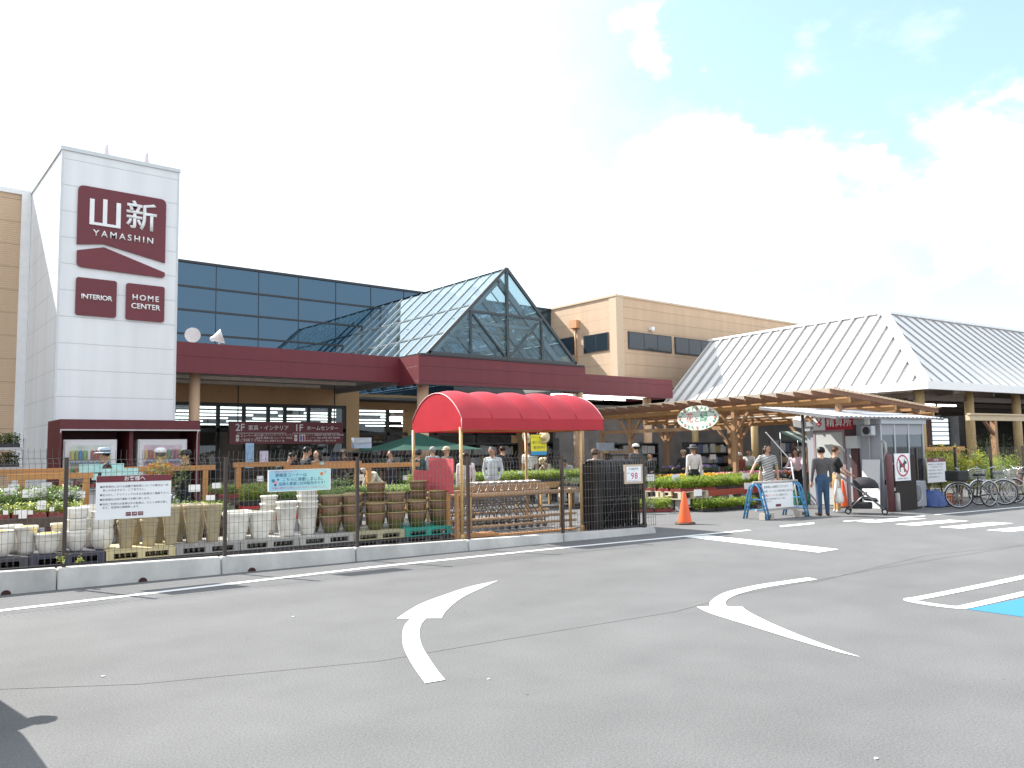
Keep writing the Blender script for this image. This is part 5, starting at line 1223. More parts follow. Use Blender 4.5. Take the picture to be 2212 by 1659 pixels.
# display stock along the shop front, goods colours darkened to stand in for shade
rg=random.Random(11)
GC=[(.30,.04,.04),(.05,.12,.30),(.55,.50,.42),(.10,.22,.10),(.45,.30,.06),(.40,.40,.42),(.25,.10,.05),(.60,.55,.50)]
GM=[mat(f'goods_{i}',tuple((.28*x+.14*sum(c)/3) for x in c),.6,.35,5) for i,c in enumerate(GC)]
def goods_shelf(lab,x,y,w,h,rz=0,rows=4,wh='stock shelves in the shop'):
    t=thing('display_shelf',lab,'shelf',(x,y,.014),rz,wh); b=MB(); b.box(0,w,.45,.48,0,h)
    for i in range(rows+1): b.box(0,w,0,.45,h*i/rows*.97,h*i/rows*.97+.03)
    b.box(-.03,0,0,.48,0,h); b.box(w,w+.03,0,.48,0,h); b.build('shelf_frame',M_FRAME,t)
    g_=MB()
    for i in range(rows):
        xx=.03
        while xx<w-.1:
            ww=rg.uniform(.10,.42); hh=h/rows*rg.uniform(.45,.85); g_.mi=rg.randrange(8)
            if xx+ww<w: g_.box(xx,xx+ww-.01,rg.uniform(.02,.1),.42,h*i/rows*.97+.031,h*i/rows*.97+.031+hh)
            xx+=ww
    g_.build('stock',GM,t)
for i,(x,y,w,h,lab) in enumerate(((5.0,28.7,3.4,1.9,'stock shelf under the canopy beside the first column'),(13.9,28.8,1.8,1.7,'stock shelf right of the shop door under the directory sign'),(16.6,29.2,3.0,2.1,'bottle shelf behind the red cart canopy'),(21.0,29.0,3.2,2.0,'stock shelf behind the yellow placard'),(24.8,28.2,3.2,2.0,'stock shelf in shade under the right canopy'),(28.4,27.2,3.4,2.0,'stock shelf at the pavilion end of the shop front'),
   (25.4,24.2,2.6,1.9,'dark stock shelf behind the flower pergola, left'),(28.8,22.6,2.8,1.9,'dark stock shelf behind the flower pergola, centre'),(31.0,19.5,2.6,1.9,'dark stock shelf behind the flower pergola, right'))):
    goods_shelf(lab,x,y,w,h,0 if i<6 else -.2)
for i,(px,py,o,w,h,c,lab) in enumerate(((539,984,12.5,.25,.74,(.30,.45,.62),'blue and red poster on the shop door'),(570,987,12.5,.26,.36,(.62,.55,.66),'pale lilac poster on the shop door'),(783,951,11,.60,.16,(.40,.43,.48),'white box with blue print on a dark stand, upper'),(783,963,11,.60,.15,(.34,.40,.50),'white box with blue print on a dark stand, lower'),(1308,965,11,.9,.3,(.36,.40,.45),'pale notice panel behind the brown-capped woman'))):
    p=lotpix(px,py,o); b=MB(); b.box(-w/2,w/2,-.02,.02 if i not in (2,3) else .15,-h/2,h/2); q=b.build('poster' if i not in (2,3) else 'carton',mat(f'poster_{i}',c,.5,.3,6),None,p,0); tag(q,lab,'poster' if i not in (2,3) else 'box')
# dark stand below the boxes
p=lotpix(783,973,11); b=MB(); b.box(-.6,.6,-.05,.6,p.z-.08,p.z-.04)
for x in (-.6,.6): b.box(x-.03,x+.03,.2,.26,0,p.z-.08)
o=b.build('display_stand',M_FRAME,None,(p.x,p.y,0)); tag(o,'dark stand carrying white boxes left of the green parasol','stand')
# bagged soil and greenery heaps in front of the shop
for i,(px,o,c) in enumerate(((1230,10.5,ML_D),(1180,11,ML_M),(760,9.5,ML_D),(700,10,ML_M),(960,9.0,ML_D),(1330,9.5,ML_D),(1420,9.0,ML_D))):
    p=lotpix(px,1010,o); shrub('potted_shrub','dark potted shrub standing '+['behind the black gate','behind the yellow placard','below the blue-print boxes','by the directory sign edge','under the green parasol','left of the oval flower sign','under the oval flower sign'][i],(p.x,p.y,.02),1.15,.5,500,.08,.04,[c,ML_D,ML_M],seed=40+i)
# ================================================================== PERGOLA
M_CED=mat('cedar',(.34,.195,.10),.65,.2,4,aniso=(4,4,.5)); M_CEDW=mat('cedar_weathered',(.42,.33,.24),.8,.2,5,aniso=(.6,4,4)); M_CEDD=mat('cedar_dark',(.20,.10,.055),.7,.2,4)
pg=thing('timber_pergola','cedar pergola with braced posts and slatted sloping roof over the flower tables','pergola',W(19,1.4,.004),AN)
Z0,Z1=3.22,2.76; SL=5.3; OL=10.6
def rz_(x): return Z0+(Z1-Z0)*(x+.8)/SL      # roof height at local x (x=-.8 is the high edge)
b=MB()
for k in range(19):
    y=.03+k*(OL-.06)/18; zz=-.018*k*.55/1.0*.6
    b.bar((-.8,y,rz_(-.8)-.10+zz*.3),(SL-.8,y,rz_(SL-.8)-.10+zz*.3),.05,.13)
b.build('rafter',M_CEDD,pg)
b=MB()
x=-.8
k=0
while x<SL-.8:
    b.bar((x,-.12,rz_(x)-.012),(x,OL+.1,rz_(x)-.07),.085,.022); x+=.20; k+=1
b.build('roof_slat',M_CEDW,pg)
b=MB()
for x_ in (0,2.2,4.2): b.bar((x_,0,rz_(x_)-.24),(x_,OL,rz_(x_)-.30),.10,.16)
for x_ in (1.1,3.2): b.bar((x_,.1,rz_(x_)-.19),(x_,OL,rz_(x_)-.25),.05,.08)
b.build('purlin',mat('cedar_orange',(.43,.235,.095),.6,.15,4,aniso=(4,.6,4)),pg)
PP=[(0,.35),(0,4.1),(0,9.0),(2.2,2.4),(2.2,5.8),(2.2,9.4),(4.2,1.2),(4.2,4.6),(4.2,8.0)]
for i,(x_,y_) in enumerate(PP):
    h=rz_(x_)-.32-.006*y_
    b=MB(); b.box(x_-.065,x_+.065,y_-.065,y_+.065,0,h); b.build('post',M_CED,pg)
    if i==0: continue
    b=MB()
    for sg in (-1,1): b.bar((x_,y_+sg*.05,h-.72),(x_,y_+sg*.62,h-.02),.085,.085)
    b.build('brace',M_CED,pg)
b=MB(); b.box(-.05,.05,3.95,10.6,2.22,2.34); b.box(-.05,.05,8.9,10.6,1.50,1.58); b.build('tie_beam',M_CED,pg)
b=MB(); b.box(-.06,.06,10.55,10.68,0,2.8); b.build('post',M_CED,pg)
for (x_,y0,y1) in ((1.3,3.5,5.6),(1.3,6.2,8.3),(1.9,1.0,3.0),(3.1,3.2,5.2)):
    b=MB(); b.box(x_-.05,x_+.05,y0,y1,2.60,2.66); b.build('light_tube',mat('tube_daylit',(.80,.72,.60),.5),pg)
# oval sign
ov=thing('oval_sign','white oval sign with rose wreath and two-colour lettering hung on the pergola','sign',W(18.42,6.52,2.62),AN-math.pi/2)
b=MB()
for x_ in (-.5,.5): b.box(x_-.02,x_+.02,.031,.60,-.03,.03)
b.box(-.9,.9,.56,.60,-.03,.03) if False else None
b.build('bracket',M_CED,ov)
b=MB(); b.prism([(.90*math.cos(a),0,.40*math.sin(a)) for a in [2*math.pi*k/48 for k in range(48)]],(0,.03,0)); b.build('board',mat('oval_cream',(.68,.74,.66),.45,.05),ov)
M_GRS=mat('paint_green',(.03,.28,.16),.5,.1); M_ROS=mat('paint_rose',(.62,.16,.14),.5,.2)
lettering([('花',.34,-.33,-.01,0,.002),('と',.22,-.02,-.06,1,.002),('緑',.36,.29,.0,2,.002)],[mat('paint_pinkred',(.62,.10,.12),.5),M_INK,M_GRS],ov,(0,-.004,0))
b=MB(); r=random.Random(5)
for k in range(24):
    a=2*math.pi*k/24; cx_,cz_=.77*math.cos(a),.315*math.sin(a)
    b.mi=0
    for q in range(3):
        aa=r.uniform(0,6.28); ln=.075; d=Vector((math.cos(aa),0,math.sin(aa))); n_=Vector((-d.z,0,d.x)); p_=Vector((cx_,-.004-.0006*q,cz_)); b.poly([p_,p_+d*ln*.5+n_*.022,p_+d*ln,p_+d*ln*.5-n_*.022])
    if k%3==0:
        b.mi=1; rr_=.045; b.prism([(cx_+rr_*math.cos(t_),-.008,cz_+rr_*math.sin(t_)) for t_ in [math.pi*j/5 for j in range(10)]],(0,.001,0)); b.mi=2; rr_=.02; b.prism([(cx_+rr_*math.cos(t_),-.010,cz_+rr_*math.sin(t_)) for t_ in [math.pi*j/4 for j in range(8)]],(0,.0008,0))
b.build('rose_wreath',[M_GRS,M_ROS,mat('paint_rose_pale',(.75,.40,.30),.5)],ov)

# ================================================================== CASHIER BOOTH
M_BW=mat('booth_panel',(.36,.37,.40),.55,.07,2); M_ALU=mat('aluminium',(.46,.48,.51),.35,.06,4,metal=.3); M_BDK=mat('booth_brown_post',(.075,.032,.035),.5,.1)
bt=thing('cashier_booth','grey prefabricated payment booth with glazed front and corrugated lean-to roof','booth',W(18.8,.42,.004),AN)
BW,BD,BH=2.05,2.25,2.34
b=MB(); b.box(0,.06,.03,BD,0,BH-.14); b.box(.06,BW,BD-.06,BD,0,BH-.14); b.box(BW-.05,BW,.03,BD-.06,0,BH-.14); b.box(.06,BW-.05,.01,.05,0,.55); b.box(.06,BW-.05,.01,.05,1.92,BH-.14); b.build('wall',M_BW,bt)
b=MB(); b.box(-.05,BW+.05,-.06,BD+.05,BH-.137,BH); b.build('roof_rim',M_ALU,bt)
b=MB()
for x_ in (0,.62,1.28,BW-.06): b.box(x_,x_+.06,-.004,.056 if x_ else .029,.0,BH-.14)
b.box(.06,BW-.06,-.002,.05,.55,.60); b.build('window_frame',M_ALU,bt)
b=MB(); b.box(.07,BW-.07,.018,.024,.60,1.92); b.build('pane',mglass('booth_glass',(.45,.50,.52),.10),bt)
b=MB(); b.box(.3,1.7,.5,1.0,0,.9); b.use(1).box(.8,1.2,.6,.9,.9,1.25); b.build('counter',[M_DINT,mat('register_grey',(.25,.25,.26),.5)],bt)
b=MB(); b.box(-.035,-.002,1.10,1.95,.02,2.02); dr=b.build('door',mat('door_pale',(.46,.47,.455),.5,.05),bt)
b=MB(); b.box(-.06,-.036,1.86,1.90,.9,1.05); b.build('handle',M_ALU,dr)
b=MB(); b.box(-.045,-.002,1.03,1.095,0,2.09); b.box(-.045,-.002,1.955,2.02,0,2.09); b.box(-.045,-.002,1.095,1.955,2.025,2.09); b.build('door_frame',mat('door_frame_mauve',(.30,.22,.24),.5),bt)
b=MB(); b.box(-.16,-.002,.58,.93,1.57,1.90); b.build('meter_box',mat('box_grey',(.55,.56,.55),.5,.05),bt)
b=MB(); b.box(-.10,-.002,.62,.82,0,1.565); b.box(-.05,-.002,.70,1.0,1.905,2.2); b.build('brown_post',M_BDK,bt)
b=MB(); b.tube([(-.06,.30,2.0),(-.06,.30,.6)],.018,8); b.tube([(.02,-.03,1.75),(.02,-.10,1.70),(.02,-.12,1.5),(.02,-.06,1.25)],.035,8); b.build('conduit',M_PIPE,bt)
sg=thing('payment_sign','white and red payment sign with yen mark above the booth door','sign',W(18.76,1.78,2.09),AN-math.pi/2)
b=MB(); b.box(-.62,-.24,-.03,.0,0,.37); b.build('yen_panel',M_BOARD,sg); b=MB(); b.box(-.238,.62,-.03,.0,0,.37); b.build('name_panel',mat('sign_red',(.42,.02,.04),.45,.05),sg)
lettering([('¥',.34,-.43,.185,1,.014),('精',.26,-.07,.185,0,.008),('算',.26,.20,.185,0,.008),('所',.26,.46,.185,0,.008)],[M_LET,mat('yen_red',(.40,.03,.06),.5)],sg,(0,-.032,0))
# lean-to roof
lr=thing('lean_to_roof','thin grey corrugated lean-to roof above the payment booth','roof',W(16.75,.30,0),AN)
b=MB(); n=100; z0,z1=2.385,2.735; dd=2.35
rows=[]
for i in range(n+1):
    x=4.95*i/n; w=.012*math.sin(i*math.pi/2*1.0)
    rows.append((b.bm.verts.new((x,0,z0+w)),b.bm.verts.new((x,dd,z1+w))))
for A,B in zip(rows,rows[1:]): b.bm.faces.new((A[0],B[0],B[1],A[1]))
b.build('roof_sheet',mat('corrugated_grey',(.46,.47,.50),.4,.10,2,aniso=(4,.4,1)),lr)
b=MB(); b.box(0,4.95,-.02,.0,z0-.05,z0-.013); b.bar((0.01,0,z0-.04),(0.01,dd,z1-.04),.03,.06); b.bar((4.94,0,z0-.04),(4.94,dd,z1-.04),.03,.06); b.bar((.1,1.2,2.50),(4.85,1.2,2.50),.05); b.build('edge_trim',mat('edge_grey',(.20,.20,.21),.5),lr)
for x_,y_ in (((lotpix(1738,1000,2.25)-O0).dot(UU)-16.75,1.95),(4.85,2.25)):
    b=MB(); b.box(x_-.03,x_+.03,y_-.03,y_+.03,0.004,z0+(z1-z0)*y_/dd-.03); b.build('roof_post',mat('post_dark_grey',(.05,.05,.055),.5),lr)
# cameras, speakers and lamps on the booth
t=thing('loudspeaker','grey round loudspeaker under a white junction box at the booth eave','loudspeaker',W(18.55,.60,2.03),AN-math.pi/2)
b=MB(); b.box(-.15,.15,-.09,.09,-.13,.13,.02); b.build('body',M_ALU,t); b=MB(); b.lathe([(.10,0),(.10,.02),(.06,.03),(.02,.01)],16); o=b.build('cone',M_FRAME,t); o.rotation_euler=(R(90),0,0); o.location=(0,-.091,0); b=MB(); b.box(-.07,.03,-.05,.05,.16,.40); b.build('junction_box',M_TRIM,t)
t=thing('floodlight','white box floodlight on a dark post left of the payment sign','floodlight',lotpix(1727,912,2.55),AN-math.pi/2); b=MB(); b.box(-.15,.15,-.1,.1,-.13,.13,.02); o=b.build('housing',M_TRIM,t); o.rotation_euler=(R(25),R(12),0); b=MB(); b.box(.10,.36,-.03,.03,-.26,-.16); b.tube([(.1,0,-.1),(.24,0,-.2)],.02,6); b.build('bracket',M_ALU,t)
# fenced corner with dog sign
t=thing('corner_screen','dark mesh screen between maroon posts at the booth corner','screen',W(17.86,-.32,.004),AN)
b=MB(); b.box(.30,1.22,0,.06,0,1.37); b.build('screen_panel',mat('screen_dark',(.030,.022,.020),.8,.25,30),t)
b=MB(); b.lathe([(.085,0),(.085,1.36),(.05,1.42),(0,1.43)],14,(.05,0,0)); b.build('post',mat('post_maroon',(.13,.05,.055),.5,.12),t)
b=MB(); b.box(.14,.30,.01,.05,.50,.58); b.box(.14,.30,.01,.05,1.15,1.2); b.lathe([(.06,0),(.05,.45),(0,.46)],10,(.25,-.06,0)); b.build('bracket',M_PIPE,t)
t=thing('dog_sign','white sign with red ring and crossed out dog on the dark screen','sign',W(18.43,-.345,.75),AN)
b=MB(); b.box(-.335,.335,-.02,0,0,.68); b.build('board',M_BOARD,t)
M_RRED=mat('sign_ring_red',(.50,.04,.05),.5,.08)
b=MB(); P1=[(.275*math.cos(a),.275*math.sin(a)) for a in [2*math.pi*k/40 for k in range(40)]]; P2=[(.235*math.cos(a),.235*math.sin(a)) for a in [2*math.pi*k/40 for k in range(40)]]
for k in range(40):
    a0,a1,b1,b0=P1[k],P1[(k+1)%40],P2[(k+1)%40],P2[k]; b.poly([(p[0],-.0235,p[1]+.375) for p in (a0,a1,b1,b0)])
q=.7071; w_=.018
b.poly([(x_,-.0228,z_+.375) for x_,z_ in ((-.245*q-w_,.245*q-w_),(-.245*q+w_,.245*q+w_),(.245*q+w_,-.245*q+w_),(.245*q-w_,-.245*q-w_))]); b.build('ring',M_RRED,t)
dog=[(-.14,-.15),(-.10,-.15),(-.10,-.06),(-.07,-.03),(.03,-.03),(.05,-.15),(.095,-.15),(.095,-.02),(.11,.05),(.17,.05),(.185,.075),(.165,.12),(.10,.135),(.09,.20),(.065,.15),(.045,.09),(.0,.06),(-.10,.06),(-.135,.12),(-.155,.115),(-.135,.04),(-.15,-.04)]
b=MB(); b.poly([(x_,-.0215,z_+.365) for x_,z_ in dog]); b.build('dog_picture',M_INK,t)
lettering([('犬の同伴はご遠慮下さい',.048,0,.05,0,.002)],[M_INK],t,(0,-.022,0))
t=thing('air_conditioner','grey outdoor air conditioner unit at the foot of the glazed booth front','air conditioner',W(19.35,-.05,.004),AN)
b=MB(); b.box(-.36,.36,-.16,.14,.04,.70,.02); b.box(-.3,-.2,-.12,.1,0,.04); b.box(.2,.3,-.12,.1,0,.04); b.build('body',M_BW,t); b=MB(); b.lathe([(.25,0),(.25,.012),(.235,.012),(.23,0)],24)
for k in range(10): b.bar((.06*math.cos(k*.628),.06*math.sin(k*.628),.006),(.24*math.cos(k*.628),.24*math.sin(k*.628),.006),.008)
o=b.build('fan_guard',M_ALU,t); o.rotation_euler=(R(90),0,0); o.location=(-.08,-.163,.37)
# things by the door
b=MB(); b.box(0,.50,-.012,.012,0,1.27); o=b.build('white_board',M_BOARD,None,W(18.62,.92,.004),AN-math.pi/2); o.rotation_euler.x=R(-4); tag(o,'blank white panel leaning on the booth wall behind the stroller','panel')
cone('traffic_cone','orange traffic cone standing beside the booth door behind the stroller',W(18.42,1.35,.004),.72,.8)
crate('plastic_crate','dark green plastic crate on the ground behind the grey cardigan',W(18.2,2.7,.004),AN,.62,.44,.36,mat('crate_green',(.02,.15,.10),.5,.12))
b=MB(); b.box(-.03,.6,-.02,.42,0,.03); 
t=thing('side_table','small weathered wooden table left of the payment booth','table',W(18.0,3.3,.004),AN); b=MB(); b.box(0,.7,0,.45,.66,.71); b.build('table_top',M_CEDW,t)
for xx,yy in ((.03,.03),(.61,.03),(.03,.36),(.61,.36)): b=MB(); b.box(xx,xx+.06,yy,yy+.06,0,.658); b.build('leg',M_CEDW,t)
t=thing('fire_extinguisher','red extinguisher stand near the seated woman in pink','fire extinguisher',W(17.55,2.75,.004),AN); b=MB(); b.box(-.11,.11,-.1,.1,0,.72,.02); b.build('cabinet',mat('red_gloss',(.50,.02,.03),.35,.08),t); b=MB(); b.tube([(0,0,.72),(0,0,.84)],.035,10); b.tube([(0,0,.82),(.10,-.06,.80),(.13,-.06,.6)],.012,6); b.build('nozzle',M_FRAME,t)
t=thing('leaning_pole','white flat bar leaning by the dark post left of the booth','pole',W(17.6,2.35,0),AN); b=MB(); b.bar((-.55,.35,2.05),(.02,.0,1.25),.05,.02); b.tube([(.02,0,1.25),(.1,-.1,.0)],.02,6); b.build('bar',M_TRIM,t)
# striped awning between pergola and booth
t=thing('striped_awning','small green and white striped awning left of the booth door','awning',lotpix(1772,950,3.5)*Vector((1,1,0)),AN); b=MB()
for k in range(4): b.mi=k%2; b.poly([(-.9+.22*k,0,1.75),(-.9+.22*(k+1),0,1.75),(-.9+.22*(k+1),.8,2.12),(-.9+.22*k,.8,2.12)]); b.poly([(-.9+.22*k,0,1.62),(-.9+.22*(k+1),0,1.62),(-.9+.22*(k+1),0,1.75),(-.9+.22*k,0,1.75)])
b.build('awning_cloth',[mat('awning_green',(.05,.14,.11),.7,.1),mat('awning_white',(.62,.62,.58),.7,.1)],t)
b=MB(); 
for x_ in (-.88,-.05): b.tube([(x_,.02,0),(x_,.02,1.64)],.018,6); b.tube([(x_,.78,0),(x_,.78,2.1)],.018,6)
b.build('awning_pole',M_STEEL,t)

# ================================================================== RIGHT SIDE: bushes, fence, bicycles
t=thing('wire_fence','thin dark posts with wire mesh in front of the yellow-green bushes','fence',W(20.3,.35,.004),AN)
for x_ in (0,2.0,4.0,6.0,8.0): b=MB(); b.box(x_-.03,x_+.03,-.03,.03,0,1.55); b.build('post',M_FEN,t)
b=MB()
for k in range(60): b.bar((.03+k*.133,0,.1),(.03+k*.133,0,1.5),.005)
for z in (.1,.4,.7,1.0,1.3,1.5): b.bar((0,0,z),(8,0,z),.006)
b.build('mesh_panel',M_WIRE,t)
t=thing('notice_board','small white notice with maroon heading on the wire fence behind the bicycles','sign',W(21.15,.28,.60),AN)
b=MB(); b.box(-.47,.47,-.012,.012,0,.66); b.build('board',M_BOARD,t); b=MB(); b.box(-.469,.469,-.016,-.0125,.56,.66); b.build('heading',M_SIGN,t)
lettering([('お客様へ',.07,0,.61,0,.005)],[M_LET],t,(0,-.0175,0)); lettering([('●駐輪場内における盗難や事故等に',.05,-.42,.49,0,.002,'LEFT'),('　ついての責任は負いかねます。',.05,-.42,.42,0,.002,'LEFT'),('●自転車は整列してお停め下さい。',.05,-.42,.33,0,.002,'LEFT'),('●長時間の駐輪はご遠慮下さい。',.05,-.42,.24,0,.002,'LEFT'),('●発見時は撤去致します。',.05,-.42,.15,0,.002,'LEFT')],[M_INKG],t,(0,-.0135,0))
beam('brown timber rail behind the right-hand bushes',20.2,24.6,1.3,1.56,(20.4,24.3),.12)
for i,(s_,o_,h,r_,n,ml,lab) in enumerate(((21.9,1.0,1.15,.42,900,[ML_M,ML_D,ML_B],'green bush nearest the booth behind the notice'),(22.6,.9,1.45,.5,1500,[ML_Y,ML_B,ML_Y],'yellow-green bush behind the first bicycle'),(23.5,1.0,1.55,.55,1700,[ML_Y,ML_B,ML_Y],'tallest yellow-green bush, middle of the row'),(24.4,1.0,1.40,.5,1400,[ML_Y,ML_Y,ML_B],'yellow-green bush at the right of the row'),(25.4,1.0,1.15,.5,1100,[ML_B,ML_Y,ML_M],'low green bush behind the last bicycles'),
   (26.5,1.0,1.2,.5,1100,[ML_B,ML_Y,ML_M],'low green bush at the right picture edge'))):
    shrub('bush',lab,W(s_,o_,.01),h,r_*1.1,int(n*1.9),.08,.042,ml,seed=60+i,base=.12)
for i,(s_,o_,h,c_) in enumerate(((28.4,2.4,2.0,[ML_D,ML_D,ML_G]),(29.3,2.6,2.1,[ML_D,ML_D,ML_M]),(30.4,2.2,1.9,[ML_G,ML_D,ML_G]))):
    shrub('conifer',['dark conifer beside the pale timber frame','dark conifer second from the timber frame','blue grey conifer at the right picture edge'][i],W(s_,o_,.01),h,.55,1500,.06,.02,c_,seed=80+i,base=.10,cat='conifer')
t=thing('timber_arch','pale timber frame with braced post at the right edge','timber frame',W(26.6,2.1,.004),AN)
b=MB(); b.box(-.05,7,-.07,.07,2.42,2.60); b.box(-.1,7.05,-.12,.0,2.605,2.66); b.build('beam',mat('timber_pale',(.58,.46,.30),.65,.15,4,aniso=(.5,4,4)),t)
b=MB(); b.box(1.55,1.72,-.08,.08,0,2.418); b.build('post',M_CED,t); b=MB(); b.bar((1.6,0,1.95),(1.0,0,2.42),.10,.09); b.build('brace',M_CEDD,t)
# blue tarpaulin heap by the booth
b=MB(); r=random.Random(8); G_=[[None]*9 for _ in range(9)]
for i in range(9):
    for j in range(9):
        x_,y_=(i/8-.5)*.9,(j/8-.5)*.8; d=max(0,1-(x_/.46)**2-(y_/.41)**2); G_[i][j]=b.bm.verts.new((x_,y_,.02+.38*d**.6*(.75+.5*r.random())))
for i in range(8):
    for j in range(8): f=b.bm.faces.new((G_[i][j],G_[i+1][j],G_[i+1][j+1],G_[i][j+1])); f.smooth=True
tag(b.build('tarpaulin',mat('tarp_blue',(.02,.06,.22),.4,.15),None,W(20.35,-.02,.002),AN),'crumpled blue tarpaulin heap between booth and bicycles','tarpaulin')
for i,(s_,c_) in enumerate(((20.75,'orange'),(21.3,'brown'))):
    crate('plastic_crate',f'{c_} crate on the ground behind the first bicycle wheel',W(s_,-.05,.004),AN,.5,.3,.28,mat('crate_'+c_,(.5,.2,.05) if i==0 else (.16,.09,.06),.5,.1))
M_CHROME=mat('bike_chrome',(.60,.60,.60),.2,.05,metal=.8); M_TYRE=mat('tyre_black',(.02,.02,.02),.7)
def bicycle(lab,s,o,head,fc,basket_rear,steer=0):
    s-=1.08*math.cos(head-AN); o-=1.08*math.sin(head-AN)     # given point is under the front wheel
    t=thing('bicycle',lab,'bicycle',W(s,o,.006),head,'bicycles parked by the bushes')   # origin under the rear wheel, x forward
    fm=mat('bike_'+fc[0],fc[1],.35,.1)
    for x_ in (0,1.08):
        st_=0 if x_==0 else steer
        b=MB(); b.tube([(.315*math.cos(a),0,.33+.315*math.sin(a)) for a in [2*math.pi*k/36 for k in range(36)]],.017,6,closed=True); w=b.build('wheel',M_TYRE,t,(x_,0,0),st_)
        b=MB(); b.tube([(.292*math.cos(a),0,.33+.292*math.sin(a)) for a in [2*math.pi*k/36 for k in range(36)]],.009,5,closed=True); b.build('rim',M_CHROME,w)
        b=MB()
        for k in range(20): a=k*math.pi/10; b.bar((0,.025*(-1)**k,.33),(.29*math.cos(a),0,.33+.29*math.sin(a)),.0035)
        b.tube([(0,-.05,.33),(0,.05,.33)],.022,8); b.build('spoke',M_CHROME,w)
        b=MB(); rg=(40,190) if x_==0 else (10,150); b.tube([(.345*math.cos(R(a)),0,.33+.345*math.sin(R(a))) for a in range(rg[0],rg[1],10)],.022,6); b.build('mudguard',M_CHROME,t,(x_,0,0),st_)
    b=MB(); b.tube([(.45,0,.28),(.36,0,.78)],.017,8); b.tube([(.45,0,.28),(.62,0,.33),(.80,0,.50),(.90,0,.72)],.02,8); b.tube([(.41,0,.5),(.60,0,.50),(.78,0,.64),(.885,0,.78)],.015,8); b.tube([(.93,0,.64),(.86,0,.92)],.02,8)
    for y_ in (-.05,.05): b.tube([(0,y_,.33),(.45,y_*.5,.28)],.010,6); b.tube([(0,y_,.33),(.38,y_*.5,.68)],.009,6); b.tube([(.93,y_*.3,.64),(.96,y_,.58),(1.08,y_,.33)],.012,6)
    b.build('frame',fm,t)
    b=MB(); b.box(.20,.46,-.09,.09,.80,.86,.025); b.build('saddle',M_TYRE,t)
    b=MB(); b.tube([(.70,-.28,1.0),(.84,-.26,1.02),(.87,-.10,.95),(.86,0,.93),(.87,.10,.95),(.84,.26,1.02),(.70,.28,1.0)],.011,7); b.build('handlebar',M_CHROME,t)
    b=MB()
    for y_ in (-.06,.06): b.bar((-.25,y_,.70),(.32,y_,.70),.012)
    for x_ in (-.22,-.05,.12): b.bar((x_,-.07,.70),(x_,.07,.70),.01)
    b.bar((-.05,.06,.70),(0,.06,.36),.010); b.bar((-.05,-.06,.70),(0,-.06,.36),.010); b.build('rear_rack',M_CHROME,t)
    b=MB(); xs=[.93,1.25]
    for z in (.70,.76,.82,.88,.93):
        k=.12+.05*(z-.70)/.23; b.tube([(.93,-k,z),(1.25,-k,z),(1.25,k,z),(.93,k,z)],.004,4,closed=True)
    for q in range(9):
        y_=-.12+.03*q; b.bar((.93,y_,.70),(.93,y_*1.4,.93),.004); b.bar((1.25,y_,.70),(1.25,y_*1.4,.93),.004); b.bar((.93,y_,.70),(1.25,y_,.70),.004)
    for q in range(9): x_=.93+.04*q; b.bar((x_,-.12,.70),(x_,-.17,.93),.004); b.bar((x_,.12,.70),(x_,.17,.93),.004)
    b.build('front_basket',M_CHROME,t)
    if basket_rear:
        b=MB(); b.box(.92,1.30,-.20,.20,.70,.96,.03); b.build('basket_cover',M_TYRE,t)
    b=MB(); b.tube([(.45,-.08,.28),(.45,.08,.28)],.03,8); b.bar((.45,-.09,.28),(.52,-.09,.13),.018); b.bar((.45,.09,.28),(.38,.09,.43),.018); b.box(.48,.58,-.14,-.06,.11,.14); b.lathe([(.09,0),(.09,.01)],14,(.45,-.06,.28)) if False else None; b.build('crank',M_FRAME,t)
    b=MB(); b.bar((-.01,-.10,.33),(-.12,-.16,.0),.012); b.bar((-.01,.10,.33),(-.12,.16,.0),.012); b.build('kickstand',M_CHROME,t)
    return t
H_=AN+R(168)
bicycle('dark bicycle with black covered front basket, nearest the booth',19.93,-.93,H_,('dark',(.03,.03,.035)),True,R(-38))
bicycle('silver bicycle with wire basket, second from the booth',21.35,-.72,H_,('silver',(.45,.46,.47)),False,R(-10))
bicycle('cream framed bicycle nearest the white line, third from the booth',21.85,-1.12,H_-.08,('cream',(.55,.50,.36)),False,R(-35))
bicycle('reddish bicycle partly cut by the right picture edge',22.75,-.95,H_,('red',(.35,.06,.05)),False,R(-20))
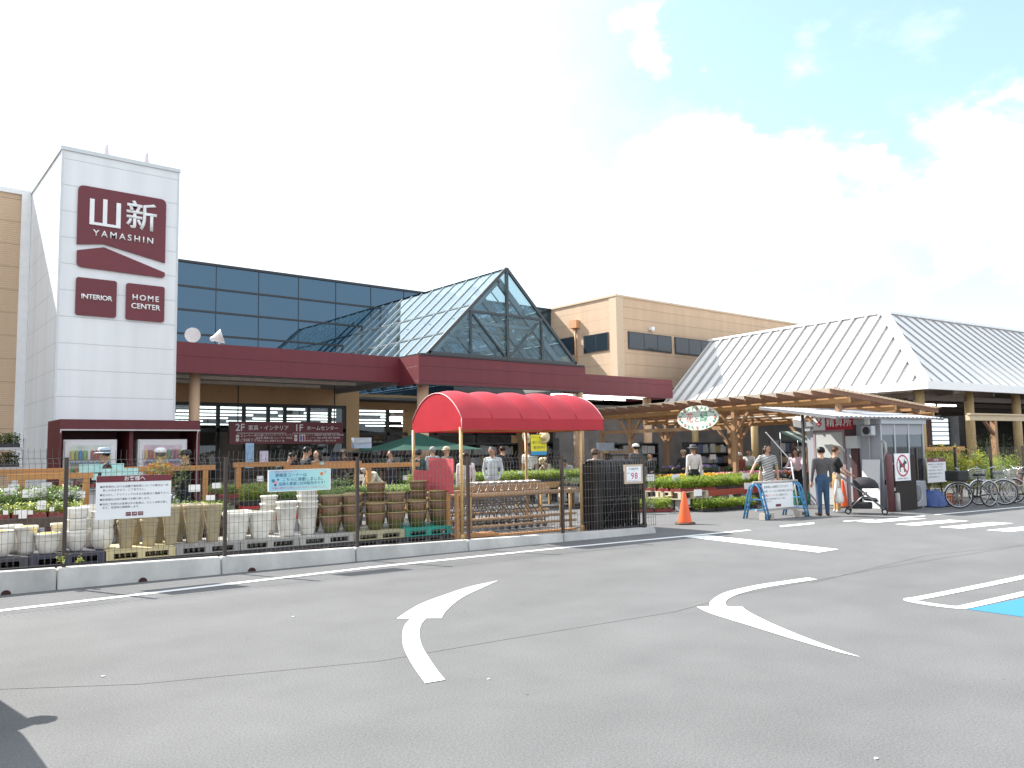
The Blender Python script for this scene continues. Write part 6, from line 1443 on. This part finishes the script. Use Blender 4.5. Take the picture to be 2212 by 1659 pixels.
# ================================================================== PEOPLE
SKIN=mat('skin',(.52,.30,.20),.55,.06,12); SKIN2=mat('skin_tan',(.42,.23,.15),.55,.06,12)
M_EYE=mat('eye_dark',(.02,.015,.015),.3); M_LIP=mat('lip',(.36,.12,.10),.5); HB=mat('hair_black',(.014,.012,.011),.45,.2,30); HBR=mat('hair_brown',(.055,.028,.016),.45,.2,30); HG=mat('hair_grey',(.22,.21,.20),.5,.25,30); HW=mat('hair_white',(.55,.54,.52),.55,.15,30); HR=mat('hair_auburn',(.13,.045,.018),.45,.2,30)
def cloth(name,c,var=.12): return mat('cloth_'+name,c,.85,var,9,bump=.15,bscale=35)
def mstripe():
    m=bpy.data.materials.new('cloth_striped'); m.use_nodes=True; t=m.node_tree; b=t.nodes['Principled BSDF']; b.inputs['Roughness'].default_value=.85; L=t.links.new
    tc=t.nodes.new('ShaderNodeTexCoord'); sx=t.nodes.new('ShaderNodeSeparateXYZ'); L(tc.outputs['Object'],sx.inputs[0]); a=t.nodes.new('ShaderNodeMath'); a.operation='MULTIPLY_ADD'; L(sx.outputs[0],a.inputs[0]); a.inputs[1].default_value=.25; L(sx.outputs[2],a.inputs[2])
    d=t.nodes.new('ShaderNodeMath'); d.operation='DIVIDE'; L(a.outputs[0],d.inputs[0]); d.inputs[1].default_value=.044; f=t.nodes.new('ShaderNodeMath'); f.operation='FRACT'; L(d.outputs[0],f.inputs[0]); g=t.nodes.new('ShaderNodeMath'); g.operation='GREATER_THAN'; L(f.outputs[0],g.inputs[0]); g.inputs[1].default_value=.48
    mx=t.nodes.new('ShaderNodeMixRGB'); L(g.outputs[0],mx.inputs[0]); mx.inputs[1].default_value=(.02,.022,.03,1); mx.inputs[2].default_value=(.70,.70,.68,1); L(mx.outputs[0],b.inputs['Base Color']); return m
M_STRIPE=mstripe()
def capsule(bm,p,q,rp,rq,seg=12,fl=1.0,mi=0):
    """tapered limb segment with round ends; fl flattens front to back"""
    p=Vector(p); q=Vector(q); d=q-p; L_=d.length; d=d.normalized() if L_>1e-6 else Vector((0,0,1))
    x=d.cross(Vector((0,1,0))); x=x.normalized() if x.length>.05 else Vector((1,0,0)); y=d.cross(x)
    st=[]
    for k in range(5): a=-math.pi/2+math.pi/2*k/4; st.append((math.sin(a)*rp,max(.001,math.cos(a)*rp)))
    for k in range(5): a=math.pi/2*k/4; st.append((L_+math.sin(a)*rq,max(.001,math.cos(a)*rq)))
    rings=[[bm.verts.new(p+d*z+x*r*math.cos(2*math.pi*k/seg)+y*r*fl*math.sin(2*math.pi*k/seg)) for k in range(seg)] for z,r in st]
    for A,B in zip(rings,rings[1:]):
        for k in range(seg): f=bm.faces.new((A[k],A[(k+1)%seg],B[(k+1)%seg],B[k])); f.material_index=mi; f.smooth=True
    f=bm.faces.new(rings[0][::-1]); f.material_index=mi; f=bm.faces.new(rings[-1]); f.material_index=mi
def rotx(v,a,o):   # pitch forward (facing -y) about point o
    v=Vector(v)-Vector(o); c,s=math.cos(a),math.sin(a); return Vector((v.x,v.y*c-v.z*s,v.y*s+v.z*c))+Vector(o)
def person(label,loc,face,H,top,bottom,hair=HB,hat=None,hatmat=None,skin=None,sleeve='long',arms=None,lean=0,nod=0,turn=0,legs=None,shoes=None,long_hair=0,skirt=None,build=1.0,group=None,voxel=.020,hand_curl=.5):
    """face: heading of the nose in world degrees (0 = +x, 90 = +y). arms: ((upper dir),(fore dir)) for right(-x) and left(+x) in body space facing -y"""
    skin=skin or SKIN; shoes=shoes or M_FRAME
    t=thing('person',label,'person',loc,R(face+90),group)
    h=H; hip=Vector((0,0,.525*h)); a=R(lean)
    def T(v): return rotx((v[0]*h*build if len(v)<4 else v[0]*h,v[1]*h,v[2]*h),a,hip) if lean else Vector((v[0]*h*build,v[1]*h,v[2]*h))
    segs=[]   # (p,q,rp,rq,flat,part)  part 0 skin 1 top 2 bottom 3 shoe
    W_=1.0*build
    segs+=[(T((0,0,.535)),T((0,-.005,.62)),.083*h*W_,.078*h*W_,.72,2 if not skirt else 1),(T((0,-.005,.60)),T((0,0,.74)),.080*h*W_,.092*h*W_,.70,1),(T((-.050,.006,.765)),T((.050,.006,.765)),.068*h,.068*h,.80,1),(T((-.082,.008,.80)),T((.082,.008,.80)),.040*h,.040*h,.9,1),(T((0,.008,.80)),T((0,0,.875)),.040*h,.034*h,1,0)]
    nk=T((0,-.004,.872))
    def HD(v):      # head space -> body: nod about neck
        p=Vector(v)*h; c,s=math.cos(R(nod)),math.sin(R(nod)); p=Vector((p.x,p.y*c-p.z*s,p.y*s+p.z*c)); c,s=math.cos(R(turn)),math.sin(R(turn)); p=Vector((p.x*c-p.y*s,p.x*s+p.y*c,p.z))
        if lean: c,s=math.cos(a),math.sin(a); p=Vector((p.x,p.y*c-p.z*s,p.y*s+p.z*c))
        return nk+p
    segs+=[(HD((0,.006,.060)),HD((0,.002,.066)),.054*h,.053*h,1.0,0),(HD((0,-.014,.022)),HD((0,-.016,.045)),.032*h,.043*h,.95,0)]
    arms=arms or (((-.12,.02,-1),(-.02,-.18,-1)),((.12,.02,-1),(.02,-.18,-1)))
    hands=[]
    for sg,(u,f) in zip((-1,1),arms):
        u=Vector(u).normalized(); f=Vector(f).normalized()
        s_=T((sg*.108,.006,.80)); e=s_+u*.165*h; w=e+f*.145*h
        segs+=[(s_,e,.034*h*W_,.027*h*W_,1,1),(e,w,.026*h,.019*h,1,1 if sleeve=='long' else 0)]
        if sleeve=='short': segs[-2]=(s_,s_+u*.105*h,.036*h*W_,.034*h*W_,1,1); segs.insert(-1,(s_+u*.09*h,e,.027*h,.024*h,1,0))
        hands.append((w,f,sg)); segs.append((w,w+f*.045*h,.018*h,.019*h,.7,0))
    legs=legs or (((-.04,.0,-1),(0,.03,-1)),((.04,-.03,-1),(0,.05,-1)))
    for sg,(u,f) in zip((-1,1),legs):
        u=Vector(u).normalized(); f=Vector(f).normalized(); j=Vector((sg*.047*h*W_,0,.52*h)); k=j+u*.245*h; an_=k+f*.235*h
        segs+=[(j,k,.057*h*W_,.041*h*W_,1,2),(k,an_,.042*h*W_,.030*h*W_,1,2)]
        fd=Vector((sg*.25,-1,0)).normalized(); an_.z=max(an_.z,.04*h); segs.append((Vector((an_.x,an_.y+.018*h,.026*h)),Vector((an_.x,an_.y,.024*h))+fd*.095*h,.026*h,.021*h,1,3))
    if skirt:
        segs+=[(Vector((0,0,.54*h)),Vector((0,0,(.54-skirt)*h)),.085*h*W_,.098*h*W_,.78,1)]
    bm=bmesh.new()
    for p,q,rp,rq,fl,pt in segs: capsule(bm,p,q,rp,rq,12,fl)
    me=bpy.data.meshes.new('body_raw'); bm.to_mesh(me); bm.free(); ob=bpy.data.objects.new('body_raw',me); COL.objects.link(ob)
    md=ob.modifiers.new('r','REMESH'); md.mode='VOXEL'; md.voxel_size=voxel; md2=ob.modifiers.new('s','SMOOTH'); md2.factor=.5; md2.iterations=3
    dg=bpy.context.evaluated_depsgraph_get(); dg.update(); me2=bpy.data.meshes.new_from_object(ob.evaluated_get(dg)); bpy.data.objects.remove(ob); bpy.data.meshes.remove(me)
    sg_=[(Vector(p),Vector(q),rp,rq,pt) for p,q,rp,rq,fl,pt in segs]
    bm=bmesh.new(); bm.from_mesh(me2); bpy.data.meshes.remove(me2)
    for f in bm.faces:
        c=f.calc_center_median(); best=9; bp=0
        for p,q,rp,rq,pt in sg_:
            d=q-p; l2=d.length_squared; k=max(0,min(1,(c-p).dot(d)/l2)) if l2>1e-9 else 0; ds=(c-p-d*k).length-(rp+(rq-rp)*k)
            if ds<best: best=ds; bp=pt
        f.material_index=bp; f.smooth=True
    # fingers, thumb and face belong to the same body mesh
    for w,f,sg in hands:
        sd=f.cross(Vector((0,1,0))); sd=sd.normalized() if sd.length>.1 else Vector((1,0,0)); nn=f.cross(sd).normalized()
        for i in range(4):
            b0=w+f*.055*h+sd*(i-1.5)*.0105*h; ln=(.020,.025,.023,.018)[i]*h; d1=(f+nn*.25*hand_curl*sg).normalized(); d2=(f+nn*.9*hand_curl*sg).normalized()
            capsule(bm,b0,b0+d1*ln,.0052*h,.0048*h,6); capsule(bm,b0+d1*ln,b0+d1*ln+d2*ln*.85,.0048*h,.0042*h,6)
        tb=w+f*.022*h-sd*.016*h*sg; td=(f*.7-sd*.6*sg).normalized(); capsule(bm,tb,tb+td*.026*h,.0065*h,.0055*h,6); capsule(bm,tb+td*.026*h,tb+td*.026*h+(td+f).normalized()*.018*h,.0055*h,.0048*h,6)
    capsule(bm,HD((0,-.053,.058)),HD((0,-.062,.042)),.005*h,.0085*h,8)
    for s_ in (-1,1):
        capsule(bm,HD((s_*.0165,-.0480,.060)),HD((s_*.0195,-.0470,.060)),.0046*h,.0046*h,6,1,4); capsule(bm,HD((s_*.012,-.0530,.070)),HD((s_*.024,-.0485,.0705)),.0022*h,.0016*h,6,1,4); capsule(bm,HD((s_*.054,.004,.060)),HD((s_*.054,.004,.044)),.008*h,.006*h,6)
    capsule(bm,HD((-.012,-.0560,.026)),HD((.012,-.0560,.026)),.0030*h,.0030*h,6,1,5)
    me=bpy.data.meshes.new('body'); bm.to_mesh(me); bm.free()
    for m in (skin,top,bottom,shoes,M_EYE,M_LIP): me.materials.append(m)
    o=bpy.data.objects.new('body',me); COL.objects.link(o); o.parent=t
    # hair: a cap round the skull with an uneven hairline, open over the face
    rg=random.Random(len(label)); b=MB(); n=14; rr_=.0600*h; rows=[]
    for i in range(9):
        ph=math.pi*(.0+.70*i/8); row=[]
        for k in range(n):
            az=2*math.pi*k/n; front=max(0,-math.sin(az)); lim=1-.60*front**1.2
            p2=ph*lim; rj=rr_*(1+.05*rg.uniform(-1,1))*(1-.13*(i/8)**2); row.append(b.bm.verts.new(HD((rj/h*math.sin(p2)*math.cos(az),.009+rj/h*1.05*math.sin(p2)*math.sin(az),.064+rj/h*math.cos(p2)))))
        rows.append(row)
    for A,B in zip(rows,rows[1:]):
        for k in range(n):
            f=b.bm.faces.new((A[k],A[(k+1)%n],B[(k+1)%n],B[k])); f.smooth=True
    bmesh.ops.solidify(b.bm,geom=b.bm.faces[:],thickness=.007*h)
    if long_hair:
        for k in range(-3,4):
            x=k*.014; q=HD((x*1.1,.040-.012*abs(k)/3,.05)); capsule(b.bm,q,q+Vector((x*.3*h,.012*h,-long_hair*h*rg.uniform(.85,1.05))),.022*h,.013*h,8)
        for s_ in (-1,1): q=HD((s_*.048,-.002,.06)); capsule(b.bm,q,q+Vector((s_*.004*h,-.002*h,-long_hair*.75*h)),.014*h,.010*h,8)
    b.build('hair',hair,t)
    if hat:
        b=MB(); c=HD((0,.004,.078)); ux=(HD((0,0,.1))-HD((0,0,0))).normalized()
        if hat=='cap':
            b.lathe([(.064,-.004),(.065,.012),(.059,.034),(.038,.050),(.0,.056)],16); pts=[(-.046,-.040,.0),(-.034,-.085,-.008),(0,-.105,-.012),(.034,-.085,-.008),(.046,-.040,.0),(0,-.052,.004)]; b.prism(pts,(0,0,.004))
        elif hat=='brim': b.lathe([(.105,-.012),(.085,-.004),(.060,.002),(.058,.030),(.048,.046),(.0,.050)],18); b.use(1).lathe([(.0605,.004),(.0598,.018)],18)
        elif hat=='straw': b.lathe([(.125,-.014),(.062,.0),(.058,.036),(.044,.050),(.0,.053)],18); b.use(1).lathe([(.0625,.002),(.0610,.014)],18)
        elif hat=='bonnet': b.lathe([(.075,-.02),(.066,.0),(.062,.030),(.045,.052),(.0,.058)],16)
        for v in b.bm.verts: v.co*=h
        q=b.build('hat',[hatmat or M_FRAME,M_FRAME],t); q.location=c; q.rotation_mode='QUATERNION'
        fx=(HD((0,-.1,0))-HD((0,0,0))).normalized(); yx=-fx; xx=yx.cross(ux).normalized(); zx=xx.cross(yx).normalized(); q.rotation_quaternion=Matrix((xx,yx,zx)).transposed().to_quaternion()
    return t
def lotat(px,py,o):
    p=lotpix(px,py,o); return Vector((p.x,p.y,.006)),p.z
def pp(label,px,py,o,face,*a,**k):
    loc,z=lotat(px,py,o); hh=k.pop('H',None) or z-(.02 if k.get('hat') else .0)
    return person(label,loc,face,hh,*a,**k)
C=lambda n,c: cloth(n,c)
DK=C('charcoal',(.03,.03,.034)); BK=C('black',(.012,.012,.014)); NV=C('navy',(.02,.025,.05)); WH=C('white',(.72,.71,.69)); CRM=C('cream',(.62,.58,.46)); GRY=C('grey',(.085,.08,.08)); BGE=C('beige',(.42,.36,.25)); DEN=C('denim',(.035,.075,.14)); LGB=C('pale_blue',(.50,.54,.56)); LGT=C('light_grey',(.42,.44,.46)); PNK=C('pink',(.70,.50,.55)); TAN=C('tan',(.48,.30,.14)); ORG=C('orange',(.66,.20,.04)); TEAL=C('dark_teal',(.02,.05,.06)); RBR=C('red_brown',(.25,.07,.05)); PALE=C('pale_pink',(.66,.60,.60))
M_CAPW=mat('hat_white',(.70,.70,.70),.7,.05); M_CAPB=mat('hat_beige',(.50,.40,.28),.7,.08); M_CAPK=mat('hat_black',(.02,.02,.022),.7); M_HATG=mat('hat_grey',(.08,.08,.085),.7,.1); M_HATBR=mat('hat_brown',(.09,.045,.025),.7,.1); M_HATBL=mat('hat_blue_white',(.42,.50,.58),.7,.2,25)
FWD=lambda d:((-.10,-d,-1),(-.05,-.9,-.6))
REACH=(((-.25,-.55,-.8),(.1,-.9,-.35)),((.25,-.5,-.85),(-.1,-.9,-.4)))
FRONT=(((-.22,.05,-1),(.30,-.35,-.9)),((.22,.05,-1),(-.25,-.4,-.85)))
pp('man in blue and white hat and dark shirt before the left vending machine',224.5,964.5,5.3,150,BK,DK,hat='brim',hatmat=M_HATBL,arms=REACH)
pp('woman with brown hair and white top crouching above the notice board',250,993,4.7,110,WH,BGE,hair=HBR,lean=22,nod=15,long_hair=.05)
pp('person in orange jacket and white cap before the right vending machine',346.5,965.9,5.5,100,ORG,BGE,hat='cap',hatmat=M_CAPW,hair=HG)
pp('man in black cap and dark jacket with white collar beside the kiosk',402,970.3,5.3,185,DK,NV,hat='cap',hatmat=M_CAPK,arms=REACH)
pp('man in dark jacket with red trim leaning over the blue banner',618.5,975.3,7.4,-20,DK,NV,nod=25,arms=REACH,lean=8)
pp('man in black shirt with black hair looking down beside the dark jacket',660.7,963.9,7.0,0,BK,DK,nod=18)
pp('woman with long dark hair behind the man in black',685,972.5,9.0,200,GRY,DK,long_hair=.09)
pp('grey-haired person in brown jacket near the shop door',742,968.6,12,190,C('brown_jacket',(.12,.06,.05)),DK,hair=HG)
pp('bending woman in white jacket and white cap at the long orange beam',826,990,7.2,180,CRM,BGE,H=1.56,lean=48,nod=10,hat='bonnet',hatmat=M_CAPW,hair=HBR,arms=(((-.1,-.5,-1),(0,-.3,-1)),((.1,-.5,-1),(0,-.3,-1))))
pp('man with dark hair and dark top behind the bending woman',844,972.5,10,170,DK,NV)
pp('person in dark knit cap and dark teal top left of the red panel',902.5,969.7,8.5,80,TEAL,NV,hat='bonnet',hatmat=M_CAPK)
pp('white-haired man above the red panel',933.9,964.2,10,90,LGT,DK,hair=HW)
pp('man in beige cap facing left above the red panel',964.7,963.6,9.2,190,C('dull_green',(.10,.12,.09)),DK,hat='cap',hatmat=M_CAPB,hair=HG)
pp('long-haired woman in white cardigan behind the canopy front post',1005.4,976.5,5.2,70,PALE,BGE,hair=HBR,long_hair=.13)
pp('grey-haired man in pale shirt and grey trousers behind the shopping carts',1063.6,961.1,6.3,215,LGB,LGT,hair=HG,nod=22,turn=-10,arms=FRONT,shoes=M_CAPW,H=1.78,skin=SKIN2)
pp('man in black suit seen from behind beside the bottle shelf',1085.6,963,10,70,BK,BK,hair=HBR)
pp('man in white checked shirt and navy trousers below the yellow placard',1143.6,960.4,9.0,205,WH,NV,nod=22,sleeve='short',skin=SKIN2)
pp('person in straw hat and beige top bending by the cart shelter',1196,992,8.8,170,C('beige_top',(.38,.32,.24)),DK,H=1.58,lean=42,hat='straw',hatmat=M_STRAW,arms=REACH)
pp('crouching person in white and black behind the black gate',1231,999,8.0,200,C('grey_white',(.40,.40,.42)),BK,H=1.50,lean=36,nod=15)
pp('woman in brown cap and patterned top behind the black gate',1285,968.6,4.6,30,C('patterned',(.32,.32,.33)),DK,hat='bonnet',hatmat=M_HATBR,hair=HBR)
pp('man in white cap and dark grey jacket walking behind the price board',1373.3,957.5,7.2,75,C('dark_grey',(.055,.06,.07)),DK,hat='cap',hatmat=M_CAPW)
pp('person in black jacket with red badge at the grey green plants',1404,978.2,7.8,200,BK,DK,nod=12,arms=REACH)
pp('person in beige cap and dark jacket left of the man in white shirt',1476,970.5,8.4,190,DK,DK,hat='cap',hatmat=M_CAPB,arms=REACH,hair=HG)
pp('man in dark hat, white shirt and black trousers seen from behind',1497,958.5,4.4,75,C('pinkish_white',(.70,.62,.60)),BK,hat='brim',hatmat=M_HATG,hair=HG,skin=SKIN2,arms=(((-.16,.05,-1),(-.05,-.25,-1)),((.16,.05,-1),(.05,-.2,-1))))
pp('woman in white sun hat and red-brown top under the pergola',1596,976.3,7.2,200,RBR,DK,hat='bonnet',hatmat=M_CAPW,hair=HBR)
pp('balding man in white shirt leaning over flowers under the pergola',1617,971,8.2,205,WH,DK,nod=15,arms=REACH,hair=HB)
pp('woman in black and white striped dress reaching to the pink flowers',1656.4,961.2,2.7,222,M_STRIPE,M_STRIPE,hair=HBR,long_hair=.05,turn=35,nod=8,sleeve='short',skirt=.20,arms=(((-.65,-.35,-.8),(-.45,-.6,-.7)),((.2,.05,-1),(.1,-.15,-1))),voxel=.018)
pp('smiling woman in pink jacket and dark trousers beside the side table',1722,972.6,4.1,190,PNK,BK,hair=HBR,long_hair=.12,lean=14,turn=25,arms=REACH,H=1.60)
person('person with short black hair, grey top and jeans seen from behind',W(15.78,.08,.005),52,1.635,GRY,DEN,hair=HB,voxel=.017,arms=(((-.12,.0,-1),(-.02,-.12,-1)),((.16,-.02,-1),(.05,-.25,-1))),legs=(((-.02,.0,-1),(0,.03,-1)),((.03,-.02,-1),(.0,.04,-1))),shoes=mat('shoe_brown',(.05,.025,.015),.5))
person('person with auburn hair, black T-shirt and tan trousers pushing the stroller',W(16.78,.40,.005),-40,1.635,BK,TAN,hair=HR,voxel=.017,sleeve='short',nod=14,arms=(((-.16,-.45,-1),(.08,-.85,-.55)),((.16,-.45,-1),(-.05,-.85,-.55))),shoes=M_CAPW)

# stroller with hood, bags
st=thing('stroller','black folding stroller with hood pushed beside the payment booth','stroller',W(16.86,-.30,.006),AN+R(-58))   # x forward
M_STF=mat('stroller_frame',(.22,.22,.23),.35,.1,metal=.6); M_STC=mat('stroller_cloth',(.025,.023,.028),.8,.2,8)
b=MB()
for y in (-.23,.23):
    b.tube([(-.62,y,.98),(-.40,y,.80),(.02,y,.48),(.42,y,.10)],.014,7); b.tube([(-.38,y,.10),(-.10,y,.38),(.06,y,.52)],.013,7); b.tube([(-.10,y,.40),(.26,y,.36)],.012,6)
b.tube([(-.62,-.23,.98),(-.66,-.15,1.0),(-.66,.15,1.0),(-.62,.23,.98)],.016,7); b.tube([(-.38,-.23,.12),(-.38,.23,.12)],.011,6); b.tube([(.40,-.23,.14),(.40,.23,.14)],.011,6); b.build('frame',M_STF,st)
b=MB(); P=[(-.02,.40),(.26,.36),(.30,.30),(.0,.33),(-.10,.45),(-.26,.80),(-.20,.82)]; b.prism([(x,-.20,z) for x,z in P],(0,.40,0)); b.build('seat',M_STC,st)
b=MB(); b.ball((.0,0,.62),1,16,(.33,.235,.27))
dl=[f for f in b.bm.faces if f.calc_center_median().z<.60+.25*max(0,-f.calc_center_median().x) or f.calc_center_median().x<-.24]
bmesh.ops.delete(b.bm,geom=dl,context='FACES'); bmesh.ops.solidify(b.bm,geom=b.bm.faces[:],thickness=.01); b.build('hood',M_STC,st)
b=MB(); b.box(-.30,.16,-.17,.17,.13,.28,.04); b.build('basket',M_STC,st)
for x in (-.38,.42):
    for y in (-.23,.23):
        b=MB(); 
        for dy in (-.03,.03): b.tube([(x,y+dy-.012,.075),(x,y+dy+.012,.075)],.072,14)
        w=b.build('wheel',M_TYRE,st); b=MB(); b.tube([(x,y-.045,.075),(x,y+.045,.075)],.04,10); b.build('hub',M_CHROME,w)
def bag(lab,loc,m,w,h,d,handle=.16):
    t=thing('shopping_bag',lab,'bag',loc,R(20)); b=MB(); rows=[]; r=random.Random(len(lab))
    for i,(z,k) in enumerate(((0,.55),(.03,.85),(.12,1.0),(.3,.98),(.6,.85),(.85,.62),(1,.42))):
        rows.append([b.bm.verts.new((w/2*k*math.cos(a)*r.uniform(.92,1.06),d/2*k*math.sin(a)*r.uniform(.9,1.08),h*z)) for a in [2*math.pi*q/12 for q in range(12)]])
    for A,B in zip(rows,rows[1:]):
        for q in range(12): f=b.bm.faces.new((A[q],A[(q+1)%12],B[(q+1)%12],B[q])); f.smooth=True
    b.bm.faces.new(rows[0][::-1]); b.build('bag_body',m,t)
    b=MB(); b.tube([(-w*.18,0,h*.98),(-w*.10,0,h+handle*.7),(0,0,h+handle),(w*.10,0,h+handle*.7),(w*.18,0,h*.98)],.012,6); b.build('handle',m,t); return t
bag('pale cloth tote hanging from the stroller handle',W(16.55,.22,.42),mat('bag_pale',(.50,.46,.46),.8,.1),.34,.42,.16,.14)
bag('translucent plastic bag with groceries held beside the jeans',W(16.02,-.18,.30),mat('bag_plastic',(.62,.60,.56),.35,.35,14),.32,.36,.22,.16)
bag('beige shoulder bag at the hip of the striped dress',lotat(1642,1000,2.45)[0]+Vector((0,0,.72)),mat('bag_beige',(.42,.31,.20),.7,.1),.30,.28,.12,.10)
# second stroller beside the woman in pink
t=copy_tree(st); t['label']='dark stroller with open hood in front of the woman in pink'; t.location=W(18.75,3.75,.006); t.rotation_euler.z=AN+R(185)

# car standing just outside the frame on the left; its shadow falls into the picture corner
cr=thing('parked_car','dark hatchback parked just left of the picture whose shadow enters the corner','car',(-.42,7.50,.006),R(-82.3))
M_CARP=mat('car_paint',(.03,.04,.06),.25,.05); M_CARG=mat('car_glass',(.02,.025,.03),.1)
def carsec(x,prof): return [(x,y,z) for y,z in prof]
b=MB(); secs=[(-2.0,.62,.55,.80),(-1.85,.80,.30,1.0),(-1.2,.84,.22,1.46),(-.4,.84,.22,1.52),(.35,.84,.22,1.46),(1.0,.84,.22,.98),(1.75,.78,.26,.86),(1.95,.60,.45,.70)]
rows=[]
for x,w,z0,z1 in secs:
    zs=min(.92,z1-.02); wr=w*(.80 if z1>1.1 else .93)
    rows.append([b.bm.verts.new(p) for p in ((x,-w*.9,z0),(x,-w,z0+.12),(x,-w,zs-.1),(x,-w*.96,zs),(x,-wr,z1-.06),(x,-wr*.85,z1),(x,0,z1+.03),(x,wr*.85,z1),(x,wr,z1-.06),(x,w*.96,zs),(x,w,zs-.1),(x,w,z0+.12),(x,w*.9,z0))])
for A,B in zip(rows,rows[1:]):
    for k in range(13): f=b.bm.faces.new((A[k],A[(k+1)%13],B[(k+1)%13],B[k])); f.smooth=True
b.bm.faces.new(rows[0]); b.bm.faces.new(rows[-1][::-1]); b.build('body',M_CARP,cr)
for x in (-1.28,1.28):
    for y in (-.76,.76):
        b=MB(); b.tube([(x,y-.09,.31),(x,y+.09,.31)],.31,20); w=b.build('wheel',M_TYRE,cr); b=MB(); b.tube([(x,y-.095,.31),(x,y+.095,.31)],.19,14); b.build('rim',M_CHROME,w)
b=MB()
for s_ in (-1,1): b.prism([(x,s_*.80,z) for x,z in ((-1.35,.98),(-1.05,1.36),(.30,1.36),(.75,.98))],(0,s_*.02,0))
b.build('window',M_CARG,cr)
for s_ in (-1,1): b=MB(); b.ball((.62,s_*.95,1.0),.10,8,(.7,1,.8)); b.build('mirror',M_CARP,cr)
b=MB(); b.tube([(-1.1,.2,1.50),(-1.35,.2,1.85),(-1.55,.2,1.98)],[.012,.01,.03],6); b.build('aerial',M_FRAME,cr)
# small pale scraps on the asphalt
for i,(px,py) in enumerate(((222,1462),(1893,1640),(633,1333),(1055,1468),(1575,1330))):
    p=gp(px,py); r=random.Random(i); b=MB(); b.prism([(.015*r.uniform(.5,1.2)*math.cos(a),.013*r.uniform(.5,1.2)*math.sin(a),0) for a in [k*1.05 for k in range(6)]],(0,0,.006)); tag(b.build('paper_scrap',M_BOARD,None,(p.x,p.y,.002)),['tiny pale scrap on the asphalt at lower left','tiny pale scrap on the asphalt at lower right','tiny pale scrap just left of the curved arrow head','tiny pale scrap beside the arrow tail','tiny pale scrap between the two arrows'][i],'scrap')
